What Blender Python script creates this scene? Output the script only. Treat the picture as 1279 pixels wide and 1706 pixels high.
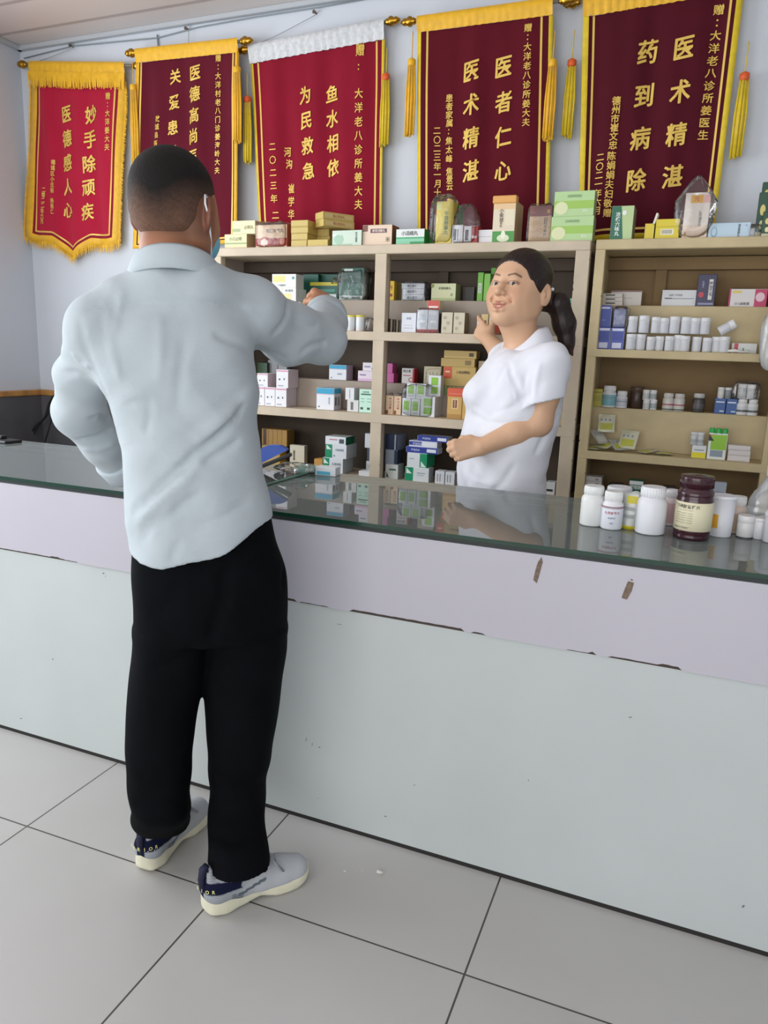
import bpy, bmesh, math, random
import numpy as np
from mathutils import Vector, Matrix
random.seed(7); rng = np.random.default_rng(7)
C = bpy.context.scene.collection
S = bpy.context.scene
for o in list(bpy.data.objects): bpy.data.objects.remove(o)

# ---------------------------------------------------------------- camera
FPX, YAW, PITCH, ROLL, CAMH = 1258.07, 0.39133, 0.212137, 0.034418, 1.30
def cam_axes():
    cy, sy, cp, sp = math.cos(YAW), math.sin(YAW), math.cos(PITCH), math.sin(PITCH)
    fw = Vector((-sy*cp, cy*cp, -sp)); r0 = Vector((cy, sy, 0)); u0 = r0.cross(fw)
    return math.cos(ROLL)*r0+math.sin(ROLL)*u0, -math.sin(ROLL)*r0+math.cos(ROLL)*u0, fw
RR, UU, FW = cam_axes()
cd = bpy.data.cameras.new('camera'); cam = bpy.data.objects.new('camera', cd); C.objects.link(cam)
cd.sensor_fit = 'VERTICAL'; cd.sensor_height = 36; cd.lens = 36*FPX/1706; cd.clip_start = .02
M = Matrix((RR, UU, -FW)).transposed().to_4x4(); M.translation = (0, 0, CAMH); cam.matrix_world = M
S.camera = cam
# ---------------------------------------------------------------- colour management, world, daylight
S.view_settings.view_transform = 'Standard'; S.view_settings.look = 'None'
S.view_settings.gamma = 1; S.view_settings.use_curve_mapping = False
S.view_settings.exposure = 0.0
w = bpy.data.worlds.new('sky'); S.world = w; w.use_nodes = True
bg = w.node_tree.nodes['Background']; bg.inputs[0].default_value = (.90, .95, 1, 1); bg.inputs[1].default_value = 1.6
def area(name, loc, rot, sx, sy, power, col):
    l = bpy.data.lights.new(name, 'AREA'); l.shape = 'RECTANGLE'; l.size = sx; l.size_y = sy; l.energy = power; l.color = col
    o = bpy.data.objects.new(name, l); o.location = loc; o.rotation_euler = rot; C.objects.link(o); return o
# room: x -3.53..2.3, y -2.6..3.3, z 0..2.79
XL, XR, YF, YB, ZC = -3.53, 2.3, -2.6, 3.3, 2.79
area('daylight_shopfront', (-.9, YF+.06, 1.35), (math.radians(90), 0, 0), 4.6, 2.3, 66, (1, .985, .965))
area('daylight_side_window', (XL+.06, 1.0, 1.65), (math.radians(90), 0, math.radians(-90)), 2.6, 1.6, 62, (.92, .965, 1))

def U(px, py, Y=None, Z=None, X=None):
    """point of the ray through photo pixel (px,py) on a world plane"""
    px, py = float(px), float(py)
    d = FW + (px-639.5)/FPX*RR - (py-853)/FPX*UU
    if Y is not None: t = Y/d.y
    elif X is not None: t = X/d.x
    else: t = (Z-CAMH)/d.z
    return Vector((0, 0, CAMH)) + t*d

# ---------------------------------------------------------------- materials
def srgb(c):
    if isinstance(c, str):
        c = c.lstrip('#'); c = tuple(int(c[i:i+2], 16) for i in (0, 2, 4))
    if max(c) > 1.0 or isinstance(c[0], int): c = tuple(v/255 for v in c[:3])
    return tuple((v/12.92 if v <= .04045 else ((v+.055)/1.055)**2.4) for v in c[:3])+(1,)
_mc = {}
def mat(col, rough=.5, metal=0, name=None, noise=0, nscale=20, bump=0, bscale=200, sheen=0, spec=.5, trans=0, coat=0):
    key = (str(col), rough, metal, name, noise, nscale, bump, bscale, sheen, spec, trans, coat)
    if key in _mc: return _mc[key]
    m = bpy.data.materials.new(name or 'paint_'+str(col).strip('#').replace(' ', '')); m.use_nodes = True
    nt = m.node_tree; b = nt.nodes['Principled BSDF']; c = srgb(col)
    b.inputs['Base Color'].default_value = c; b.inputs['Roughness'].default_value = rough
    b.inputs['Metallic'].default_value = metal; b.inputs['Specular IOR Level'].default_value = spec
    if sheen: b.inputs['Sheen Weight'].default_value = sheen; b.inputs['Sheen Roughness'].default_value = .4
    if trans: b.inputs['Transmission Weight'].default_value = trans
    if coat: b.inputs['Coat Weight'].default_value = coat
    if noise or bump:
        tc = nt.nodes.new('ShaderNodeTexCoord')
    if noise:
        n = nt.nodes.new('ShaderNodeTexNoise'); n.inputs['Scale'].default_value = nscale; n.inputs['Detail'].default_value = 5
        nt.links.new(tc.outputs['Object'], n.inputs['Vector'])
        r = nt.nodes.new('ShaderNodeValToRGB'); r.color_ramp.elements[0].position = .3; r.color_ramp.elements[1].position = .7
        r.color_ramp.elements[0].color = tuple(v*(1-noise) for v in c[:3])+(1,)
        r.color_ramp.elements[1].color = tuple(min(1, v*(1+noise*.5)) for v in c[:3])+(1,)
        nt.links.new(n.outputs['Fac'], r.inputs['Fac']); nt.links.new(r.outputs['Color'], b.inputs['Base Color'])
    if bump:
        n2 = nt.nodes.new('ShaderNodeTexNoise'); n2.inputs['Scale'].default_value = bscale; n2.inputs['Detail'].default_value = 4
        nt.links.new(tc.outputs['Object'], n2.inputs['Vector'])
        bp = nt.nodes.new('ShaderNodeBump'); bp.inputs['Strength'].default_value = bump; bp.inputs['Distance'].default_value = .003
        nt.links.new(n2.outputs['Fac'], bp.inputs['Height']); nt.links.new(bp.outputs['Normal'], b.inputs['Normal'])
    _mc[key] = m; return m
def vmat(name, rough=.5, sss=0, sheen=0, bump=0, bscale=300, spec=.5, wrinkle=0):
    """material that takes its colour from the mesh's Col attribute"""
    m = bpy.data.materials.new(name); m.use_nodes = True; nt = m.node_tree; b = nt.nodes['Principled BSDF']
    a = nt.nodes.new('ShaderNodeAttribute'); a.attribute_name = 'Col'
    nt.links.new(a.outputs['Color'], b.inputs['Base Color']); b.inputs['Roughness'].default_value = rough
    b.inputs['Specular IOR Level'].default_value = spec
    if sss: b.inputs['Subsurface Weight'].default_value = sss; b.inputs['Subsurface Radius'].default_value = (.012, .005, .003); b.inputs['Subsurface Scale'].default_value = 1
    if sheen: b.inputs['Sheen Weight'].default_value = sheen
    if bump:
        tc = nt.nodes.new('ShaderNodeTexCoord'); n2 = nt.nodes.new('ShaderNodeTexNoise'); n2.inputs['Scale'].default_value = bscale; n2.inputs['Detail'].default_value = 5
        nt.links.new(tc.outputs['Object'], n2.inputs['Vector']); bp = nt.nodes.new('ShaderNodeBump'); bp.inputs['Strength'].default_value = bump; bp.inputs['Distance'].default_value = .003
        nt.links.new(n2.outputs['Fac'], bp.inputs['Height']); nt.links.new(bp.outputs['Normal'], b.inputs['Normal'])
        if wrinkle:     # broad, crisp cloth wrinkles running diagonally
            mp = nt.nodes.new('ShaderNodeMapping'); mp.inputs['Rotation'].default_value = (.5, .6, .64); mp.inputs['Scale'].default_value = (1.0, 1.0, 2.6); nt.links.new(tc.outputs['Object'], mp.inputs['Vector'])
            n3 = nt.nodes.new('ShaderNodeTexNoise'); n3.noise_type = 'RIDGED_MULTIFRACTAL'; n3.inputs['Scale'].default_value = 4.2; n3.inputs['Detail'].default_value = 2.5; n3.inputs['Distortion'].default_value = .9
            nt.links.new(mp.outputs[0], n3.inputs['Vector']); b3 = nt.nodes.new('ShaderNodeBump'); b3.inputs['Strength'].default_value = wrinkle; b3.inputs['Distance'].default_value = .02
            nt.links.new(n3.outputs['Fac'], b3.inputs['Height']); nt.links.new(b3.outputs['Normal'], bp.inputs['Normal'])
    return m
def film(name, tint=(1, 1, 1), gloss=.25, rough=.08, opac=.12, bump=0, bscale=60, col=(1, 1, 1)):
    """clear plastic film or glass: mostly see-through, with a Fresnel shine and a little milky body"""
    m = bpy.data.materials.new(name); m.use_nodes = True; nt = m.node_tree; nt.nodes.clear()
    out = nt.nodes.new('ShaderNodeOutputMaterial'); t = nt.nodes.new('ShaderNodeBsdfTransparent'); t.inputs[0].default_value = tint+(1,)
    g = nt.nodes.new('ShaderNodeBsdfGlossy'); g.inputs['Roughness'].default_value = rough
    d = nt.nodes.new('ShaderNodeBsdfDiffuse'); d.inputs[0].default_value = col+(1,)
    m1 = nt.nodes.new('ShaderNodeMixShader'); m1.inputs[0].default_value = opac
    nt.links.new(t.outputs[0], m1.inputs[1]); nt.links.new(d.outputs[0], m1.inputs[2])
    f = nt.nodes.new('ShaderNodeFresnel'); f.inputs['IOR'].default_value = 1.5
    mu = nt.nodes.new('ShaderNodeMath'); mu.operation = 'MAXIMUM'; mu.inputs[1].default_value = gloss
    nt.links.new(f.outputs[0], mu.inputs[0])
    m2 = nt.nodes.new('ShaderNodeMixShader'); nt.links.new(mu.outputs[0], m2.inputs[0])
    nt.links.new(m1.outputs[0], m2.inputs[1]); nt.links.new(g.outputs[0], m2.inputs[2]); nt.links.new(m2.outputs[0], out.inputs[0])
    if bump:
        tc = nt.nodes.new('ShaderNodeTexCoord'); n2 = nt.nodes.new('ShaderNodeTexNoise'); n2.inputs['Scale'].default_value = bscale; n2.inputs['Detail'].default_value = 3
        nt.links.new(tc.outputs['Object'], n2.inputs['Vector']); bp = nt.nodes.new('ShaderNodeBump'); bp.inputs['Strength'].default_value = bump; bp.inputs['Distance'].default_value = .01
        nt.links.new(n2.outputs['Fac'], bp.inputs['Height'])
        for x in (g, d): nt.links.new(bp.outputs['Normal'], x.inputs['Normal'])
        nt.links.new(bp.outputs['Normal'], f.inputs['Normal'])
    return m

# ---------------------------------------------------------------- object helpers
def tag(o, label=None, cat=None, group=None, kind=None):
    if label: o['label'] = label
    if cat: o['category'] = cat
    if group: o['group'] = group
    if kind: o['kind'] = kind
    return o
def empty(name, loc, rz=0):
    o = bpy.data.objects.new(name, None); o.location = loc; o.rotation_euler = (0, 0, rz); o.empty_display_size = .05; C.objects.link(o); return o
class MB:
    """collects shapes, then links them as one mesh"""
    def __init__(s): s.v = []; s.f = []; s.mi = []; s.mats = []; s.sm = []
    def mid(s, m):
        if m not in s.mats: s.mats.append(m)
        return s.mats.index(m)
    def add(s, vs, fs, m, smooth=False):
        n = len(s.v); s.v += [tuple(v) for v in vs]; k = s.mid(m)
        for f in fs: s.f.append(tuple(i+n for i in f)); s.mi.append(k); s.sm.append(smooth)
        return s
    def box(s, a, b, m, bev=0, T=None, mm=None):
        """a,b opposite corners; mm: dict face->material, faces -y +y -x +x -z +z"""
        x0, y0, z0 = a; x1, y1, z1 = b
        if bev:
            e = min(bev, (x1-x0)*.4, (y1-y0)*.4, (z1-z0)*.4)
            vs = []; fs = {}; 
            idx = {}
            for ax in range(3):
                for sd in (0, 1):
                    q = []
                    for (p_, q_) in ((0, 0), (1, 0), (1, 1), (0, 1)):
                        c = [0, 0, 0]; o_ = [i for i in range(3) if i != ax]
                        lo = (x0, y0, z0); hi = (x1, y1, z1)
                        c[ax] = hi[ax] if sd else lo[ax]
                        for k_, bit in zip(o_, (p_, q_)): c[k_] = (hi[k_]-e) if bit else (lo[k_]+e)
                        key = (ax, sd)+tuple((p_, q_)); idx[key] = len(vs); vs.append(tuple(c)); q.append(idx[key])
                    fs[(ax, sd)] = q
            F = []; MI = []
            names = {(1, 0): '-y', (1, 1): '+y', (0, 0): '-x', (0, 1): '+x', (2, 0): '-z', (2, 1): '+z'}
            def vid(ax, sd, bits):  # bits: dict other axis -> 0/1
                o_ = [i for i in range(3) if i != ax]; return idx[(ax, sd, bits[o_[0]], bits[o_[1]])]
            for k_, q in fs.items():
                flip = (k_[1] == 1) ^ (k_[0] == 1)
                F.append(tuple(q) if flip else tuple(q[::-1])); MI.append(names[k_])
            ctr = Vector(((x0+x1)/2, (y0+y1)/2, (z0+z1)/2))
            def orient(q):
                p0, p1, p2 = (Vector(vs[i]) for i in q[:3]); n = (p1-p0).cross(p2-p0); c = sum((Vector(vs[i]) for i in q), Vector())/len(q)
                return q if n.dot(c-ctr) > 0 else q[::-1]
            F = [tuple(orient(q)) for q in F]
            for a1 in range(3):
                for a2 in range(a1+1, 3):
                    a3 = 3-a1-a2
                    for s1 in (0, 1):
                        for s2 in (0, 1):
                            q = (vid(a1, s1, {a2: s2, a3: 0}), vid(a1, s1, {a2: s2, a3: 1}), vid(a2, s2, {a1: s1, a3: 1}), vid(a2, s2, {a1: s1, a3: 0}))
                            F.append(tuple(orient(q))); MI.append(names[(a1, s1)] if a1 != 2 else names[(a2, s2)])
            for s1 in (0, 1):
                for s2 in (0, 1):
                    for s3 in (0, 1):
                        q = (vid(0, s1, {1: s2, 2: s3}), vid(1, s2, {0: s1, 2: s3}), vid(2, s3, {0: s1, 1: s2})); F.append(tuple(orient(q))); MI.append(names[(1, s2)])
        else:
            vs = [(x, y, z) for x in (x0, x1) for y in (y0, y1) for z in (z0, z1)]
            F = [(0, 4, 5, 1), (2, 3, 7, 6), (0, 1, 3, 2), (4, 6, 7, 5), (0, 2, 6, 4), (1, 5, 7, 3)]; MI = ['-y', '+y', '-x', '+x', '-z', '+z']
        if T: vs = [T @ Vector(v) for v in vs]
        n = len(s.v); s.v += [tuple(v) for v in vs]
        for f, nm in zip(F, MI):
            s.f.append(tuple(i+n for i in f)); s.mi.append(s.mid((mm or {}).get(nm, m))); s.sm.append(False)
        return s
    def rect(s, x0, x1, z0, z1, y, m, T=None):
        vs = [Vector((x0, y, z0)), Vector((x1, y, z0)), Vector((x1, y, z1)), Vector((x0, y, z1))]
        if T: vs = [T @ v for v in vs]
        return s.add(vs, [(0, 1, 2, 3)], m)
    def lathe(s, prof, m, c=(0, 0, 0), n=24, T=None, smooth=True, mats=None):
        vs = []; 
        for r, z in prof:
            for i in range(n):
                a = 2*math.pi*i/n; vs.append(Vector((c[0]+r*math.cos(a), c[1]+r*math.sin(a), c[2]+z)))
        if T: vs = [T @ v for v in vs]
        base = len(s.v); s.v += [tuple(v) for v in vs]
        for k in range(len(prof)-1):
            mk = s.mid(mats[k] if mats else m)
            for i in range(n):
                j = (i+1) % n; s.f.append((base+k*n+i, base+k*n+j, base+(k+1)*n+j, base+(k+1)*n+i)); s.mi.append(mk); s.sm.append(smooth)
        s.f.append(tuple(base+i for i in range(n))[::-1]); s.mi.append(s.mid(mats[0] if mats else m)); s.sm.append(False)
        s.f.append(tuple(base+(len(prof)-1)*n+i for i in range(n))); s.mi.append(s.mid(mats[-1] if mats else m)); s.sm.append(False)
        return s
    def tube(s, pts, r, m, n=8, closed=False):
        pts = [Vector(p) for p in pts]; rs = r if isinstance(r, (list, tuple)) else [r]*len(pts)
        base = len(s.v); mk = s.mid(m); up = None
        for i, p in enumerate(pts):
            t = (pts[min(i+1, len(pts)-1)]-pts[max(i-1, 0)]).normalized()
            if up is None: up = t.orthogonal().normalized()
            up = (up-up.dot(t)*t).normalized(); sd = t.cross(up)
            for k in range(n):
                a = 2*math.pi*k/n; s.v.append(tuple(p+(up*math.cos(a)+sd*math.sin(a))*rs[i]))
        for i in range(len(pts)-1):
            for k in range(n):
                j = (k+1) % n; s.f.append((base+i*n+k, base+i*n+j, base+(i+1)*n+j, base+(i+1)*n+k)); s.mi.append(mk); s.sm.append(True)
        s.f.append(tuple(base+k for k in range(n))[::-1]); s.mi.append(mk); s.sm.append(False)
        s.f.append(tuple(base+(len(pts)-1)*n+k for k in range(n))); s.mi.append(mk); s.sm.append(False)
        return s
    def mesh(s, me, T, m):
        """append another mesh (used for lettering)"""
        return s.add([T @ v.co for v in me.vertices], [tuple(p.vertices) for p in me.polygons], m)
    def build(s, name, parent=None, loc=(0, 0, 0), rz=0):
        me = bpy.data.meshes.new(name); me.from_pydata(s.v, [], s.f)
        for m in s.mats: me.materials.append(m)
        me.polygons.foreach_set('material_index', s.mi); me.polygons.foreach_set('use_smooth', s.sm); me.update()
        o = bpy.data.objects.new(name, me); o.location = loc; o.rotation_euler = (0, 0, rz); C.objects.link(o)
        if parent: o.parent = parent
        return o
# lettering: each glyph is meshed once from the built-in font, centred on its own box, unit height
_gl = {}
def glyph(ch, bold=.0, cjk=True):
    key = (ch, bold)
    if key in _gl: return _gl[key]
    cu = bpy.data.curves.new('glyph', 'FONT'); cu.body = ch; cu.size = 1; cu.offset = bold; cu.resolution_u = 2
    ob = bpy.data.objects.new('glyph', cu); C.objects.link(ob)
    bpy.context.view_layer.update()
    me = bpy.data.meshes.new_from_object(ob.evaluated_get(bpy.context.evaluated_depsgraph_get()))
    bpy.data.objects.remove(ob); bpy.data.curves.remove(cu)
    if len(me.vertices):
        co = np.zeros(len(me.vertices)*3, 'f'); me.vertices.foreach_get('co', co); co = co.reshape(-1, 3)
        wd = co[:, 0].max(); co[:, 0] -= (co[:, 0].max()+co[:, 0].min())/2
        if ord(ch) > 0x2000 and ch not in '一二三：·': co[:, 1] -= (co[:, 1].max()+co[:, 1].min())/2; 
        else: co[:, 1] -= .33
        me.vertices.foreach_set('co', co.ravel())
    me['adv'] = float(.95 if ord(ch) > 0x2000 else .58)
    _gl[key] = me; return me
def text(mb, s, x, z, h, m, y, T=None, vert=False, bold=.01, sx=1, adv=1.0, shear=0):
    """lettering in the xz plane at depth y, centred on (x,z)"""
    tot = sum(glyph(c, bold)['adv'] if c != ' ' else .4 for c in s)*h*(1 if vert else sx)*adv
    p = -tot/2
    for c in s:
        a = (glyph(c, bold)['adv'] if c != ' ' else .4)*h*(1 if vert else sx)*adv
        if c != ' ':
            me = glyph(c, bold); q = p+a/2
            if len(me.vertices):
                X = x if vert else x+q; Zc = z-q if vert else z
                K = Matrix(((h*sx, shear*h, 0, X), (0, 0, -1, y), (0, h, 0, Zc), (0, 0, 0, 1)))
                mb.mesh(me, (T @ K) if T else K, m)
        p += a

# ---------------------------------------------------------------- organic forms: distance field + surface nets
class Field:
    def __init__(s, xs, ys, zs):
        s.ax = [np.asarray(a, np.float32) for a in (xs, ys, zs)]
        s.F = np.full((len(xs), len(ys), len(zs)), .08, np.float32)
    def sl(s, lo, hi):
        r = []
        for a, l, h in zip(s.ax, lo, hi):
            i, j = np.searchsorted(a, l), np.searchsorted(a, h)
            r.append(slice(max(i-1, 0), min(j+1, len(a))))
        return tuple(r)
    def op(s, fn, lo, hi, k=.01, sub=False, inter=False):
        pad = k+.025; q = s.sl([v-pad for v in lo], [v+pad for v in hi])
        if any(t.stop <= t.start for t in q): return s
        X = s.ax[0][q[0]][:, None, None]; Y = s.ax[1][q[1]][None, :, None]; Z = s.ax[2][q[2]][None, None, :]
        d = fn(X, Y, Z).astype(np.float32); A = s.F[q]
        if sub: s.F[q] = -smin_(-A, d, k)
        else: s.F[q] = smin_(A, d, k)
        return s
    def cone(s, a, b, r1, r2=None, k=.01, sub=False, flat=None):
        """round cone a->b. flat=(axis vector, factor) squashes the section along that axis"""
        r2 = r1 if r2 is None else r2; a = np.array(a, 'f'); b = np.array(b, 'f'); ba = b-a; L2 = float(ba@ba)+1e-9
        R = max(r1, r2); lo = np.minimum(a, b)-R; hi = np.maximum(a, b)+R
        def fn(X, Y, Z):
            px, py, pz = X-a[0], Y-a[1], Z-a[2]
            t = np.clip((px*ba[0]+py*ba[1]+pz*ba[2])/L2, 0, 1)
            dx, dy, dz = px-t*ba[0], py-t*ba[1], pz-t*ba[2]
            if flat is not None:
                n = np.array(flat[0], 'f'); n /= np.linalg.norm(n); dn = dx*n[0]+dy*n[1]+dz*n[2]; g = 1/flat[1]-1
                dx, dy, dz = dx+dn*n[0]*g, dy+dn*n[1]*g, dz+dn*n[2]*g
            return np.sqrt(dx*dx+dy*dy+dz*dz)-(r1+(r2-r1)*t)
        return s.op(fn, lo, hi, k, sub)
    def chain(s, pts, rs, k=.01, sub=False, flat=None, k2=None):
        for i in range(len(pts)-1): s.cone(pts[i], pts[i+1], rs[i], rs[i+1], k if i == 0 or k2 is None else k2, sub, flat)
        return s
    def ell(s, c, r, R=None, k=.01, sub=False):
        """ellipsoid; R is a 3x3 whose columns are its axes"""
        c = np.array(c, 'f'); r = np.array(r, 'f'); Rm = np.eye(3, dtype='f') if R is None else np.array(R, 'f')
        ext = np.sqrt(((Rm*r)**2).sum(1))
        def fn(X, Y, Z):
            p = (X-c[0], Y-c[1], Z-c[2])
            q = [p[0]*Rm[0, i]+p[1]*Rm[1, i]+p[2]*Rm[2, i] for i in range(3)]
            k0 = np.sqrt(sum((q[i]/r[i])**2 for i in range(3))); k1 = np.sqrt(sum((q[i]/r[i]**2)**2 for i in range(3)))+1e-6
            return k0*(k0-1)/k1
        return s.op(fn, c-ext, c+ext, k, sub)
    def loft(s, st, k=.01, sub=False, n=2.0, grow=0, cap=.0):
        """stations (z, cx, cy, rx, ry, yaw) interpolated smoothly in z; solid between first and last"""
        st = sorted(st); Zs = np.array([t[0] for t in st]); A = np.array([t[1:] for t in st], float)
        lo = (min(t[1]-max(t[3], t[4]) for t in st)-grow, min(t[2]-max(t[3], t[4]) for t in st)-grow, Zs[0]-grow)
        hi = (max(t[1]+max(t[3], t[4]) for t in st)+grow, max(t[2]+max(t[3], t[4]) for t in st)+grow, Zs[-1]+grow)
        def fn(X, Y, Z):
            z = np.clip(Z.ravel(), Zs[0], Zs[-1])
            P = [smooth_interp(z, Zs, A[:, i])[None, None, :] for i in range(5)]
            c, si = np.cos(P[4]), np.sin(P[4]); u = (X-P[0])*c+(Y-P[1])*si; v = -(X-P[0])*si+(Y-P[1])*c
            rx, ry = P[2]+grow, P[3]+grow
            e = (np.abs(u/rx)**n+np.abs(v/ry)**n)**(1/n)
            d = (e-1)*np.sqrt(((u)**2+(v)**2+1e-9))/(e+1e-5)
            dz = np.maximum(Zs[0]-grow-Z, Z-Zs[-1]-grow)
            return np.where(dz > 0, np.sqrt(np.maximum(d, 0)**2+dz**2), np.maximum(d, dz)) if cap == 0 else smax_(d, dz+0*d, cap)
        return s.op(fn, lo, hi, k, sub)
    def disp(s, fn, lo, hi):
        q = s.sl(lo, hi); X = s.ax[0][q[0]][:, None, None]; Y = s.ax[1][q[1]][None, :, None]; Z = s.ax[2][q[2]][None, None, :]
        s.F[q] = s.F[q]+fn(X, Y, Z); return s
    def mesh(s):
        F = s.F; F = np.where(np.abs(F) < 1e-7, 1e-7, F); ins = F < 0
        nx, ny, nz = F.shape
        cnt = np.zeros((nx-1, ny-1, nz-1), np.int8)
        for i in (0, 1):
            for j in (0, 1):
                for k in (0, 1): cnt += ins[i:nx-1+i, j:ny-1+j, k:nz-1+k]
        act = np.argwhere((cnt > 0) & (cnt < 8)); N = len(act)
        idx = np.full(cnt.shape, -1, np.int32); idx[act[:, 0], act[:, 1], act[:, 2]] = np.arange(N)
        P = np.zeros((N, 3)); W = np.zeros(N)
        cor = [(i, j, k) for i in (0, 1) for j in (0, 1) for k in (0, 1)]
        val = {c: F[act[:, 0]+c[0], act[:, 1]+c[1], act[:, 2]+c[2]] for c in cor}
        for c in cor:
            for ax in range(3):
                if c[ax]: continue
                d = list(c); d[ax] = 1; d = tuple(d); a, b = val[c], val[d]; m = (a < 0) != (b < 0)
                t = np.where(m, a/np.where(m, a-b, 1), 0)
                q = np.array(c, float)[None, :].repeat(N, 0); q[:, ax] = t
                P[m] += q[m]; W[m] += 1
        P = P/W[:, None]+act
        V = np.stack([np.interp(P[:, i], np.arange(len(s.ax[i])), s.ax[i]) for i in range(3)], 1)
        quads = []
        for ax in range(3):
            o1, o2 = (ax+1) % 3, (ax+2) % 3
            a = np.take(ins, range(0, F.shape[ax]-1), ax); b = np.take(ins, range(1, F.shape[ax]), ax)
            e = np.argwhere(a != b); e = e[(e[:, o1] > 0) & (e[:, o2] > 0) & (e[:, o1] < F.shape[o1]-1) & (e[:, o2] < F.shape[o2]-1)]
            fl = a[e[:, 0], e[:, 1], e[:, 2]]
            def g(d1, d2):
                t = e.copy(); t[:, o1] -= d1; t[:, o2] -= d2; return idx[t[:, 0], t[:, 1], t[:, 2]]
            q = np.stack([g(1, 1), g(0, 1), g(0, 0), g(1, 0)], 1); q[~fl] = q[~fl][:, ::-1]; quads.append(q)
        Q = np.concatenate(quads); Q = Q[(Q >= 0).all(1)]
        return V, Q
def smin_(a, b, k):
    if k <= 0: return np.minimum(a, b)
    h = np.maximum(k-np.abs(a-b), 0)/k
    return np.minimum(a, b)-h*h*k*.25
def smax_(a, b, k): return -smin_(-a, -b, k)
def smooth_interp(x, xs, ys):
    """monotone-ish cubic (Catmull-Rom tangents)"""
    if len(xs) < 3: return np.interp(x, xs, ys)
    m = np.gradient(ys, xs); i = np.clip(np.searchsorted(xs, x, side='right')-1, 0, len(xs)-2)
    h = xs[i+1]-xs[i]; t = (x-xs[i])/h
    return (2*t**3-3*t**2+1)*ys[i]+(t**3-2*t**2+t)*h*m[i]+(-2*t**3+3*t**2)*ys[i+1]+(t**3-t**2)*h*m[i+1]
def axis(*segs):
    """axis(start, (end, step), (end, step) ...)"""
    a = [segs[0]]
    for e, st in segs[1:]:
        n = max(1, int(round((e-a[-1])/st))); a += list(np.linspace(a[-1], e, n+1)[1:])
    return np.array(a)
def np_mesh(name, V, Q, mats, parent=None, col=None, mi=None, smooth=True, loc=None):
    me = bpy.data.meshes.new(name)
    me.vertices.add(len(V)); me.vertices.foreach_set('co', np.asarray(V, 'f').ravel())
    me.loops.add(len(Q)*4); me.loops.foreach_set('vertex_index', Q.astype(np.int32).ravel())
    me.polygons.add(len(Q)); me.polygons.foreach_set('loop_start', np.arange(len(Q), dtype=np.int32)*4)
    try: me.polygons.foreach_set('loop_total', np.full(len(Q), 4, np.int32))
    except Exception: pass
    for m in (mats if isinstance(mats, list) else [mats]): me.materials.append(m)
    me.polygons.foreach_set('use_smooth', np.full(len(Q), smooth))
    if mi is not None: me.polygons.foreach_set('material_index', mi.astype(np.int32))
    if col is not None:
        a = me.color_attributes.new('Col', 'FLOAT_COLOR', 'POINT'); c4 = np.ones((len(V), 4), 'f'); c4[:, :3] = col; a.data.foreach_set('color', c4.ravel())
    me.update(); me.validate()
    o = bpy.data.objects.new(name, me); C.objects.link(o)
    if parent: o.parent = parent
    return o
def relax(V, Q, it=2, lam=.5):
    """a few rounds of Laplacian smoothing"""
    n = len(V); E = np.concatenate([Q[:, [0, 1]], Q[:, [1, 2]], Q[:, [2, 3]], Q[:, [3, 0]]]); E = np.concatenate([E, E[:, ::-1]])
    deg = np.bincount(E[:, 0], minlength=n).astype(float)
    for _ in range(it):
        A = np.stack([np.bincount(E[:, 0], V[E[:, 1], i], minlength=n) for i in range(3)], 1)/deg[:, None]
        V = V+(A-V)*lam
    return V
def dseg(V, a, b):
    a = np.array(a, float); b = np.array(b, float); ba = b-a; t = np.clip(((V-a)@ba)/(ba@ba), 0, 1); return np.linalg.norm(V-a-t[:, None]*ba, axis=1)
def sst(e0, e1, x):
    t = np.clip((x-e0)/(e1-e0), 0, 1); return t*t*(3-2*t)
def mixc(a, b, t): return a*(1-t[:, None])+np.array(b)[None, :]*t[:, None]
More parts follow.
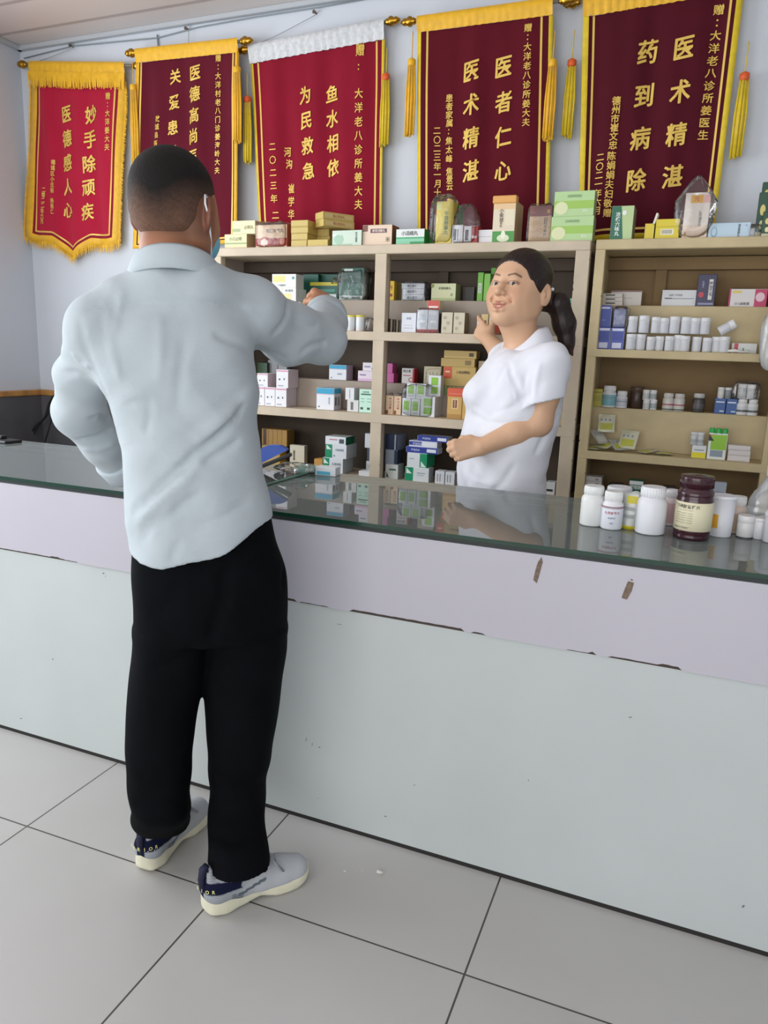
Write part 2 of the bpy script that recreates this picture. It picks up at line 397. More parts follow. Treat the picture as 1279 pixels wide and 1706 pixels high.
# ================================================================ SETTING
wall_m = mat('#d2d7df', .75, name='wall_paint', noise=.05, nscale=1.2, bump=.15, bscale=60)
def structure(o): o['kind'] = 'structure'; return o
def tile_mat():
    m = bpy.data.materials.new('floor_tiles'); m.use_nodes = True; nt = m.node_tree; b = nt.nodes['Principled BSDF']
    tc = nt.nodes.new('ShaderNodeTexCoord'); mp = nt.nodes.new('ShaderNodeMapping')
    T = .6155
    mp.inputs['Location'].default_value = (.924/T, -1.352/T, 0); mp.inputs['Scale'].default_value = (1/T, 1/T, 1/T)
    mp.inputs['Rotation'].default_value = (0, 0, -.018)
    nt.links.new(tc.outputs['Object'], mp.inputs['Vector'])
    sp = nt.nodes.new('ShaderNodeSeparateXYZ'); nt.links.new(mp.outputs[0], sp.inputs[0])
    def M_(op, a, b_=None):
        n = nt.nodes.new('ShaderNodeMath'); n.operation = op
        for i, v in enumerate((a, b_)):
            if v is None: continue
            if isinstance(v, (int, float)): n.inputs[i].default_value = v
            else: nt.links.new(v, n.inputs[i])
        return n.outputs[0]
    def line(s): f = M_('FRACT', M_('ADD', s, 50.0)); return M_('MINIMUM', f, M_('SUBTRACT', 1.0, f))
    g = M_('LESS_THAN', M_('MINIMUM', line(sp.outputs[0]), line(sp.outputs[1])), .0036)
    fl = nt.nodes.new('ShaderNodeVectorMath'); fl.operation = 'FLOOR'; nt.links.new(mp.outputs[0], fl.inputs[0])
    wn = nt.nodes.new('ShaderNodeTexWhiteNoise'); nt.links.new(fl.outputs[0], wn.inputs[0])
    n1 = nt.nodes.new('ShaderNodeTexNoise'); n1.inputs['Scale'].default_value = 2.2; n1.inputs['Detail'].default_value = 8; nt.links.new(tc.outputs['Object'], n1.inputs['Vector'])
    v = M_('ADD', M_('MULTIPLY', wn.outputs['Value'], .05), M_('MULTIPLY', n1.outputs['Fac'], .10))
    r = nt.nodes.new('ShaderNodeMix'); r.data_type = 'RGBA'; r.inputs[6].default_value = srgb('#a9a6a3'); r.inputs[7].default_value = srgb('#c2c0be')
    nt.links.new(M_('MULTIPLY', v, 7.0), r.inputs[0])
    r2 = nt.nodes.new('ShaderNodeMix'); r2.data_type = 'RGBA'; nt.links.new(g, r2.inputs[0]); nt.links.new(r.outputs[2], r2.inputs[6]); r2.inputs[7].default_value = srgb('#494440')
    nt.links.new(r2.outputs[2], b.inputs['Base Color']); b.inputs['Roughness'].default_value = .33; b.inputs['Specular IOR Level'].default_value = .45
    return m
def ceil_mat():
    m = bpy.data.materials.new('ceiling_panels'); m.use_nodes = True; nt = m.node_tree; b = nt.nodes['Principled BSDF']
    tc = nt.nodes.new('ShaderNodeTexCoord'); wv = nt.nodes.new('ShaderNodeTexWave'); wv.bands_direction = 'Y'; wv.inputs['Scale'].default_value = 1.2
    nt.links.new(tc.outputs['Object'], wv.inputs['Vector']); r = nt.nodes.new('ShaderNodeValToRGB')
    e = r.color_ramp.elements; e[0].position = 0; e[0].color = srgb('#b3a8a5'); e[1].position = .04; e[1].color = srgb('#ddd5d3')
    nt.links.new(wv.outputs['Fac'], r.inputs['Fac']); nt.links.new(r.outputs[0], b.inputs['Base Color']); b.inputs['Roughness'].default_value = .5
    return m
structure(MB().box((XL-.1, YF-.1, -.1), (XR+.1, YB+.1, 0), tile_mat()).build('floor'))
structure(MB().box((XL-.1, YF-.1, ZC), (XR+.1, YB+.1, ZC+.1), ceil_mat()).build('ceiling'))
structure(MB().box((XL-.1, YB, 0), (XR+.1, YB+.1, ZC), wall_m).build('wall_back'))
structure(MB().box((XR, YF, 0), (XR+.1, YB, ZC), wall_m).build('wall_right'))
# left wall with a window opening y -.35..2.35, z .75..2.45
wl = MB()
wl.box((XL-.1, 2.35, 0), (XL, YB, ZC), wall_m).box((XL-.1, YF, 0), (XL, -.35, ZC), wall_m)
wl.box((XL-.1, -.35, 0), (XL, 2.35, .75), wall_m).box((XL-.1, -.35, 2.45), (XL, 2.35, ZC), wall_m)
structure(wl.build('wall_left'))
# front wall behind the camera: shop window and door opening
wf = MB()
wf.box((XL-.1, YF-.1, 0), (-3.25, YF, ZC), wall_m).box((1.45, YF-.1, 0), (XR+.1, YF, ZC), wall_m).box((-3.25, YF-.1, 2.55), (1.45, YF, ZC), wall_m)
structure(wf.build('wall_front'))
alu = mat('#d9dcde', .35, .6, name='window_frame_metal')
f1 = MB()
for y in (-.35, .98, 2.31): f1.box((XL-.07, y, .75), (XL-.02, y+.04, 2.45), alu)
for z in (.75, 2.41): f1.box((XL-.07, -.35, z), (XL-.02, 2.35, z+.04), alu)
structure(f1.build('window_1'))
f2 = MB()
for x in (-3.25, -2.1, -.95, .2, 1.41): f2.box((x, YF-.07, 0), (x+.04, YF-.02, 2.55), alu)
for z in (0, 2.51): f2.box((-3.25, YF-.07, z), (1.45, YF-.02, z+.04), alu)
structure(f2.build('window_2'))
# grey wainscot with a wooden rail along the left and back walls (left of the rack)
zt = U(40, 650, Y=3.3).z-.0
wm = mat('#5b5a5f', .8, name='grey_wainscot', noise=.15, nscale=9); rail = mat('#b98547', .45, name='wood_rail', noise=.3, nscale=15)
structure(MB().box((XL, YB-.012, 0), (-2.12, YB, zt-.02), wm).box((XL, 1.0, 0), (XL+.012, YB, zt-.02), wm).build('trim_1'))
structure(MB().box((XL, YB-.022, zt-.02), (-2.12, YB, zt+.012), rail, .004).box((XL, 1.0, zt-.02), (XL+.022, YB, zt+.012), rail, .004).build('trim_2'))
crown = mat('#b9bdc2', .5, name='crown_plastic')
structure(MB().box((XL, YB-.03, ZC-.022), (XR, YB, ZC), crown, .004).box((XL, YF, ZC-.022), (XL+.03, YB, ZC), crown, .004).build('trim_3'))

# ================================================================ COUNTER
CF, CB, CZ = 1.68, 2.30, .868      # front face, back edge, top of the body
cx0, cx1 = -3.2, 1.3
ctr = empty('display_counter', (-1, 2, 0)); tag(ctr, 'long white pharmacy counter with a chipped lilac top band and glass top', 'counter')
def off(o, r):
    """keep world placement when parenting under an empty that only translates"""
    o.parent = r; o.location = o.location-r.location; return o
white = mat('#bbc1c0', .42, name='counter_white_board', noise=.04, nscale=3)
lilac = mat('#b8b5be', .4, name='counter_lilac_band', noise=.02, nscale=4)
darkm = mat('#23211f', .8); inner = mat('#a9b5b4', .6)
b = MB()
b.box((cx0, CF, .012), (cx1, CF+.02, .66), white).box((cx0, CF, 0), (cx1, CF+.02, .012), darkm)
# scuffs and smudges on the lower board
sc = mat('#6f726f', .7)
rs = random.Random(3)
for (px, py, w_, h_) in ((35, 1197, .012, .004), (88, 1098, .006, .005), (172, 955, .008, .004), (176, 960, .004, .003), (350, 1265, .004, .003), (642, 1360, .01, .003), (565, 1040, .02, .002), (532, 1245, .008, .004), (690, 1308, .006, .003), (1050, 1195, .01, .003), (1238, 1510, .006, .006), (530, 1330, .003, .003), (880, 1300, .004, .003), (510, 1232, .003, .012), (520, 1240, .003, .01)):
    p = U(px, py, Y=CF-.0004); b.add([(p.x+math.cos(t)*w_*rs.uniform(.5, 1)*.6, CF-.0006, p.z+math.sin(t)*h_*rs.uniform(.5, 1)*.6+math.cos(t)*h_*.4) for t in [k*.7 for k in range(9)]], [tuple(range(9))], sc)
off(b.build('lower_front_board'), ctr)
# upper band: a laminate sheet whose lower edge is chipped
b = MB(); n = 420; xs_ = [cx0+(cx1-cx0)*i/n for i in range(n+1)]
rs = random.Random(5); ed = []; val = 0
for i in range(n+1):
    if rs.random() < .12: val = rs.choice([0, 0, 0, .003, .005, .0075])
    ed.append(.638+val+rs.uniform(-.0006, .0006))
for i in range(n): b.add([(xs_[i], CF-.006, ed[i]), (xs_[i+1], CF-.006, ed[i+1]), (xs_[i+1], CF-.006, .856), (xs_[i], CF-.006, .856)], [(0, 1, 2, 3)], lilac)
for i in range(n): b.add([(xs_[i], CF-.006, ed[i]), (xs_[i], CF, ed[i]), (xs_[i+1], CF, ed[i+1]), (xs_[i+1], CF-.006, ed[i+1])], [(0, 1, 2, 3)], darkm)
b.box((cx0, CF-.0009, .637), (cx1, CF-.0001, .6445), mat('#4a403a', .9)); b.box((cx0, CF-.006, .8555), (cx1, CF, .856), lilac)
brn = mat('#7b6a5c', .9, name='bare_chipboard', noise=.4, nscale=150)
for poly in ([(902, 928), (904, 936), (899, 955), (894, 972), (888, 966), (892, 948), (896, 936)], [(1046, 968), (1056, 971), (1052, 985), (1044, 999), (1035, 996), (1040, 982)], [(1049, 964), (1055, 966), (1052, 968)]):
    b.add([tuple(U(x, y, Y=CF-.0066)) for x, y in poly][::-1], [tuple(range(len(poly)))], brn)
off(b.build('upper_band'), ctr)
b = MB()
b.box((cx0, CF-.002, .856), (cx1, CF+.03, CZ), mat('#1c2622', .5)).box((cx0, CB-.03, .80), (cx1, CB, CZ), inner)
b.box((cx0, CF+.02, .60), (cx1, CB, .62), inner).box((cx0, CB-.02, .05), (cx1, CB, .60), inner)
b.box((cx0, CF, .0), (cx0+.02, CB, CZ), inner).box((cx1-.02, CF, 0), (cx1, CB, CZ), inner)
b.box((cx0, CF+.02, .05), (cx1, CB, .07), inner)
for x in (-1.96, -.56, .6): b.box((x, CF+.03, .62), (x+.015, CB-.03, .866), inner)
off(b.build('cabinet_body'), ctr)
glass = film('counter_glass', tint=(.80, .9, .86), gloss=.05, rough=.012, opac=.26, col=(.70, .80, .77)); gedge = mat('#16392c', .15, name='glass_edge')  # milky pale green diffuse colour stands in for hazy reflections on the pane
gl = MB(); gl.box((cx0-.01, CF-.012, CZ), (cx1, CB+.01, CZ+.010), glass, mm={'-y': gedge, '+y': gedge, '-x': gedge, '+x': gedge})
o = gl.build('glass_top'); off(o, ctr); o['label'] = 'clear green-edged glass top'
GZ = CZ+.0102

# ================================================================ DISPLAY RACKS
SY = 2.95
cream = mat('#d2c2aa', .55, name='cream_painted_wood', noise=.12, nscale=9, bump=.1, bscale=40)
cream2 = mat('#cbb98f', .55, name='yellowed_cream_paint', noise=.14, nscale=9, bump=.1, bscale=40)
backA = mat('#4f4339', .85, name='brown_back_board', noise=.2, nscale=5); backB = mat('#8c7350', .85, name='tan_back_board', noise=.2, nscale=4)
chip = mat('#2c2620', .9)
def rack(x0, x1, posts, lv, steps, top, label, cm, bm_, deep=.25, stepc=None):
    r = empty('display_rack', (x0, SY, 0)); tag(r, label, 'shelf rack'); yb = SY+deep
    def P(mb, nm): return off(mb.build(nm), r)
    for (a, b_) in posts:
        m = MB(); m.box((a, SY-.001, 0), (b_, SY+.035, top-.034), cm, .002)
        rc = random.Random(a)
        for _ in range(8):
            z = rc.uniform(.8, top-.05); s_ = rc.choice([-1, 1]); x = a if s_ < 0 else b_; w_ = rc.uniform(.001, .004); h_ = rc.uniform(.003, .015)
            m.add([(x, SY-.0016, z), (x-s_*w_, SY-.0016, z+h_*.5), (x, SY-.0016, z+h_)][::(1 if s_ > 0 else -1)], [(0, 1, 2)], chip)
        P(m, 'post')
        mid = x0+.1 < a < x1-.1
        P(MB().box((a+.012, SY+.035, 0), (b_-.012, SY+.075 if mid else yb, top-.034), cm if stepc is None else stepc), 'divider')
    P(MB().box((x0, SY-.004, top-.036), (x1, yb, top), cm, .003), 'top_board')
    for z, t in lv: P(MB().box((x0+.004, SY-.002, z-t), (x1-.004, yb, z), cm, .002), 'shelf_board')
    for z, z0 in steps: P(MB().box((x0+.02, SY+.13, z0), (x1-.02, yb-.012, z), stepc or cm, .002), 'raised_tier')
    P(MB().box((x0, yb-.012, .1), (x1, yb, top-.03), bm_), 'back_board')
    for z in (top-.085,): P(MB().box((x0+.02, yb-.05, z), (x1-.02, yb-.014, z+.045), bm_), 'batten')
    for k in range(int((x1-x0)/.4)): P(MB().box((x0+.2+k*.4, yb-.035, lv[-1][0]), (x0+.24+k*.4, yb-.014, top-.04), bm_), 'batten')
    P(MB().box((x0+.01, SY+.005, .06), (x1-.01, SY+.022, lv[0][0]-.04), cm), 'lower_panel')
    return r
rack(-2.09, -.440, [(-2.09, -2.04), (-1.294, -1.243), (-.492, -.440)], [(.752, .035), (1.030, .037), (1.370, .036)], [(1.158, 1.030), (1.505, 1.370)], 1.713,
     'cream wooden two-bay shelf rack of medicine boxes behind the woman', cream, backA, stepc=mat('#a89a8c', .6, name='tier_board', noise=.1, nscale=6))
rack(-.421, .92, [(-.421, -.386), (.213, .250), (.885, .92)], [(.77, .03), (.948, .031), (1.328, .029)], [(1.108, .948), (1.493, 1.328)], 1.714,
     'yellowed cream shelf rack holding pill bottles at the right', cream2, backB)
# ================================================================ BANNERS
gold_t = mat('#e8c25e', .4, .15, name='gold_embroidery', spec=.4)
yel = mat('#efb722', .5, name='yellow_satin', noise=.12, nscale=40, sheen=.3); yel2 = mat('#e3c520', .5, name='lemon_satin', noise=.12, nscale=40, sheen=.3)
brass = mat('#b8892c', .25, .9, name='gilt_plastic')
WY = 3.262
def fold(x, z, seed, amp): return amp*(math.sin(x*31+seed)+.5*math.sin(x*57+z*4+seed*2)+.35*math.sin(z*7+x*9+seed*3))
def banner(name, label, tl, tr, bl, br, cloth, dark, edge, head, headh, cols, point=0, fringe_head=False, seed=1, edgew=.028, linegap=.03, amp=.006, rod=(0, 0), tassels=(), finials=(1, 1), round_bottom=.0, wy=3.262):
    WY = wy
    TL, TR, BL, BR = (U(*p, Y=WY) for p in (tl, tr, bl, br))
    root = empty('banner', (TL.x, WY, TL.z)); tag(root, label, 'banner', None)
    def at(u, v):                       # v 0 top..1 bottom
        a = TL.lerp(TR, u); b_ = BL.lerp(BR, u)
        if point: 
            s = abs(u-.5)*2; dz = point*max(0, 1-s/.42)**1.3-round_bottom*max(0, (s-.7)/.3)**2; b_ = b_+Vector((0, 0, -dz))
        elif round_bottom:
            s = abs(u-.5)*2; b_ = b_+Vector((0, 0, round_bottom*max(0, (s-.75)/.25)**2))
        p = a.lerp(b_, v); y = fold(p.x, p.z, seed, amp)*min(1, v*3+.25); return Vector((p.x, WY-.004+y, p.z))
    W = (TR-TL).length; H = (TL-BL).length
    e = edgew/W; g = linegap/W; l = .008/W; hh = headh/H
    us = sorted(set([0, e, e+g, e+g+l]+[1-e-g-l, 1-e-g, 1-e]+[1.0]+[e+g+l+(1-2*(e+g+l))*i/40 for i in range(1, 40)]))
    ev = edgew/H; gv = linegap/H; lv_ = .008/H
    vs_ = sorted(set([hh+(1-hh-ev-gv-lv_)*i/22 for i in range(23)]+[1-ev-gv, 1-ev, 1.0]))
    nu, nv = len(us), len(vs_)
    m = MB()
    V = []; 
    for back in (0, 1):
        for v in vs_:
            for u in us: V.append(at(u, v)+Vector((0, .003*back, 0)))
    fs = {}
    def cls(u, v):
        du = min(u, 1-u)*W; dv = (1-v)*H
        if du < edgew-1e-6 or dv < edgew-1e-6: return edge
        if du < edgew+linegap-1e-6 or dv < edgew+linegap-1e-6: return dark
        if du < edgew+linegap+.008-1e-6 or dv < edgew+linegap+.008-1e-6: return gold_t
        return cloth
    base = len(m.v); m.v += [tuple(p) for p in V]; N = nu*nv
    for j in range(nv-1):
        for i in range(nu-1):
            c = cls((us[i]+us[i+1])/2, (vs_[j]+vs_[j+1])/2); q = (j*nu+i, (j+1)*nu+i, (j+1)*nu+i+1, j*nu+i+1)
            m.f.append(q); m.mi.append(m.mid(c)); m.sm.append(True)
            m.f.append(tuple(k+N for k in q)[::-1]); m.mi.append(m.mid(c)); m.sm.append(True)
    rim = [(j*nu, (j+1)*nu) for j in range(nv-1)]+[((j+1)*nu+nu-1, j*nu+nu-1) for j in range(nv-1)]+[((nv-1)*nu+i, (nv-1)*nu+i+1) for i in range(nu-1)]
    for a, b_ in rim: m.f.append((a, a+N, b_+N, b_)); m.mi.append(m.mid(edge)); m.sm.append(False)
    # embroidered characters, each laid on the cloth
    for (s, p0, p1, hpx, bold, sx) in cols:
        A = U(*p0, Y=WY); B_ = U(*p1, Y=WY); n = len(s)
        hgt = hpx*abs((U(p0[0], p0[1], Y=WY)-U(p0[0], p0[1]+1, Y=WY)).z)
        for i, c in enumerate(s):
            if c == ' ': continue
            p = A.lerp(B_, i/max(n-1, 1)); me = glyph(c, .006)
            sh = .14 if hpx > 24 else 0
            K = Matrix(((hgt*sx, 0, 0, p.x), (0, 0, -1, WY), (hgt*sx*sh, hgt, 0, p.z), (0, 0, 0, 1)))
            for t, (ox, oz) in enumerate(((0, 0), (bold, 0), (-bold, 0), (0, bold), (0, -bold))):
                vv = []
                for v in me.vertices:
                    q = K @ v.co; q.x += ox*hgt*.8; q.z += oz*hgt*.6; vv.append((q.x, WY-.004+fold(q.x, q.z, seed, amp)*min(1, max(0, (TL.lerp(TR, (q.x-TL.x)/W).z-q.z)/H)*3+.25)-.0034-.00012*t, q.z))
                m.add(vv, [tuple(f.vertices) for f in me.polygons], gold_t)
    off(m.build('cloth'), root)
    # fringe threads along sides and bottom
    if edgew > .03:
        m = MB(); rf = random.Random(seed)
        def strip(p, d, L, w_):
            q = p+d*L; t = Vector((-d.z, 0, d.x))*w_; m.add([p-t, p+t, q+t*.6, q-t*.6, ], [(3, 2, 1, 0)], edge)
        for k in range(150):
            u = k/149; p = at(u, .985); strip(p+Vector((0, -.002-rf.random()*.003, 0)), Vector((rf.uniform(-.12, .12), 0, -1)).normalized(), rf.uniform(.03, .045), .0018)
        for k in range(170):
            v = hh+.02+(1-hh-.02)*k/169
            for sgn, u in ((-1, .012), (1, .988)): strip(at(u, v)+Vector((0, -.002, 0)), Vector((sgn*1, 0, -.55+rf.uniform(-.2, .2))).normalized(), rf.uniform(.014, .024), .0018)
        off(m.build('fringe'), root)
    # header band sewn round the rod
    m = MB(); hn = 60; V = []; F = []
    rh = random.Random(seed*3)
    for k in range(hn+1):
        u = k/hn; a = at(u, 0); b_ = at(u, hh*1.02); ru = .004*math.sin(k*1.9+seed)+rh.uniform(-.002, .002)
        if not fringe_head and headh < .05: ru *= .5
        for (v, y) in ((-.012, 0), (-.006, -.013), (.10, -.016), (.45, -.012+ru), (.8, -.008+ru), (1.02, -.006+ru)):
            p = a.lerp(b_, max(v, 0)); V.append((p.x, WY-.004+y, p.z+(.012 if v < 0 else 0)+(.006 if v == -.012 else 0)))
    for k in range(hn):
        for j in range(5): F.append((k*6+j, k*6+j+1, (k+1)*6+j+1, (k+1)*6+j))
    m.add(V, F, head, True); off(m.build('header_band'), root)
    if fringe_head:
        m = MB()
        for k in range(130):
            u = k/129; p = at(u, hh*.5)+Vector((0, -.018, 0)); q = p+Vector((rh.uniform(-.004, .004), 0, -headh*rh.uniform(.85, 1.05))); m.add([p+Vector((-.004, 0, 0)), p+Vector((.004, 0, 0)), q+Vector((.002, 0, 0)), q+Vector((-.002, 0, 0))], [(3, 2, 1, 0)], edge)
        off(m.build('header_fringe'), root)
    # rod with turned finials
    d = (TR-TL).normalized(); A = TL-d*rod[0]; B_ = TR+d*rod[1]; yo = Vector((0, -.004, .0))
    off(MB().tube([A+yo, B_+yo], .008, mat('#8d8578', .4, .3)).build('rod'), root)
    for sgn, P in ((-1, A), (1, B_)):
        T = Matrix.Translation(P+yo) @ Vector((0, 0, 1)).rotation_difference(d*sgn).to_matrix().to_4x4()
        if finials[0 if sgn < 0 else 1]:
            off(MB().lathe([(.007, -.01), (.014, 0), (.012, .006), (.019, .012), (.020, .022), (.012, .033), (.015, .038), (.013, .046), (.004, .058)], brass, n=14, T=T).build('finial'), root)
    # tassels
    for (px, py0, py1, kind) in tassels:
        a = U(px, py0, Y=WY-.012); b_ = U(px-(1 if kind else 0)*0, py1, Y=WY-.012); L = a.z-b_.z; em = yel if kind == 0 else yel2
        m = MB(); m.tube([(a.x, a.y, a.z+.10), (a.x, a.y, a.z)], .0022, em, 5)
        m.lathe([(.008, 0), (.017, -.006), (.017, -.022), (.014, -.03)][::-1], em if kind == 0 else mat('#e0602a', .5), c=(a.x, a.y, a.z), n=12)
        rt = random.Random(int(px))
        for k in range(16):
            an = k*2.4; r_ = .0115*math.sqrt((k+.5)/16)*1.3; x_, y_ = a.x+r_*math.cos(an), a.y+r_*math.sin(an)*.7
            m.tube([(x_, y_, a.z-.026), (x_+(x_-a.x)*.5, y_, a.z-L*.5), (x_+(x_-a.x)*.4, y_, a.z-L*rt.uniform(.93, 1.0))], .0044, em, 5)
        off(m.build('tassel'), root)
    return root
vel = lambda c, n: mat(c, .85, name=n, noise=.08, nscale=6, sheen=.25, spec=.2)
banner('b1', 'red velvet thank-you banner with long yellow fringe and pointed hem, in the room corner', (52, 108), (211, 110), (44, 405), (200, 414), vel('#b01a38', 'bright_red_velvet'), vel('#8c1630', 'red_velvet_edge'), yel, yel, .075,
       [('妙手除顽疾', (153, 191), (147, 353), 31, .022, .9), ('医德感人心', (112.6, 190.5), (114, 350), 30, .022, .8), ('赠：大洋姜大夫', (182, 161), (181, 246), 12.5, .02, .95),
        ('德城区小庄街', (91, 271), (90, 318), 9, .02, .95), ('杨祖仁', (90, 335), (90, 353), 9, .02, .95), ('二零二二年六月', (75, 317), (71.6, 369), 10, .02, .95)],
       point=.075, fringe_head=True, seed=1, edgew=.046, linegap=.014, round_bottom=.03, rod=(.035, .05))
banner('b2', 'dark maroon banner, narrower, right of the fringed corner banner and behind the man', (228, 88), (399, 70), (224, 415), (396, 405), vel('#5f0c22', 'maroon_velvet'), vel('#550a1e', 'maroon_velvet_edge'), yel, yel, .045,
       [('医德高尚医术', (327, 122), (322, 296), 27, .022, .92), ('关爱患者如亲', (293, 128), (284, 336), 26, .022, .9), ('赠：大洋村老八门诊姜海岭大夫', (364.5, 97.5), (362, 284), 12.5, .018, 1), ('故城县医', (266, 199), (262, 240), 11, .018, 1)],
       wy=3.225, seed=2, edgew=.018, linegap=.006, tassels=((222, 140, 278, 0), (395, 110, 240, 0)), rod=(.01, .015))
silver = mat('#d6d8da', .35, name='white_satin', noise=.18, nscale=60, sheen=.3)
banner('b3', 'wine red banner with a gathered white satin header, above the small yellow boxes', (416, 82), (642, 38), (436, 436), (635, 428), vel('#8a0f29', 'wine_velvet'), vel('#7c0d26', 'wine_velvet_edge'), yel2, silver, .062,
       [('鱼水相依', (553.6, 156), (555, 279), 31, .022, .86), ('为民救急', (510, 159.5), (515.4, 285), 31, .022, .82), ('赠', (601, 84), (601, 90), 22, .016, .8), ('：大', (599, 113), (599.4, 157), 15, .02, 1),
        ('大洋老八诊所姜大夫', (599.4, 157), (597.7, 341), 18, .014, .92), ('二〇二三年', (456, 246), (459, 332), 15, .012, 1), ('二 ', (461.5, 360), (461.5, 380), 15, .012, 1), ('河沟', (478.6, 253), (481, 273), 17, .014, .8), ('崔学华', (485, 314), (485, 357), 17, .014, .8)],
       seed=3, edgew=.014, linegap=.022, rod=(.01, .01), tassels=((412, 160, 274, 1), (643, 122, 246, 1)), amp=.007)
banner('b4', 'dark maroon banner with a plain yellow header, above the woman, right of the white-headed one', (696, 35), (922, 4), (695, 432), (911, 430), vel('#5c0a1c', 'deep_maroon_velvet'), vel('#54091b', 'deep_maroon_edge'), yel2, yel, .045,
       [('医者仁心', (839, 111.5), (838, 285), 38, .022, .86), ('医术精湛', (786, 119), (785, 286), 38, .022, .84), ('赠：大洋老八诊所姜大夫', (880.4, 48), (877, 205), 14.5, .018, 1.05),
        ('患者家属', (749, 164), (749, 206), 14, .018, 1), ('：焦太峰', (748, 220), (749, 265), 13.5, .018, 1), ('焦景云 敬', (749, 286), (750, 337), 13.5, .018, 1), ('二〇二三年一月十', (729, 219), (729, 321), 14.5, .012, .95)],
       wy=3.225, seed=4, edgew=.016, linegap=.024, rod=(.015, .03), tassels=((686, 97, 228, 0), (921, 98, 236, 0)), round_bottom=.03)
banner('b5', 'large dark maroon banner cut by the top edge of the photo, above the right rack', (972, 3), (1243, -44), (962, 404), (1189, 390), vel('#4f0b1c', 'dark_wine_velvet'), vel('#4a0a1a', 'dark_wine_edge'), yel2, yel, .055,
       [('医术精湛', (1139.6, 82), (1120, 295), 42, .024, .86), ('药到病除', (1079, 87), (1060, 300), 42, .024, .84), ('赠：大洋老八诊所姜医生', (1197, 16), (1171, 225), 18, .018, 1.1),
        ('德州市崔文忠', (1027, 169), (1021.4, 243), 15.5, .018, 1), ('陈娟娟夫妇敬赠', (1019.5, 261), (1012, 356), 15.5, .018, 1), ('二〇二一年六月', (1000, 263), (994, 352), 15, .012, 1)],
       wy=3.262, seed=5, edgew=.022, linegap=.014, rod=(.02, .03), tassels=((953, 98, 232, 1), (1241, 120, 266, 1)), amp=.009, round_bottom=.04)
# nails and hanging strings above the banners, a thin wire below the crown
thread = mat('#8f8f8c', .7); nail = mat('#6e6255', .4, .6)
for (px, py, pts, lb) in ((122, 78, [(124, 79), (48, 107), ], 'small nail with pale string above the fringed corner banner'), (314, 50, [(314, 50), (314, 76)], 'small nail with a string down to the second banner'), (527, 23, [(527, 24), (420, 78)], 'small nail with slanting string above the white-headed banner')):
    p = U(px, py, Y=3.3)
    o = MB().tube([(p.x, 3.30, p.z), (p.x, 3.278, p.z+.003)], .004, nail, 8).lathe([(.008, 0), (.008, .003)], nail, c=(0, 0, 0), n=10, T=Matrix.Translation((p.x, 3.278, p.z)) @ Matrix.Rotation(math.pi/2, 4, 'X'))
    a, b_ = (U(*q, Y=3.275) for q in pts)
    o.tube([a, a.lerp(b_, .5)+Vector((0, 0, -.004)), b_], .0012, thread, 5)
    tag(o.build('wall_nail'), lb, 'nail')
m = MB(); pts = [(40, 97), (122, 78), (262, 62), (330, 45), (420, 31), (527, 12), (640, -8)]
m.tube([U(*p, Y=3.292)+Vector((0, 0, .004*math.sin(i*2))) for i, p in enumerate(pts)], .003, mat('#8e979c', .5), 6)
a = U(262, 58, Y=3.292); b_ = U(264, 86, Y=3.292); m.tube([a, b_], .004, mat('#8e979c', .5), 6)
tag(m.build('cable'), 'thin grey cable running along the wall just below the ceiling', 'cable')
# ================================================================ PEOPLE (shared)
def nrm(v): v = np.array(list(v), float); return v/np.linalg.norm(v)
def frame(f, up=(0, 0, 1), roll=0, pitch=0):
    """columns right, forward, up; pitch lifts the chin, roll tips towards the right"""
    f = nrm(f); r = nrm(np.cross(f, up)); u = np.cross(r, f)
    f2 = f*math.cos(pitch)+u*math.sin(pitch); u2 = np.cross(r, f2)
    r2 = r*math.cos(roll)-u2*math.sin(roll); u3 = np.cross(r2, f2)
    return np.stack([r2, f2, u3], 1)
class Local:
    """adds shapes to a field in a local frame"""
    def __init__(s, F, o, R, sc=1): s.F = F; s.o = np.array(o, float); s.R = R; s.sc = sc
    def p(s, q): return s.o+s.R @ (np.array(q, float)*s.sc)
    def ell(s, c, r, k=.01, sub=False, rot=None): 
        R = s.R if rot is None else s.R @ rot
        s.F.ell(s.p(c), np.array(r)*s.sc, R, k, sub); return s
    def cone(s, a, b, r1, r2, k=.01, sub=False, flat=None): 
        s.F.cone(s.p(a), s.p(b), r1*s.sc, r2*s.sc, k, sub, None if flat is None else (s.R @ np.array(flat[0], float), flat[1])); return s
    def chain(s, pts, rs, k=.01, sub=False):
        for i in range(len(pts)-1): s.cone(pts[i], pts[i+1], rs[i], rs[i+1], k, sub)
        return s
    def inv(s, V): return ((V-s.o) @ s.R)/s.sc
def rotz(a): c, s_ = math.cos(a), math.sin(a); return np.array([[c, -s_, 0], [s_, c, 0], [0, 0, 1]])
def rotx(a): c, s_ = math.cos(a), math.sin(a); return np.array([[1, 0, 0], [0, c, -s_], [0, s_, c]])
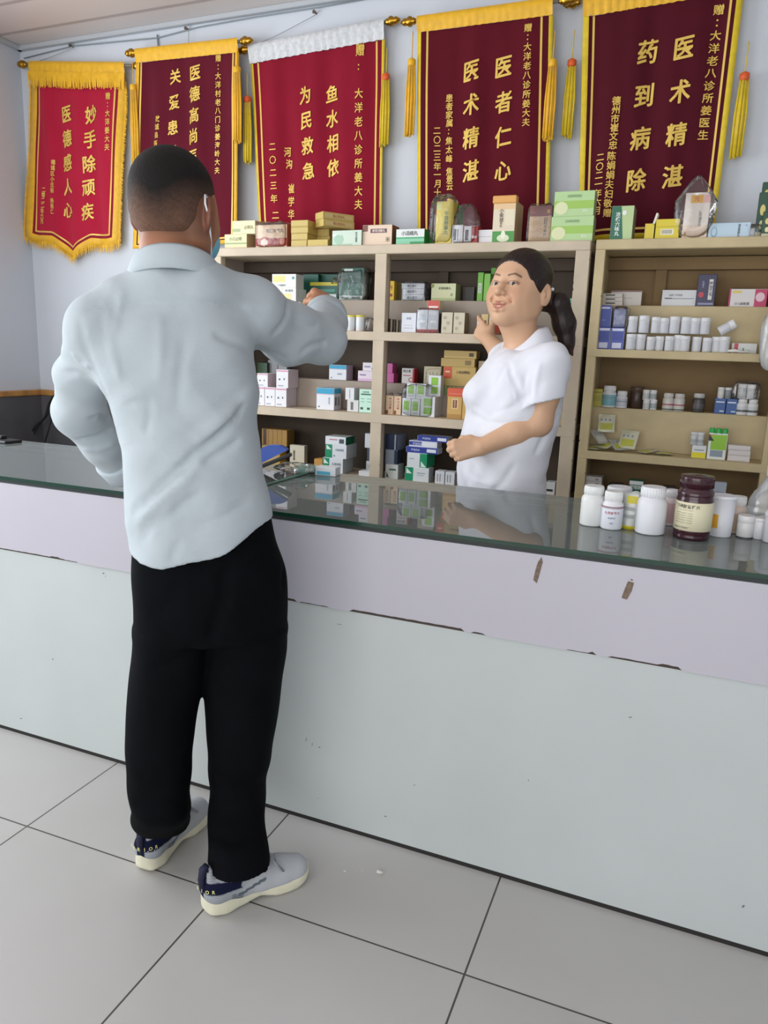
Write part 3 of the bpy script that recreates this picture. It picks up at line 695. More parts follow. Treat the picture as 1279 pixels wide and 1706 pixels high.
def head(L, wide=1.0, cheeks=.0, smile=False, eyes=True, earout=.35):
    L.ell((0, -.014, .034), (.077*wide, .096, .086), 0)
    L.ell((0, .026, -.012), (.066*wide, .064, .088), .03)
    for s_ in (-1, 1):
        L.cone((s_*.050*wide, .004, -.055), (s_*.012, .062, -.096), .022, .022, .03)
        L.ell((s_*.036, .060, -.036), (.028+cheeks, .026+cheeks, .030+cheeks), .025)
        L.ell((s_*.058*wide, .005, -.03), (.016, .045, .05), .035)
    L.ell((0, .070, -.097), (.024, .020, .018), .02)
    L.cone((-.028, .078, .022), (.028, .078, .022), .011, .011, .02)
    L.ell((0, .064, -.062), (.028, .025, .020), .02)
    for s_ in (-1, 1):
        L.ell((s_*.031, .103, .001), (.019, .015, .012), .014, True)
        L.ell((s_*.031, .0775, .0), (.0165, .0145, .0115), .006)
        if eyes: L.ell((s_*.031, .095, -.0005), (.0136, .012, .0030), .002, True)
    L.chain([(0, .086, .012), (0, .099, -.012), (0, .108, -.028)], [.0075, .009, .0115], .010)
    for s_ in (-1, 1):
        L.ell((s_*.0125, .096, -.033), (.0085, .011, .0075), .006)
        L.ell((s_*.0065, .102, -.0405), (.0035, .005, .003), .002, True)
    if smile:
        L.ell((0, .064, -.066), (.034, .028, .022), .015)
        L.chain([(-.030, .0800, -.0595), (-.014, .0945, -.0625), (0, .0970, -.0635), (.014, .0945, -.0625), (.030, .0800, -.0595)], [.003, .0050, .0048, .0050, .003], .004)
        L.chain([(-.028, .080, -.064), (-.013, .0925, -.0790), (0, .0950, -.0820), (.013, .0925, -.0790), (.028, .080, -.064)], [.003, .0055, .0062, .0055, .003], .004)
        L.chain([(-.025, .0885, -.0630), (-.011, .0985, -.0705), (.011, .0985, -.0705), (.025, .0885, -.0630)], [.0034, .0062, .0062, .0034], .0015, True)
        for s_ in (-1, 1): L.chain([(s_*.021, .097, -.036), (s_*.034, .084, -.050), (s_*.038, .076, -.062)], [.001, .0015, .001], .012, True)
    else:
        L.chain([(-.022, .080, -.062), (-.010, .0945, -.0595), (0, .0955, -.0605), (.010, .0945, -.0595), (.022, .080, -.062)], [.0035, .0055, .005, .0055, .0035], .006)
        L.chain([(-.020, .079, -.0655), (0, .0925, -.0715), (.020, .079, -.0655)], [.0035, .0068, .0035], .006)
    for s_ in (-1, 1):
        ro = rotz(s_*earout)
        L.ell((s_*.084*wide, -.012, -.012), (.0090, .020, .034), .005, rot=ro)
        L.ell((s_*.092*wide, -.007, -.007), (.007, .0110, .020), .004, True, rot=ro)
        L.ell((s_*.0865*wide, -.002, -.014), (.004, .004, .008), .003)
def hand(F, W, f, n, s, curl=((20, 25, 15),)*4, thumb=((30, 25), .5), sc=1, spread=0):
    """palm and five separate fingers. f finger direction, n the way the palm faces, s towards the thumb"""
    f = nrm(f); n = nrm(np.array(n)-np.dot(n, f)*f); s = nrm(s-np.dot(s, f)*f-np.dot(s, n)*n); W = np.array(W, float)
    P = lambda a, b, c: W+(f*a+s*b+n*c)*sc
    for b0, b1, L_ in ((.012, .028, .082), (.004, .009, .085), (-.006, -.010, .080), (-.014, -.027, .072)):
        F.cone(P(0, b0, 0), P(L_, b1, 0), .015*sc, .0115*sc, .012)
    F.cone(P(.010, .020, .006), P(.045, .030, .010), .014*sc, .013*sc, .012)
    base = ((.082, .028, .026, .0105, (.034, .022, .018)), (.086, .009, .0, .0108, (.038, .025, .019)), (.081, -.010, .0, .0102, (.034, .023, .018)), (.073, -.027, .0, .0092, (.027, .018, .016)))
    for i, (L_, b, _, r, ln) in enumerate(base):
        p = P(L_, b, 0); a = 0; cu = curl[min(i, len(curl)-1)]; sp = spread*(1.5-i)
        for j in range(3):
            a += math.radians(cu[j]); d = f*math.cos(a)+n*math.sin(a)+s*sp*math.cos(a); q = p+nrm(d)*ln[j]*sc
            F.cone(p, q, r*(1-.08*j)*sc, r*(1-.08*(j+1))*sc, .0035 if j else .006); p = q
    (t1, t2), inw = thumb
    p = P(.028, .032, .008); d = nrm(f*.75+s*.75*(1-inw)+n*(.25+inw*.5)); q = p+d*.034*sc
    F.cone(P(.012, .018, .006), p, .015*sc, .014*sc, .01); F.cone(p, q, .0125*sc, .0115*sc, .006)
    d2 = nrm(d+n*math.sin(math.radians(t1))-s*inw*.8); q2 = q+d2*.028*sc; F.cone(q, q2, .0112*sc, .009*sc, .004)
def march(F, px, py, t0=.6, t1=3.2, step=.002):
    d = U(px, py, Y=1.0)-Vector((0, 0, CAMH)); d.normalize(); d = np.array(d); ts = np.arange(t0, t1, step); P = np.array([0, 0, CAMH])+ts[:, None]*d
    ix = [np.clip(np.searchsorted(F.ax[i], P[:, i]), 0, len(F.ax[i])-1) for i in range(3)]
    inb = np.all([(P[:, i] > F.ax[i][0]) & (P[:, i] < F.ax[i][-1]) for i in range(3)], 0)
    v = np.where(inb, F.F[ix[0], ix[1], ix[2]], 1); h = np.argmax(v < 0)
    return P[h] if v[h] < 0 else None
def crease(F, pts, amp=.004, w_=.010, ridge=0, off_=None, t0=.6):
    """press a soft valley (or raise a ridge) along a line of points on the surface"""
    P = []
    for i in range(len(pts)-1):
        for t in np.linspace(0, 1, 5)[:-1]:
            q = march(F, pts[i][0]*(1-t)+pts[i+1][0]*t, pts[i][1]*(1-t)+pts[i+1][1]*t, t0)
            if q is not None: P.append(q)
    q = march(F, *pts[-1], t0)
    if q is not None: P.append(q)
    if len(P) < 2: return
    P = np.array(P); n = len(P)
    if off_ is not None: P = P+np.array(off_)
    lo = P.min(0)-w_*2.5; hi = P.max(0)+w_*2.5; q = F.sl(lo, hi)
    X = F.ax[0][q[0]][:, None, None]; Y = F.ax[1][q[1]][None, :, None]; Z = F.ax[2][q[2]][None, None, :]
    best = None; 
    for i in range(n-1):
        a, b_ = P[i], P[i+1]; ba = b_-a; L2 = float(ba@ba)+1e-9
        t = np.clip(((X-a[0])*ba[0]+(Y-a[1])*ba[1]+(Z-a[2])*ba[2])/L2, 0, 1)
        d2 = (X-a[0]-t*ba[0])**2+(Y-a[1]-t*ba[1])**2+(Z-a[2]-t*ba[2])**2
        s = (i+t)/(n-1); g = np.exp(-d2/w_**2)*np.clip(4*s*(1-s)*1.6, 0, 1)
        best = g if best is None else np.maximum(best, g)
    F.F[q] += (amp*best).astype(np.float32)
skin_m = vmat('skin', .48, sss=.06, bump=.06, bscale=400, spec=.4); eye_m = vmat('eye_and_teeth', .2)
def uvsphere(c, r, n=14, sq=(1, 1, 1), R=None):
    V = []; Q = []; 
    for i in range(n+1):
        th = math.pi*i/n
        for j in range(2*n): ph = math.pi*j/n; V.append((math.sin(th)*math.cos(ph)*sq[0], math.sin(th)*math.sin(ph)*sq[1], math.cos(th)*sq[2]))
    for i in range(n):
        for j in range(2*n): k = (j+1) % (2*n); Q.append((i*2*n+j, (i+1)*2*n+j, (i+1)*2*n+k, i*2*n+k))
    V = np.array(V)*r
    if R is not None: V = V @ R.T
    return V+np.array(c), np.array(Q)
# ================================================================ THE MAN
man = empty('person', (-1.04, 1.42, 0)); tag(man, 'person seen from behind in pale blue shirt, black trousers and face mask, arm raised', 'person')
def under(o, r):
    o.location = -Vector(r.location) if o.location.length < 1e-9 else o.location-Vector(r.location); o.parent = r; return o
def sub(o, par): o.parent = par; return o      # world-space vertices, parent already offset
MR = nrm((.83, .56, 0)); MF = nrm((-.56, .83, 0))     # torso right / forward
PN = Vector((-.60, .80, 0)); PA = Vector((-1.04, 1.40, 0))
def V_(px, py, d=0):
    """ray through a pixel onto the upright plane of the man's body, d metres further forward"""
    r = U(px, py, Y=1.0)-Vector((0, 0, CAMH)); t = (PN.dot(PA)+d)/PN.dot(r); return Vector((0, 0, CAMH))+t*r
def station(y, l, r, depth, d=0, grow=0, yaw=None):
    a, b = V_(l, y, d), V_(r, y, d); c = (a+b)/2; return (c.z, c.x, c.y, (b-a).length/2+grow, depth+grow, math.atan2(.6, .8) if yaw is None else yaw)
ShR = V_(421, 522, .06); ShL = V_(159, 553, -.02)
ElR = U(536, 566, Y=1.76); WrR = U(545, 514, Y=1.97)
ElL = U(131, 685, Y=1.43); WrL = U(203, 782, Y=1.60)
HC = np.array(V_(293, 351, .035)); HR = frame((-.07, 1.0, 0), pitch=-.06); HS = .985
neck0 = np.array(V_(298, 466, .0)); 
# ---- body
F = Field(axis(-1.56, (-1.20, .006), (-.86, .0035), (-.74, .008)), axis(1.16, (1.22, .008), (1.58, .0038), (1.84, .006), (1.94, .006), (2.14, .003)), axis(0, (.86, .012), (1.0, .005), (1.32, .009), (1.73, .0034)))
L = Local(F, HC, HR, HS); head(L, wide=1.04, eyes=False, earout=.75)
F.chain([L.p((0, -.028, -.04)), L.p((0, -.034, -.09)), neck0, neck0+np.array([0, 0, -.06])+MF*.02], [.052, .051, .056, .055], .02)
F.cone(L.p((-.0, .03, -.095)), neck0+MF*.03, .045, .05, .03)
tor = [station(y, l, r, dp, d) for y, l, r, dp, d in ((1000, 228, 462, .115, 0), (930, 230, 452, .11, 0), (860, 222, 440, .10, .0), (760, 222, 420, .10, 0), (650, 190, 415, .105, 0), (560, 165, 410, .095, 0), (510, 190, 395, .07, 0))]
F.loft(tor, .02)
F.chain([ShL, neck0+np.array([0, 0, -.04]), ShR], [.036, .042, .038], .03)
F.chain([ShR, ElR, WrR], [.044, .038, .026], .02); F.chain([ShL, ElL, WrL], [.042, .036, .026], .02)
hdir = nrm(np.array(U(536, 493, Y=2.05))-np.array(WrR))
hand(F, np.array(WrR)+hdir*.01, hdir+np.array([0, 0, .1]), (-.35, -.15, -1), (-.9, .3, .5), curl=((48, 70, 35), (55, 75, 40), (60, 75, 40), (62, 75, 40)), thumb=((35, 30), .6), sc=.98)
hand(F, np.array(WrL)+np.array([.0, .01, -.005]), (.35, .9, -.12), (0, -.1, -1), (.9, -.3, 0), curl=((12, 20, 10),)*4, thumb=((15, 10), .25), sc=1.0, spread=.08)
LL = [(292, 1040, .078), (272, 1200, .058), (270, 1320, .044)]; RL = [(400, 1040, .082), (398, 1200, .060), (395, 1360, .044)]
F.chain([np.array(V_(x, y)) for x, y, r in LL], [r for *_, r in LL], .03); F.chain([np.array(V_(x, y)) for x, y, r in RL], [r for *_, r in RL], .03)
for (hx, tx, kx) in (((236, 1455), (336, 1356), 270), ((338, 1522), (506, 1456), 395)):
    h_, t_ = np.array(U(*hx, Z=0)), np.array(U(*tx, Z=0)); f_ = nrm(t_-h_); an = h_+f_*.098; kn = np.array(V_(kx, 1320 if kx == 270 else 1360))
    F.chain([kn, an+[0, 0, .12], an+[0, 0, .06], an+f_*.10+[0, 0, .045]], [.042, .028, .028, .026], .02)
V, Q = F.mesh(); V = relax(V, Q, 2, .4)
lv = L.inv(V); sk = np.array(srgb('#a97455')[:3]); col = np.tile(sk, (len(V), 1))
red = np.array(srgb('#a3523c')[:3]); ear = sst(.074, .084, np.abs(lv[:, 0]))*(np.abs(lv[:, 2]+.012) < .04)*(np.abs(lv[:, 1]+.01) < .035); col = mixc(col, red, ear*.6)
stub = sst(-.085, -.05, lv[:, 2])*sst(.04, -.02, lv[:, 1])*(np.linalg.norm(lv, axis=1) < .2); col = mixc(col, srgb('#5e4438')[:3], stub*.65)
col = mixc(col, srgb('#8f5a40')[:3], (V[:, 2] > 1.3)*(lv[:, 2] < -.07)*(lv[:, 1] < .02)*.35)
dh = np.linalg.norm(V-np.array(WrR)-hdir*.05, axis=1); col = mixc(col, srgb('#b57e5c')[:3], sst(.12, .06, dh))
body = under(np_mesh('body', V, Q, skin_m, col=col), man)
# ---- hair: cropped shell that fades out over the ears and nape
G = Field(axis(HC[0]-.13, (HC[0]+.13, .0028)), axis(HC[1]-.14, (HC[1]+.14, .0028)), axis(HC[2]-.12, (HC[2]+.145, .0028)))
K = Local(G, HC, HR, HS); K.ell((0, -.015, .034), (.0825*1.03, .1015, .0925), 0); K.ell((0, -.04, -.02), (.068, .071, .052), .03)
K.F.disp(lambda X, Y, Z: .0007*np.sin(X*900+Z*300)*np.sin(Y*800-Z*500), HC-.15, HC+.15)
def cut(X, Y, Z):
    p = [X-HC[0], Y-HC[1], Z-HC[2]]; x, y, z = [(p[0]*HR[0, i]+p[1]*HR[1, i]+p[2]*HR[2, i])/HS for i in range(3)]
    edge = -.060+np.clip(y+.045, 0, 1)*1.0+np.clip(y-.03, 0, 1)*1.0   # nape low, rises above the ear, then to the brow
    edge = np.minimum(edge, .075); edge = np.where(y < -.045, -.064+.22*np.clip(np.abs(x)-.02, 0, 1), edge)
    ax_ = np.abs(x); earh = (((y+.010)/.028)**2+((z+.012)/.040)**2 < 1) & (ax_ > .05)
    return np.maximum(edge-z, np.where(earh, .01, -.1))
K.F.F = np.maximum(K.F.F, cut(G.ax[0][:, None, None], G.ax[1][None, :, None], G.ax[2][None, None, :]).astype(np.float32))
V, Q = G.mesh(); V = relax(V, Q, 1, .3); lv = K.inv(V)
t = sst(-.075, .085, lv[:, 2]+.25*np.clip(-lv[:, 1]-.03, -.02, .1)+.012*np.sin(lv[:, 0]*60)); nz = rng.random(len(V))*.6+.4*(.5+.5*np.sin(lv[:, 0]*190+3*np.sin(lv[:, 2]*130))*np.sin(lv[:, 2]*170+2*np.sin(lv[:, 0]*90)))
col = mixc(np.tile(np.array(srgb('#7a5a49')[:3]), (len(V), 1)), srgb('#171312')[:3], np.clip(t*1.15+(nz-.5)*.55*(1-t), 0, 1))
thin = np.exp(-(((lv[:, 0]+.028)/.016)**2+((lv[:, 1]+.028)/.03)**2))*(lv[:, 2] > .08); col = mixc(col, srgb('#6e4f48')[:3], thin*.6*(.4+.6*nz))
hair_m = vmat('cropped_hair', .75, bump=.5, bscale=500, spec=.25); under(np_mesh('hair', V, Q, hair_m, col=col), man)
# ---- face mask with ear loops
mk = Field(axis(HC[0]-.09, (HC[0]+.11, .003)), axis(HC[1]+.0, (HC[1]+.15, .003)), axis(HC[2]-.15, (HC[2]+.02, .003)))
K = Local(mk, HC, HR, HS); K.ell((0, .040, -.055), (.0765, .070, .062), 0); K.cone((0, .08, -.02), (0, .115, -.035), .012, .016, .02); K.cone((0, .09, -.07), (0, .085, -.105), .02, .016, .02)
def mcut(X, Y, Z):
    p = [X-HC[0], Y-HC[1], Z-HC[2]]; x, y, z = [(p[0]*HR[0, i]+p[1]*HR[1, i]+p[2]*HR[2, i])/HS for i in range(3)]
    return np.maximum(np.maximum(.016+np.abs(z+.060)*.35-y, z+.006), -.114-z)+.0006*np.sin(z*700)
mk.F = np.maximum(mk.F, mcut(mk.ax[0][:, None, None], mk.ax[1][None, :, None], mk.ax[2][None, None, :]).astype(np.float32))
V, Q = mk.mesh(); mask = under(np_mesh('face_mask', V, Q, mat('#7fc4d8', .7, name='mask_blue', spec=.2)), man)
loopm = mat('#e9eef0', .7, name='elastic')
for s_ in (-1, 1):
    m = MB()
    pts = [K.p(q) for q in ((s_*.066, .040, -.098), (s_*.082, .010, -.060), (s_*.094, -.018, -.020), (s_*.094, -.034, .004), (s_*.087, -.024, .024), (s_*.084, -.004, .018), (s_*.080, .020, -.006), (s_*.070, .048, -.024))]
    pp = []
    for i in range(len(pts)-1):
        for t_ in np.linspace(0, 1, 5)[:-1]: pp.append(pts[i]*(1-t_)+pts[i+1]*t_)
    m.tube([Vector(p) for p in pp+[pts[-1]]], .0021, loopm, 6)
    o = m.build('ear_loop'); o.parent = mask
# ---- shirt
shirt_m = vmat('shirt_cotton', .82, sheen=.15, bump=.35, bscale=900, spec=.2, wrinkle=.30)
F = Field(axis(-1.58, (-.72, .0052)), axis(1.14, (2.02, .0056)), axis(.70, (1.53, .0052)))
tor = [station(y, l, r, dp, d) for y, l, r, dp, d in ((985, 214, 470, .150, 0), (930, 212, 464, .145, 0), (876, 210, 458, .138, 0), (835, 203, 449, .135, 0), (790, 205, 438, .132, 0), (735, 200, 432, .130, 0), (683, 182, 430, .128, 0), (625, 158, 427, .125, 0), (570, 146, 424, .118, 0), (535, 168, 420, .098, .0), (505, 200, 398, .062, .0))]
F.loft(tor, .02, n=2.3, cap=.03)
yk = lambda x, y, d=0: np.array(V_(x, y, d))
F.chain([yk(164, 540, -.01), yk(206, 510, 0), yk(262, 490, .01)], [.054, .055, .056], .045)
F.chain([yk(424, 520, .05), yk(385, 508, .03), yk(345, 490, .01)], [.062, .060, .056], .05)
F.cone(yk(262, 490, .01), yk(345, 490, .01), .058, .058, .04); F.cone(yk(290, 500, 0), yk(320, 500, 0), .085, .085, .03); F.ell(yk(300, 474, .008), (.086, .080, .036), np.stack([MR, MF, [0, 0, 1]], 1), .03)
ShR, ShL, ElR, ElL, WrR, WrL = (np.array(q) for q in (ShR, ShL, ElR, ElL, WrR, WrL))
a = np.array(ElR); F.chain([np.array(ShR), a*.5+np.array(ShR)*.5+np.array([0, 0, -.014]), a, np.array(WrR)*.45+a*.55, np.array(WrR)*.66+a*.34], [.068, .073, .062, .057, .052], .045, k2=.02)
b = np.array(ElL); F.chain([np.array(ShL)+np.array([0, 0, .0]), np.array(ShL)*.5+b*.5+np.array([-.006, 0, 0]), b, b*.5+np.array(WrL)*.5, np.array(WrL)*.85+b*.15], [.060, .060, .058, .052, .046], .04, k2=.02)
# body hem: curved cut that rises towards the right
hp = [(205, 944), (223, 945), (266, 947), (320, 938), (370, 924), (404, 903), (442, 881), (470, 876)]
hu = [(np.array(V_(x, y, -.12))-np.array(PA))@np.array([.8, .6, 0]) for x, y in hp]; hz = [V_(x, y, -.12).z for x, y in hp]
def hem(X, Y, Z): u = (X-PA.x)*.8+(Y-PA.y)*.6; v = -(X-PA.x)*.6+(Y-PA.y)*.8; return smooth_interp(np.clip(u, hu[0], hu[-1]).ravel(), np.array(hu), np.array(hz)).reshape(u.shape)-Z+0*v
reg = F.sl((-1.32, 1.14, .70), (-.74, 1.75, 1.0)); X = F.ax[0][reg[0]][:, None, None]; Y = F.ax[1][reg[1]][None, :, None]; Z = F.ax[2][reg[2]][None, None, :]
F.F[reg] = smax_(F.F[reg], hem(X, Y, Z).astype(np.float32), .003)
F.disp(lambda X, Y, Z: .0024*np.sin((X*.8+Y*.6)*46+Z*24+2*np.sin(Z*11))+.0016*np.sin((X*.8+Y*.6)*31-Z*52+1.5*np.sin(X*17)), (-1.6, 1.1, .7), (-.7, 2.1, 1.55))
F.disp(lambda X, Y, Z: .0022*np.abs(np.sin((X*.8+Y*.6)*23+Z*17+1.3*np.sin(Z*19+X*9)))**.6+.0012*np.abs(np.sin((X*.8+Y*.6)*37-Z*31+1.7*np.sin(Z*13)))-.002, (-1.6, 1.1, .7), (-.7, 2.1, 1.55))
for pts, am, w_ in (([(411, 662), (390, 697), (352, 735), (321, 759), (280, 800)], .011, .011), ([(425, 640), (400, 672), (365, 705), (325, 735)], -.006, .020), ([(325, 765), (284, 796), (253, 827), (215, 856)], .009, .014), ([(330, 782), (290, 815), (255, 846), (222, 880)], -.006, .016),
        ([(400, 731), (370, 752), (335, 775)], .006, .010), ([(340, 815), (300, 845), (262, 870), (232, 905)], .005, .016), ([(418, 831), (370, 862), (320, 880)], .003, .016), ([(180, 508), (187, 583), (200, 640)], -.004, .012), ([(205, 480), (196, 530), (190, 566)], -.004, .010),
        ([(246, 660), (248, 690), (240, 730)], .005, .010), ([(201, 676), (222, 670), (242, 669)], .004, .008), ([(352, 555), (394, 573), (420, 590)], .006, .012), ([(424, 575), (450, 590), (480, 600)], .006, .010), ([(131, 530), (138, 575), (152, 612), (184, 682)], .009, .010),
        ([(98, 622), (125, 622), (148, 632)], .007, .010), ([(120, 590), (132, 606), (150, 615)], -.005, .009), ([(125, 735), (160, 728), (190, 712)], .008, .010), ([(135, 752), (165, 748), (196, 735)], -.005, .012), ([(150, 700), (168, 690), (182, 700)], .008, .012), ([(476, 498), (477, 522), (466, 545), (452, 560)], .008, .008),
        ([(500, 590), (520, 575), (545, 570)], .006, .010), ([(480, 535), (510, 545), (530, 540)], .004, .012), ([(300, 900), (290, 920), (285, 940)], .003, .014), ([(250, 900), (262, 870), (290, 840)], -.004, .016), ([(310, 560), (300, 620), (295, 690)], .003, .016), ([(266, 520), (268, 580), (262, 640)], -.003, .014)):
    crease(F, pts, am*1.7, w_*.68)
crease(F, [(133, 520), (165, 509), (200, 506), (300, 501), (404, 510), (415, 514)], .0055, .006)
V, Q = F.mesh(); V = relax(V, Q, 1, .5)
base = np.array(srgb('#b7c1c6')[:3]); col = np.tile(base, (len(V), 1)); shirt = under(np_mesh('shirt', V, Q, shirt_m, col=col), man)
# collar: a band standing round the neck, with a folded-down outer leaf
def ring(n, fn): return [fn(2*math.pi*i/n) for i in range(n)]
nc = Vector(neck0)+Vector((-.004, 0, -.004)); cm = vmat('collar_cotton', .8, bump=.25, bscale=900, spec=.2); m = MB(); n = 64
rr, ff = Vector(MR), Vector(MF)
prof = [(.074, -.012), (.0735, .012), (.0735, .030), (.077, .0335), (.082, .028), (.090, .006), (.097, -.016), (.095, -.018), (.084, -.008)]
vs = []
for (r_, z_) in prof:
    for i in range(n):
        a_ = 2*math.pi*i/n; fx = math.cos(a_); fy = math.sin(a_)   # fy>0 is forward
        tilt = -.030*fy; vs.append(nc+rr*(r_*1.10*fx-.004)+ff*(r_*.98*fy+.012)+Vector((0, 0, z_*(1-.10*max(0, fy))+tilt+.008)))
fs = [(k*n+i, k*n+(i+1) % n, (k+1)*n+(i+1) % n, (k+1)*n+i) for k in range(len(prof)-1) for i in range(n)]
colm = mat('#b7c1c6', .8, name='collar_cloth', bump=.25, bscale=900, spec=.2); m.add(vs, fs, colm, True); o = m.build('collar'); o.parent = shirt
for A, B, lab in ((ElR, WrR, 0), (ElL, WrL, 1)):
    d = (Vector(B)-Vector(A)).normalized(); T = Matrix.Translation(Vector(A).lerp(Vector(B), (.52 if lab == 0 else .82))) @ Vector((0, 0, 1)).rotation_difference(d).to_matrix().to_4x4(); r0 = .060 if lab == 0 else .052
    m = MB(); m.lathe([(r0-.006, -.002), (r0+.001, 0), (r0+.0035, .004), (r0+.0005, .030), (r0-.002, .058), (r0-.005, .060), (r0-.010, .052), (r0-.012, .01)], colm, n=36, T=T); o = m.build('cuff'); o.parent = shirt
# ---- trousers
tr_m = mat('#08090d', .85, name='black_trouser_cloth', noise=.2, nscale=12, bump=.2, bscale=500, spec=.08)
F = Field(axis(-1.42, (-.70, .0055)), axis(1.12, (1.66, .0055)), axis(-.01, (1.0, .0058)))
hips = [station(y, l, r, dp) for y, l, r, dp in ((860, 226, 450, .105), (900, 222, 458, .118), (950, 219, 475, .130), (1000, 222, 478, .132), (1050, 222, 476, .125))]
F.loft(hips, .0, n=2.3)
Lg = [(1040, 221, 352, .11), (1080, 219, 348, .11), (1120, 214, 342, .105), (1180, 210, 330, .098), (1280, 211, 320, .09), (1340, 218, 317, .088)]
Rg = [(1040, 338, 477, .112), (1080, 338, 476, .11), (1120, 338, 470, .107), (1180, 342, 464, .102), (1250, 346, 452, .095), (1330, 348, 440, .088), (1390, 350, 437, .084)]
def ankle(h, t, k=.086): h, t = U(*h, Z=0), U(*t, Z=0); d_ = (t-h).normalized(); return h+d_*k
HL_, TL2, HR_, TR2 = (236, 1455), (336, 1356), (338, 1522), (506, 1456)
aL, aR = ankle(HL_, TL2), ankle(HR_, TR2)
F.loft([(.096, aL.x, aL.y, .072, .080, .64)]+[q for q in (station(y, l, r, dp, -.035*max(0, (y-1150)/300)) for y, l, r, dp in Lg) if q[0] > .17], .012, n=2.2); F.loft([(.102, aR.x, aR.y, .073, .082, .64)]+[q for q in (station(y, l, r, dp, -.04*max(0, (y-1150)/300)) for y, l, r, dp in Rg) if q[0] > .17], .012, n=2.2)
F.disp(lambda X, Y, Z: .003*np.sin(Z*60+(X+Y)*20)*sst(.45, .1, Z)+.0012*np.sin((X*.8+Y*.6)*60+Z*8), (-1.5, 1, 0), (-.6, 1.7, 1.1))
for pts, am, w_ in (([(300, 960), (290, 1000), (250, 1030)], .004, .015), ([(380, 930), (372, 1000), (345, 1080)], .010, .016), ([(340, 1060), (300, 1100), (240, 1120)], .006, .016), ([(345, 1085), (380, 1110), (440, 1130)], .006, .016), ([(225, 1290), (270, 1300), (315, 1290)], .006, .014), ([(222, 1335), (260, 1350), (316, 1335)], .008, .012),
        ([(350, 1300), (395, 1315), (440, 1305)], .006, .014), ([(348, 1385), (385, 1400), (436, 1385)], .010, .012), ([(345, 1412), (390, 1425), (438, 1408)], -.008, .012), ([(470, 895), (471, 940), (468, 985)], .008, .006)):
    crease(F, pts, am, w_)
V, Q = F.mesh(); V = relax(V, Q, 2, .45); under(np_mesh('trousers', V, Q, tr_m), man)
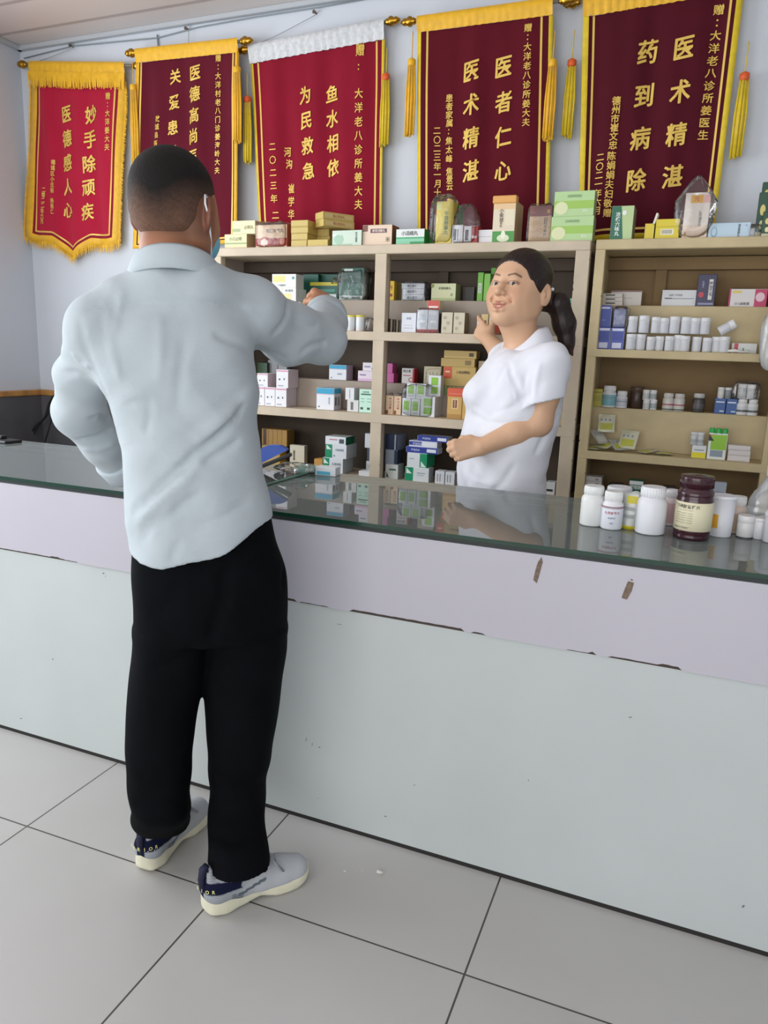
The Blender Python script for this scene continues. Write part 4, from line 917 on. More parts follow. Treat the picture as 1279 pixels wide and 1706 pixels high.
# ---- shoes
def shoe(heel, toe, lab):
    H_ = np.array([heel[0], heel[1], 0.]); T_ = np.array([toe[0], toe[1], 0.]); Lh = np.linalg.norm(T_-H_); f = (T_-H_)/Lh; r = np.array([f[1], -f[0], 0]); R_ = np.stack([r, f, [0, 0, 1]], 1); sc = Lh/.275
    def fld(lo, hi, st=.0035):
        cs = np.array([H_+R_@np.array(q) for q in ((lo[0], lo[1], 0), (lo[0], hi[1], 0), (hi[0], lo[1], 0), (hi[0], hi[1], 0))]); a0, a1 = cs.min(0), cs.max(0)
        return Field(axis(a0[0], (a1[0], st)), axis(a0[1], (a1[1], st)), axis(-.004, (.15, st)))
    lo, hi = (-.06, -.02), (.06, .31)
    rt = empty('shoe', (0, 0, 0)); rt.parent = man; rt.location = -Vector(man.location); 
    # sole
    F = fld(lo, hi); L = Local(F, H_, R_, sc)
    prof = [(.012, .026, .034), (.04, .036, .037), (.09, .034, .034), (.14, .034, .029), (.19, .044, .027), (.235, .044, .026), (.270, .030, .026)]
    def sole(X, Y, Z):
        p = [X-H_[0], Y-H_[1], Z]; x, y = [(p[0]*R_[0, i]+p[1]*R_[1, i])/sc for i in (0, 1)]; z = p[2]/sc
        ys = np.array([q[0] for q in prof]); hw = smooth_interp(np.clip(y, -.02, .29).ravel(), np.array([-.006]+list(ys)+[.288]), np.array([.008]+[q[1] for q in prof]+[.006])).reshape(y.shape)
        top = np.interp(y, [-.01, .03, .10, .16, .22, .28], [.064, .056, .042, .034, .032, .038]); bot = np.interp(y, [-.01, .012, .05, .105, .14, .18, .24, .285], [.022, .004, 0, .004, .009, 0, 0.001, .016])
        flare = 1+.10*np.clip(1-z/.04, 0, 1)
        dx = np.abs(x+.004*np.sin(y*12))-hw*flare; dz = np.maximum(z-top, bot-z); de = np.maximum(-.004-y, y-.288)
        return smax_(smax_(dx, dz, .012), de, .012)
    F.F[:] = sole(F.ax[0][:, None, None], F.ax[1][None, :, None], F.ax[2][None, None, :])
    V, Q = F.mesh(); V = relax(V, Q, 1, .4); o = np_mesh('sole', V, Q, mat('#d9d6bd', .6, name='cream_rubber', noise=.08, nscale=30)); o.parent = rt
    # upper
    F = fld(lo, hi); L = Local(F, H_, R_, sc)
    L.chain([(0, .035, .058), (0, .09, .055), (0, .15, .044), (0, .20, .038), (0, .245, .034)], [.035, .036, .036, .036, .030], .02)
    L.cone((-.006, .19, .034), (.006, .24, .032), .040, .034, .02); L.chain([(0, .040, .06), (0, .056, .080)], [.036, .036], .02); L.ell((0, .016, .100), (.020, .012, .026), .012)
    L.cone((0, .09, .07), (0, .15, .055), .03, .026, .02)
    L.ell((0, .066, .118), (.029, .042, .030), .006, True)
    F.F[:] = np.maximum(F.F, .026*sc-F.ax[2][None, None, :])
    V, Q = F.mesh(); V = relax(V, Q, 2, .4); lv = L.inv(V)
    col = np.tile(np.array(srgb('#b9bcc0')[:3]), (len(V), 1)); x, y, z = lv.T
    rib = .5+.5*np.sin((z+.25*y)*900); col = mixc(col, srgb('#7d858c')[:3], sst(.11, .07, y)*(.35+.4*rib))
    navy = srgb('#0d1230')[:3]; col = mixc(col, navy, ((y < .014) & (np.abs(x) < .011))*1.0)
    band = (z > .066) & (z < .092-.12*np.clip(y-.03, 0, 1)) & (y < .085); col = mixc(col, navy, band*1.0)
    sw = (np.abs(z-(.050+.20*(y-.085))) < .004+.05*np.clip(.10-y, 0, .1)) & (y > .075) & (y < .15); col = mixc(col, srgb('#4d5a63')[:3], sw*.9)
    col = mixc(col, srgb('#5c676e')[:3], ((y > .06) & (y < .09) & (z < .056-.35*(y-.06)))*.7)
    up = np_mesh('upper', V, Q, vmat('knit_upper', .85, bump=.5, bscale=700, spec=.2), col=col); up.parent = rt
    # heel tab, lettering, laces
    T = Matrix([list(R_[0]*sc)+[H_[0]], list(R_[1]*sc)+[H_[1]], list(R_[2]*sc)+[0], [0, 0, 0, 1]])
    m = MB(); nv = mat('#0d1230', .7, name='navy_tab'); m.tube([T @ Vector(q) for q in ((0, .008, .045), (0, .0, .068), (0, -.002, .096), (0, .002, .120), (0, .012, .130))], [.005, .007, .0085, .010, .007], nv, 10); o = m.build('heel_tab'); o.parent = rt
    m = MB(); lm = mat('#e8e08a', .5, name='pale_yellow_print')
    for c, a_ in zip('WARRIOR', np.linspace(-.95, 1.15, 7)):
        cx_, cy_ = .042*math.sin(a_), .032-.045*math.cos(a_); me = glyph(c, .012); ra = Matrix.Rotation(a_, 4, 'Z')
        m.mesh(me, T @ Matrix.Translation((cx_, cy_, .079)) @ ra @ Matrix(((.012, 0, 0, 0), (0, 0, -1, 0), (0, .014, 0, 0), (0, 0, 0, 1))), lm)
    o = m.build('lettering'); o.parent = rt; o['label'] = 'pale yellow heel lettering'
    m = MB(); lc = mat('#9aa0a6', .8, name='lace_cord')
    for k, y_ in enumerate((.162, .176, .190, .204)):
        zt_ = .089-.28*(y_-.162); w_ = .020
        m.tube([T @ Vector(q) for q in ((-w_, y_, zt_-.012), (-w_*.5, y_+.004, zt_-.001), (w_*.5, y_-.002, zt_), (w_, y_+.006, zt_-.012))], .0024, lc, 6)
    for s_ in (-1, 1):
        m.tube([T @ Vector(q) for q in ((0, .168, .090), (s_*.018, .170, .102), (s_*.038, .180, .084), (s_*.040, .196, .066), (s_*.020, .184, .082), (0, .170, .090))], .0024, lc, 6)
    o = m.build('laces'); o.parent = rt
    return rt
hl, tl_ = U(247, 1450, Z=0), U(346, 1364, Z=.02)
shoe((U(236, 1455, Z=0).x, U(236, 1455, Z=0).y), (U(336, 1356, Z=0).x, U(336, 1356, Z=0).y), 'l')
shoe((U(338, 1522, Z=0).x, U(338, 1522, Z=0).y), (U(506, 1456, Z=0).x, U(506, 1456, Z=0).y), 'r')
print('shoes', U(250, 1456, Z=0), U(338, 1352, Z=0), U(348, 1524, Z=0), U(508, 1458, Z=0))
# ================================================================ THE WOMAN
wo = empty('person', (-.60, 2.58, 0)); tag(wo, 'smiling person with dark ponytail and white short-sleeved coat, pointing at the shelves', 'person')
WF = nrm((-.70, -.71, 0)); WR = nrm((-.71, .70, 0)); up_ = np.array([0, 0, 1.])        # torso forward, her right
wn = Vector((-.26, .966, 0)); 
def W_(px, py, Y=2.58): return np.array(U(px, py, Y=Y))
eyeM = W_(840, 472, 2.49)
HR2 = frame((-.335, -.942, 0), pitch=.16, roll=-.02); HS2 = 1.07
HC2 = eyeM-HR2 @ np.array([0, .085, 0])*HS2
nb = W_(872, 578, 2.60)
F = Field(axis(-1.02, (-.84, .0032), (-.74, .0035), (-.44, .0028), (-.34, .007)), axis(2.24, (2.30, .006), (2.36, .0034), (2.42, .0034), (2.74, .0028), (2.84, .0045), (2.95, .003)), axis(0, (.90, .014), (1.02, .0032), (1.26, .009), (1.33, .005), (1.66, .0028)))
L = Local(F, HC2, HR2, HS2); head(L, wide=1.07, cheeks=.004, smile=True)
L.ell((0, .030, -.075), (.058, .050, .030), .03)
F.chain([L.p((0, -.02, -.05)), L.p((0, -.025, -.10)), nb, nb+np.array([0, 0, -.06])], [.056, .053, .056, .065], .03)
F.loft([(1.25, -.60, 2.60, .12, .08, math.atan2(.70, -.71)), (1.10, -.605, 2.60, .115, .095, math.atan2(.70, -.71)), (.95, -.61, 2.60, .12, .10, math.atan2(.70, -.71)), (.78, -.62, 2.60, .135, .10, math.atan2(.70, -.71))], .02)
LS = W_(918, 602, 2.48); LE = W_(897, 704, 2.47); LW = W_(802, 744, 2.39)
RS = W_(842, 598, 2.72); RE = W_(853, 612, 2.70); RW = W_(812, 564, 2.84)
F.chain([LS, nb+np.array([0, 0, -.05]), RS], [.052, .06, .05], .03)
F.chain([LS, LS*.45+LE*.55, LE], [.052, .047, .043], .02); F.chain([LE, LE*.6+LW*.4, LW], [.043, .040, .028], .02)
F.chain([RS, RE, RE*.5+RW*.5, RW], [.046, .042, .037, .026], .02)
hd = nrm(W_(762, 750, 2.36)-LW)
hand(F, LW+hd*.004, hd, (.15, .95, -.1), (-.05, .25, .9), curl=((62, 95, 60), (66, 95, 60), (68, 95, 60), (70, 95, 60)), thumb=((55, 30), .75), sc=.98)
hd2 = nrm(W_(789, 538, 2.90)-RW)
hand(F, RW-hd2*.004, hd2, (.35, .80, -.2), (.85, -.1, .6), curl=((8, 14, 10), (45, 60, 35), (55, 60, 35), (58, 60, 35)), thumb=((10, 10), .1), sc=.90)
for dx in (-.075, .075):
    hp_ = np.array([-.63, 2.60, .80])+WR*dx; F.chain([hp_, hp_*[1, 1, .55]+np.array([0, 0, .0]), hp_*[1, 1, .09]+np.array([0, 0, .0]), hp_*[1, 1, .05]+WF*.13], [.085, .058, .04, .032], .03)
V, Q = F.mesh(); V = relax(V, Q, 1, .35); lv = L.inv(V); x, y, z = lv.T; nearh = np.linalg.norm(lv, axis=1) < .17
base = np.array(srgb('#d8ad8c')[:3]); col = np.tile(base, (len(V), 1))
col = mixc(col, srgb('#c98f70')[:3], nearh*np.exp(-(((np.abs(x)-.042)/.02)**2+((z+.035)/.022)**2))*(y > .03)*.55)
mo = np.minimum(dseg(lv, (-.030, .080, -.0595), (0, .0970, -.0635)), dseg(lv, (.030, .080, -.0595), (0, .0970, -.0635))); ml = np.minimum(dseg(lv, (-.028, .080, -.064), (0, .0950, -.0820)), dseg(lv, (.028, .080, -.064), (0, .0950, -.0820)))
col = mixc(col, srgb('#b0695c')[:3], sst(.0095, .0062, np.minimum(mo, ml))*nearh*.8)
for s_ in (-1, 1):
    br = np.minimum(dseg(lv, (s_*.014, .09, .0215), (s_*.034, .088, .0270)), dseg(lv, (s_*.034, .088, .0270), (s_*.048, .072, .0215)))
    br2 = np.sqrt(np.minimum(((z-(.0215+.0055*np.clip((np.abs(x)-.014)/.02, 0, 1)-.005*np.clip((np.abs(x)-.036)/.012, 0, 2))))**2, 1)); inx = (x*s_ > .013) & (x*s_ < .050) & (y > .05)
    col = mixc(col, srgb('#4a3025')[:3], sst(.0042, .0018, br2)*inx*.8)
    dl = np.sqrt((x-s_*.031)**2/.0155**2+(z-.0)**2/.0062**2); col = mixc(col, srgb('#6a4334')[:3], (nearh & (y > .05))*np.exp(-((dl-1)/.28)**2)*.75*(z > -.004))
col = mixc(col, srgb('#2a1a16')[:3], ((z > -.076) & (z < -.058) & (np.abs(x) < .024) & (y < .0915-.1*x*x*40) & (y > .07) & (mo > .004) & (ml > .004) & (np.minimum(mo, ml) < .012))*0.0)
pos = V.copy(); Vs, Qs, Cs, off_ = [V], [Q], [col], len(V)
mis = [np.zeros(len(Q), int)]
# eyeballs and teeth belong to the same body mesh
gz = L.inv(np.array([[0, 0, CAMH]]))[0]; gz = gz/np.linalg.norm(gz)
for s_ in (-1, 1):
    v, q = uvsphere((s_*.031, .0785, -.0005), .0128, 20); d = v-np.array((s_*.031, .0785, -.0005)); d = d/np.linalg.norm(d, axis=1)[:, None]; c = d @ nrm(gz*.85+np.array([0, .25, 0])); cc = np.tile(np.array([.50, .46, .43]), (len(v), 1))
    cc = mixc(cc, srgb('#2c1a12')[:3], sst(.84, .88, c)); cc = mixc(cc, (.005, .004, .004), sst(.965, .975, c))
    Vs.append(L.o+(v*HS2) @ HR2.T); Qs.append(q+off_); Cs.append(cc); mis.append(np.ones(len(q), int)); off_ += len(v)
for k in range(-4, 6):
    xx = (k-.5)*.0066; v, q = uvsphere((xx, .0925-xx*xx*18, -.0695+abs(xx)*.14), 1, 6, sq=(.0036, .003, .0060)); Vs.append(L.o+(v*HS2) @ HR2.T); Qs.append(q+off_); Cs.append(np.tile(np.array([.74, .70, .62]), (len(v), 1))); mis.append(np.ones(len(q), int)); off_ += len(v)
under(np_mesh('body', np.concatenate(Vs), np.concatenate(Qs), [skin_m, eye_m], col=np.concatenate(Cs), mi=np.concatenate(mis)), wo)
# ---- hair and ponytail
hm = vmat('dark_brown_hair', .42, bump=.3, bscale=250, spec=.45)
G = Field(axis(-.78, (-.30, .0032)), axis(2.42, (2.86, .0032)), axis(1.18, (1.68, .0032))); K = Local(G, HC2, HR2, HS2)
K.ell((0, -.018, .036), (.087, .103, .094), 0); K.ell((0, .004, .012), (.0905, .078, .078), .01); K.ell((0, -.055, -.01), (.068, .060, .060), .02)
def hcut(X, Y, Z):
    p = [X-HC2[0], Y-HC2[1], Z-HC2[2]]; x, y, z = [(p[0]*HR2[0, i]+p[1]*HR2[1, i]+p[2]*HR2[2, i])/HS2 for i in range(3)]
    ax_ = np.abs(x); hl = np.where(ax_ < .055, .088-.25*np.clip(ax_-.02, 0, 1), .079-(ax_-.055)*2.4)          # forehead line falling to the temple
    front = np.where(y > -.01, hl+np.clip((y-.03), -1, 1)*.28-z, -.1)
    low = np.where(y <= -.01, (-.035-z)*np.ones_like(x)+0*y, -.1); earh = (((y+.012)/.019)**2+((z+.018)/.034)**2 < 1) & (ax_ > .05)
    yt = .045+.45*np.maximum(z, -.04); front = np.where(z > -.034, np.minimum(hl-z, y-yt), np.maximum(y-.012, -.034-z)); low = np.where(y > -.03, -.036-z, -.060-z)
    return np.maximum(np.maximum(front, low), np.where(earh, .01, -.1))
G.F = np.maximum(G.F, hcut(G.ax[0][:, None, None], G.ax[1][None, :, None], G.ax[2][None, None, :]).astype(np.float32))
tie = K.p((.045, -.092, -.012)); 
pt = [tie, W_(930, 505, 2.66), W_(940, 540, 2.68), W_(944, 570, 2.68), W_(953, 592, 2.67)]
G.chain([K.p((.03, -.075, .0))]+pt, [.030, .022, .036, .038, .026, .004], .014)
Ax = np.arctan2
G.disp(lambda X, Y, Z: .0007*np.sin((X*.9-Y*.5)*420+Z*60)+.0005*np.sin((X+Y)*700+Z*90), (-.8, 2.4, 1.1), (-.28, 2.9, 1.7))
V, Q = G.mesh(); V = relax(V, Q, 3, .5); lv = K.inv(V); st = .5+.5*np.sin(lv[:, 0]*500+lv[:, 2]*120+3*np.sin(lv[:, 1]*40))
col = mixc(np.tile(np.array(srgb('#1d1210')[:3]), (len(V), 1)), srgb('#3d241b')[:3], st*.55*rng.random(len(V))); col = mixc(col, srgb('#5b2f20')[:3], sst(1.36, 1.22, V[:, 2])*.8)
hr = under(np_mesh('hair', V, Q, hm, col=col), wo)
T = Matrix.Translation(Vector(tie)) @ Vector((0, 0, 1)).rotation_difference(Vector(pt[1]-tie).normalized()).to_matrix().to_4x4()
o = MB().lathe([(.020, -.006), (.027, -.004), (.029, 0), (.027, .004), (.020, .006)], mat('#15131a', .6, name='hair_tie_cloth'), n=20, T=T).build('hair_tie'); o.parent = hr
v_, q_ = uvsphere(W_(920, 482, 2.60), .006, 8); o = np_mesh('hair_bead', v_, q_, mat('#f2f2f2', .2)); o.parent = hr; o['label'] = 'small pearly white bead'
# ---- white coat
coat_m = vmat('white_coat_cotton', .8, sheen=.1, bump=.3, bscale=900, spec=.2, wrinkle=.25)
F = Field(axis(-.94, (-.32, .0045)), axis(2.34, (2.88, .0045)), axis(.66, (1.42, .0048)))
ya = math.atan2(.70, -.71)
def ws(y_, l, r, dep, Yc=2.58, gr=0):
    a, b_ = W_(l, y_, Yc), W_(r, y_, Yc); c = (a+b_)/2; hw = np.linalg.norm(b_-a)/2
    # silhouette half width of an ellipse (rx across shoulders, ry = dep) turned by ~56 deg from the view
    sn, cs_ = math.sin(.97), math.cos(.97); rx = math.sqrt(max(hw*hw-(dep*sn)**2, .09**2*cs_**2))/cs_
    return (c[2], c[0], c[1], rx, dep, ya)
st_ = [ws(840, 758, 912, .135), ws(810, 760, 911, .135), ws(780, 763, 908, .135), ws(757, 765, 913, .138), ws(725, 768, 924, .142), ws(690, 779, 930, .142), ws(667, 781, 934, .14), ws(640, 789, 936, .135), ws(610, 806, 936, .120), ws(585, 828, 930, .09)]
st_ = [(z_, cx_, cy_, min(rx_, .185), ry_, a_) for z_, cx_, cy_, rx_, ry_, a_ in st_]
lo_ = st_[0]; st_.append((.68, lo_[1], lo_[2], lo_[3]*1.03, lo_[4], lo_[5]))
F.loft(st_, .02, n=2.2, cap=.03)
F.ell(W_(800, 655, 2.52), (.06, .06, .05), None, .05)
F.chain([LS+np.array([-.005, 0, -.006]), nb+np.array([.03, 0, -.060]), nb+np.array([-.03, .01, -.066]), RS], [.060, .058, .058, .055], .045)
F.chain([RS, RE*.98+RS*.02], [.055, .056], .03)
# left sleeve: its own open tube, joined on at the shoulder
SF = Field(*F.ax); ad = nrm(LE-LS); SF.chain([LS, LS*.5+LE*.5, LS*.0+LE*1.0], [.060, .066, .074], 0, k2=.0)
ce = W_(896, 672, 2.47); cn = nrm(ad+np.array([.42, .05, 0])); X = F.ax[0][:, None, None]; Y = F.ax[1][None, :, None]; Z = F.ax[2][None, None, :]
pl = (X-ce[0])*cn[0]+(Y-ce[1])*cn[1]+(Z-ce[2])*cn[2]
tA = (X-LS[0])*ad[0]+(Y-LS[1])*ad[1]+(Z-LS[2])*ad[2]; rad = np.sqrt(np.maximum((X-LS[0])**2+(Y-LS[1])**2+(Z-LS[2])**2-tA**2, 0))
SF.F = np.maximum(np.maximum(SF.F, pl), -np.maximum(rad-.056-.03*np.clip(tA, 0, 1), -pl-.03)).astype(np.float32)
F.F = smin_(F.F, SF.F, .022).astype(np.float32)
for pts in ([(823, 612), (850, 610)], [(823, 612), (826, 650), (835, 686)], [(850, 610), (853, 650), (860, 684)]): crease(F, pts, .0025, .004, t0=2.0)
F.disp(lambda X, Y, Z: .0018*np.sin((X-Y)*40+Z*38+2*np.sin(Z*14))+.0010*np.sin((X-Y)*70-Z*60), (-1, 2.3, .6), (-.3, 2.9, 1.5))
for pts, am, w_ in (([(846, 600), (852, 625), (866, 655), (871, 678)], .009, .009), ([(782, 690), (810, 703), (845, 708), (880, 700)], .006, .010), ([(815, 690), (850, 680), (880, 655)], .004, .010), ([(785, 675), (800, 682), (822, 700)], .002, .012), ([(860, 770), (840, 800), (812, 828)], .004, .012), ([(900, 600), (892, 640), (890, 670)], -.004, .010),
        ([(875, 620), (872, 650), (876, 668)], .003, .009), ([(930, 690), (905, 730), (890, 760)], .005, .014), ([(860, 590), (840, 610), (825, 640)], .005, .010)):
    crease(F, pts, am*1.5, w_*.8, t0=2.0)
V, Q = F.mesh(); V = relax(V, Q, 1, .5); coat = under(np_mesh('white_coat', V, Q, coat_m, col=np.tile(np.array(srgb('#e9eaf2')[:3]), (len(V), 1))), wo)
cw = mat('#e9eaf2', .8, name='coat_collar_cotton', bump=.2, bscale=900, spec=.2)
# collar leaf lying on the shoulder, chest pocket, placket, buttons
def sheet(name, pix, th, m, par, n=10, dY=.004):
    """thin cloth piece laid over the coat; pix is a quad/strip [(left px), (right px)] rows, found on the coat surface"""
    A = []
    for (a, b_) in pix:
        row = []
        for i in range(n+1):
            t = i/n; p = march(F, a[0]*(1-t)+b_[0]*t, a[1]*(1-t)+b_[1]*t, 1.9); row.append(p)
        A.append(row)
    good = [p for r in A for p in r if p is not None]
    if not good: return
    vs = []
    for r in A:
        last = None
        for i, p in enumerate(r):
            if p is None: p = next((q for q in r[i:] if q is not None), last if last is not None else good[0])
            last = p; vs.append(p)
    vs = np.array(vs); d = vs-np.array([0, 0, CAMH]); d /= np.linalg.norm(d, axis=1)[:, None]; fr = vs-d*dY; bk = vs+d*.004; R_, N_ = len(pix), n+1; m_ = MB(); K_ = R_*N_
    m_.add(list(fr)+list(bk), [(i*N_+j, (i+1)*N_+j, (i+1)*N_+j+1, i*N_+j+1) for i in range(R_-1) for j in range(n)]+[(i*N_+0, (i+1)*N_, (i+1)*N_+K_, i*N_+K_) for i in range(R_-1)]+[(i*N_+n, (i+1)*N_+n, (i+1)*N_+n+K_, i*N_+n+K_) for i in range(R_-1)]
           +[(j, j+1, j+1+K_, j+K_) for j in range(n)]+[((R_-1)*N_+j, (R_-1)*N_+j+1, (R_-1)*N_+j+1+K_, (R_-1)*N_+j+K_) for j in range(n)], m, True)
    o = m_.build(name); o.parent = par; return o
m = MB(); rows = []
cc = nb+np.array([.006, .0, .044]); n = 40
prof = [(.066, -.04), (.066, .008), (.070, .015), (.078, .010), (.094, -.018), (.116, -.058), (.114, -.062), (.085, -.04)]
vs = []; gap = .38
for (r_, z_) in prof:
    for i in range(n+1):
        a_ = math.pi/2+gap+(2*math.pi-2*gap)*i/n; fx, fy = math.cos(a_), math.sin(a_); ext = (abs(i/n-.5)*2)**3
        p = cc+WR*(-fx)*(r_*1.05)+WF*(fy*r_*.95+.006)+up_*(z_*(1+.5*ext*(z_ < 0))-.062*max(0, fy)-.014*fy); vs.append(p)
N1 = n+1
m.add(vs, [(k*N1+i, k*N1+i+1, (k+1)*N1+i+1, (k+1)*N1+i) for k in range(len(prof)-1) for i in range(n)], cw, True); o = m.build('collar'); o.parent = coat
# ---- lower garments, mostly behind the counter
dk = mat('#23242c', .8, name='dark_trousers')
F2 = Field(axis(-.88, (-.36, .009)), axis(2.36, (2.86, .009)), axis(.05, (.80, .012)))
F2.loft([(.78, -.63, 2.60, .165, .125, ya), (.70, -.63, 2.60, .165, .125, ya), (.62, -.63, 2.60, .16, .12, ya)], 0)
for dx in (-.078, .078):
    c = np.array([-.63, 2.60, 0])+WR*dx; F2.chain([c+[0, 0, .66], c+[0, 0, .4], c+[0, 0, .09]], [.098, .075, .062], .02)
V, Q = F2.mesh(); under(np_mesh('trousers', V, Q, dk), wo)
for dx in (-.078, .078):
    c = np.array([-.63, 2.60, 0])+WR*dx; m = MB(); rows = [(-.06, .03, .05), (0, .038, .06), (.07, .040, .05), (.13, .036, .038), (.165, .015, .025)]
    vs = []; nn = 12
    for (t_, w_, h_) in rows:
        for i in range(nn):
            a_ = 2*math.pi*i/nn; vs.append(c+WF*t_+WR*(w_*math.cos(a_))+up_*(h_*(.5+.5*math.sin(a_))+.001))
    m.add(vs, [(k*nn+i, k*nn+(i+1) % nn, (k+1)*nn+(i+1) % nn, (k+1)*nn+i) for k in range(len(rows)-1) for i in range(nn)]+[tuple(range(nn)), tuple(range((len(rows)-1)*nn, len(rows)*nn))], mat('#17171a', .5), True)
    under(m.build('shoe'), wo)
# ================================================================ GOODS: cartons
ORD = ['first', 'second', 'third', 'fourth', 'fifth', 'sixth', 'seventh', 'eighth', 'ninth', 'tenth', 'eleventh', 'twelfth']
W_c, DK = '#e4e6ea', '#30363c'
def lim_y(Y, z):
    if Y < 2.9: return 9
    if z > 1.68: return 3.215
    if Y < 3.06 and (T1-.05 < z < T1s-.01 or T2-.09 < z < T2s-.01) and abs(z-.95) > .0: return 3.078
    return 3.163
TL_, T1, T1s, T2, T2s, T3 = 1.713, 1.370, 1.505, 1.030, 1.158, .752
def carton(level, bb, d, front, side, top, label, decs=(), texts=(), cat='box', group=None, Y=None, name='medicine_box', dz=0, rot=0, rough=.38, gap=0):
    """one printed carton standing on a surface; bb = its front face in the photo (x0, ytop, x1, ybottom)"""
    x0, yt, x1, yb = bb; ym = (yt+yb)/2; Y = 2.97 if Y is None else Y
    a, b_ = U(x0, ym, Y=Y), U(x1, ym, Y=Y); w_ = b_.x-a.x; xm = (x0+x1)/2; h_ = U(xm, yt, Y=Y).z-U(xm, yb, Y=Y).z
    z0 = level+dz if level is not None else U(xm, yb, Y=Y).z
    d = min(d, lim_y(Y, z0)-Y)
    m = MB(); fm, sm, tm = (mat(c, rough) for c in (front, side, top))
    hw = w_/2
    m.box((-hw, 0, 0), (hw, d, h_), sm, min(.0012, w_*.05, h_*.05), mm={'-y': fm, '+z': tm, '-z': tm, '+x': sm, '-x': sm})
    for dc in decs:
        u0, v0, u1, v1, c = dc[:5]; face = dc[5] if len(dc) > 5 else 'f'; e = .0012
        if face == 'f': m.rect(-hw+e+u0*(w_-2*e), -hw+e+u1*(w_-2*e), e+v0*(h_-2*e), e+v1*(h_-2*e), -.0003-.0001*len(m.v)/400, mat(c, rough))
        elif face == 's': X = hw+.0004; m.add([(X, e+u0*(d-2*e), e+v0*(h_-2*e)), (X, e+u1*(d-2*e), e+v0*(h_-2*e)), (X, e+u1*(d-2*e), e+v1*(h_-2*e)), (X, e+u0*(d-2*e), e+v1*(h_-2*e))], [(0, 1, 2, 3)], mat(c, rough))
        elif face == 'o':   # oval patch
            m.add([(-hw+w_*u0+w_*u1*math.cos(t), -.0005-.00012*len(m.mats), h_*v0+h_*v1*math.sin(t)) for t in [2*math.pi*k/14 for k in range(14)]], [tuple(range(14))], mat(c, rough))
        elif face == 'v':   # slanting patch
            m.add([(-hw+w_*u, -.0005, h_*v) for u, v in ((u0, v0), (u1, v0), (u0, v1))], [(0, 1, 2)], mat(c, rough))
    for tx in texts:
        s, u, v, hf, c = tx[:5]; face = tx[5] if len(tx) > 5 else 'f'; vert = len(tx) > 6
        if face == 'f': text(m, s, -hw+w_*u, h_*v, h_*hf, mat(c, rough), -.0009, vert=vert, bold=.012)
        else: text(m, s, d*u, h_*v, h_*hf, mat(c, rough), 0, T=Matrix.Translation((hw+.0009, 0, 0)) @ Matrix.Rotation(math.pi/2, 4, 'Z'), vert=vert, bold=.012)
    o = m.build(name, loc=((a.x+b_.x)/2+gap, Y, z0+.0004), rz=rot); tag(o, label, cat, group); o['_h'] = h_; o['_d'] = d; return o
def top_of(o): h = o['_h']; return o.location.z+h
def rowback(o, n, d, group, label=None):
    """more cartons of the same kind packed one behind the other"""
    c, s_ = math.cos(o.rotation_euler.z), math.sin(o.rotation_euler.z); d2 = min(d, (lim_y(o.location.y, o.location.z)-o.location.y)/n)
    if d2 < d: o.scale.y = d2/d; d = d2
    for k in range(1, n):
        p = o.copy(); C.objects.link(p); p.location = (o.location.x-s_*d*k, o.location.y+c*d*k, o.location.z); p['group'] = group
        b0 = (label or o['label']).split(',')[0]; p['label'] = b0+', '+(ORD[k]+' from the front' if k < n-1 else 'rearmost')
    o['label'] = (label or o['label']).split(',')[0]+', foremost'; o['group'] = group
def film_bag(label, c, s, name='plastic_bag', seed=1, m=None, cat='bag', neck=None, amp=.12, milky=False, e=.32):
    """thin clear bag: crumpled closed film round its contents, gathered at the neck"""
    r = random.Random(seed); ph = [r.uniform(0, 6.28) for _ in range(8)]; n, k = 22, 40; V = []; cx_, cy_, cz_ = c; sx, sy, sz = s
    for i in range(n+1):
        t = i/n; th = math.pi*t
        for j in range(k):
            a = 2*math.pi*j/k; ca, sa = math.cos(a), math.sin(a); st, ct = math.sin(th), math.cos(th)
            q = lambda v: math.copysign(abs(v)**e, v)
            w_ = 1+amp*(.5*math.sin(3*a+ph[0]+5*t)+.3*math.sin(7*a+ph[1]+9*t)+.35*math.sin(11*t+ph[2]+2*a)+.2*math.sin(17*a+23*t+ph[3]))
            x, y, z = q(st)*q(ca)*w_, q(st)*q(sa)*w_, q(ct)
            if neck and z > .35: f = 1-(z-.35)/.65*neck; x *= f; y *= f; z += (z-.35)*.5*neck
            V.append((cx_+x*sx, cy_+y*sy, cz_+max(-.985, z*(1+(.06*math.sin(5*a+ph[4]) if z > 0 else 0)))*sz))
    F = [(i*k+j, (i+1)*k+j, (i+1)*k+(j+1) % k, i*k+(j+1) % k) for i in range(n) for j in range(k)]
    o = MB().add(V, F, m or bag_m, True).build(name); tag(o, label, cat); return o
bag_m = film('clear_bag_film', gloss=.035, rough=.10, opac=.035, bump=.30, bscale=45, col=(.95, .95, .97)); milk = film('milky_bag_film', gloss=.12, rough=.25, opac=.62, bump=.6, bscale=25, col=(.86, .87, .88))
TL_, T1, T1s, T2, T2s, T3 = 1.713, 1.370, 1.505, 1.030, 1.158, .752
RT, RA, RAs, RB, RBs, RC = 1.714, 1.328, 1.493, .948, 1.108, .77
SYs = 3.115     # front of goods standing on a raised tier
Yt = 2.985
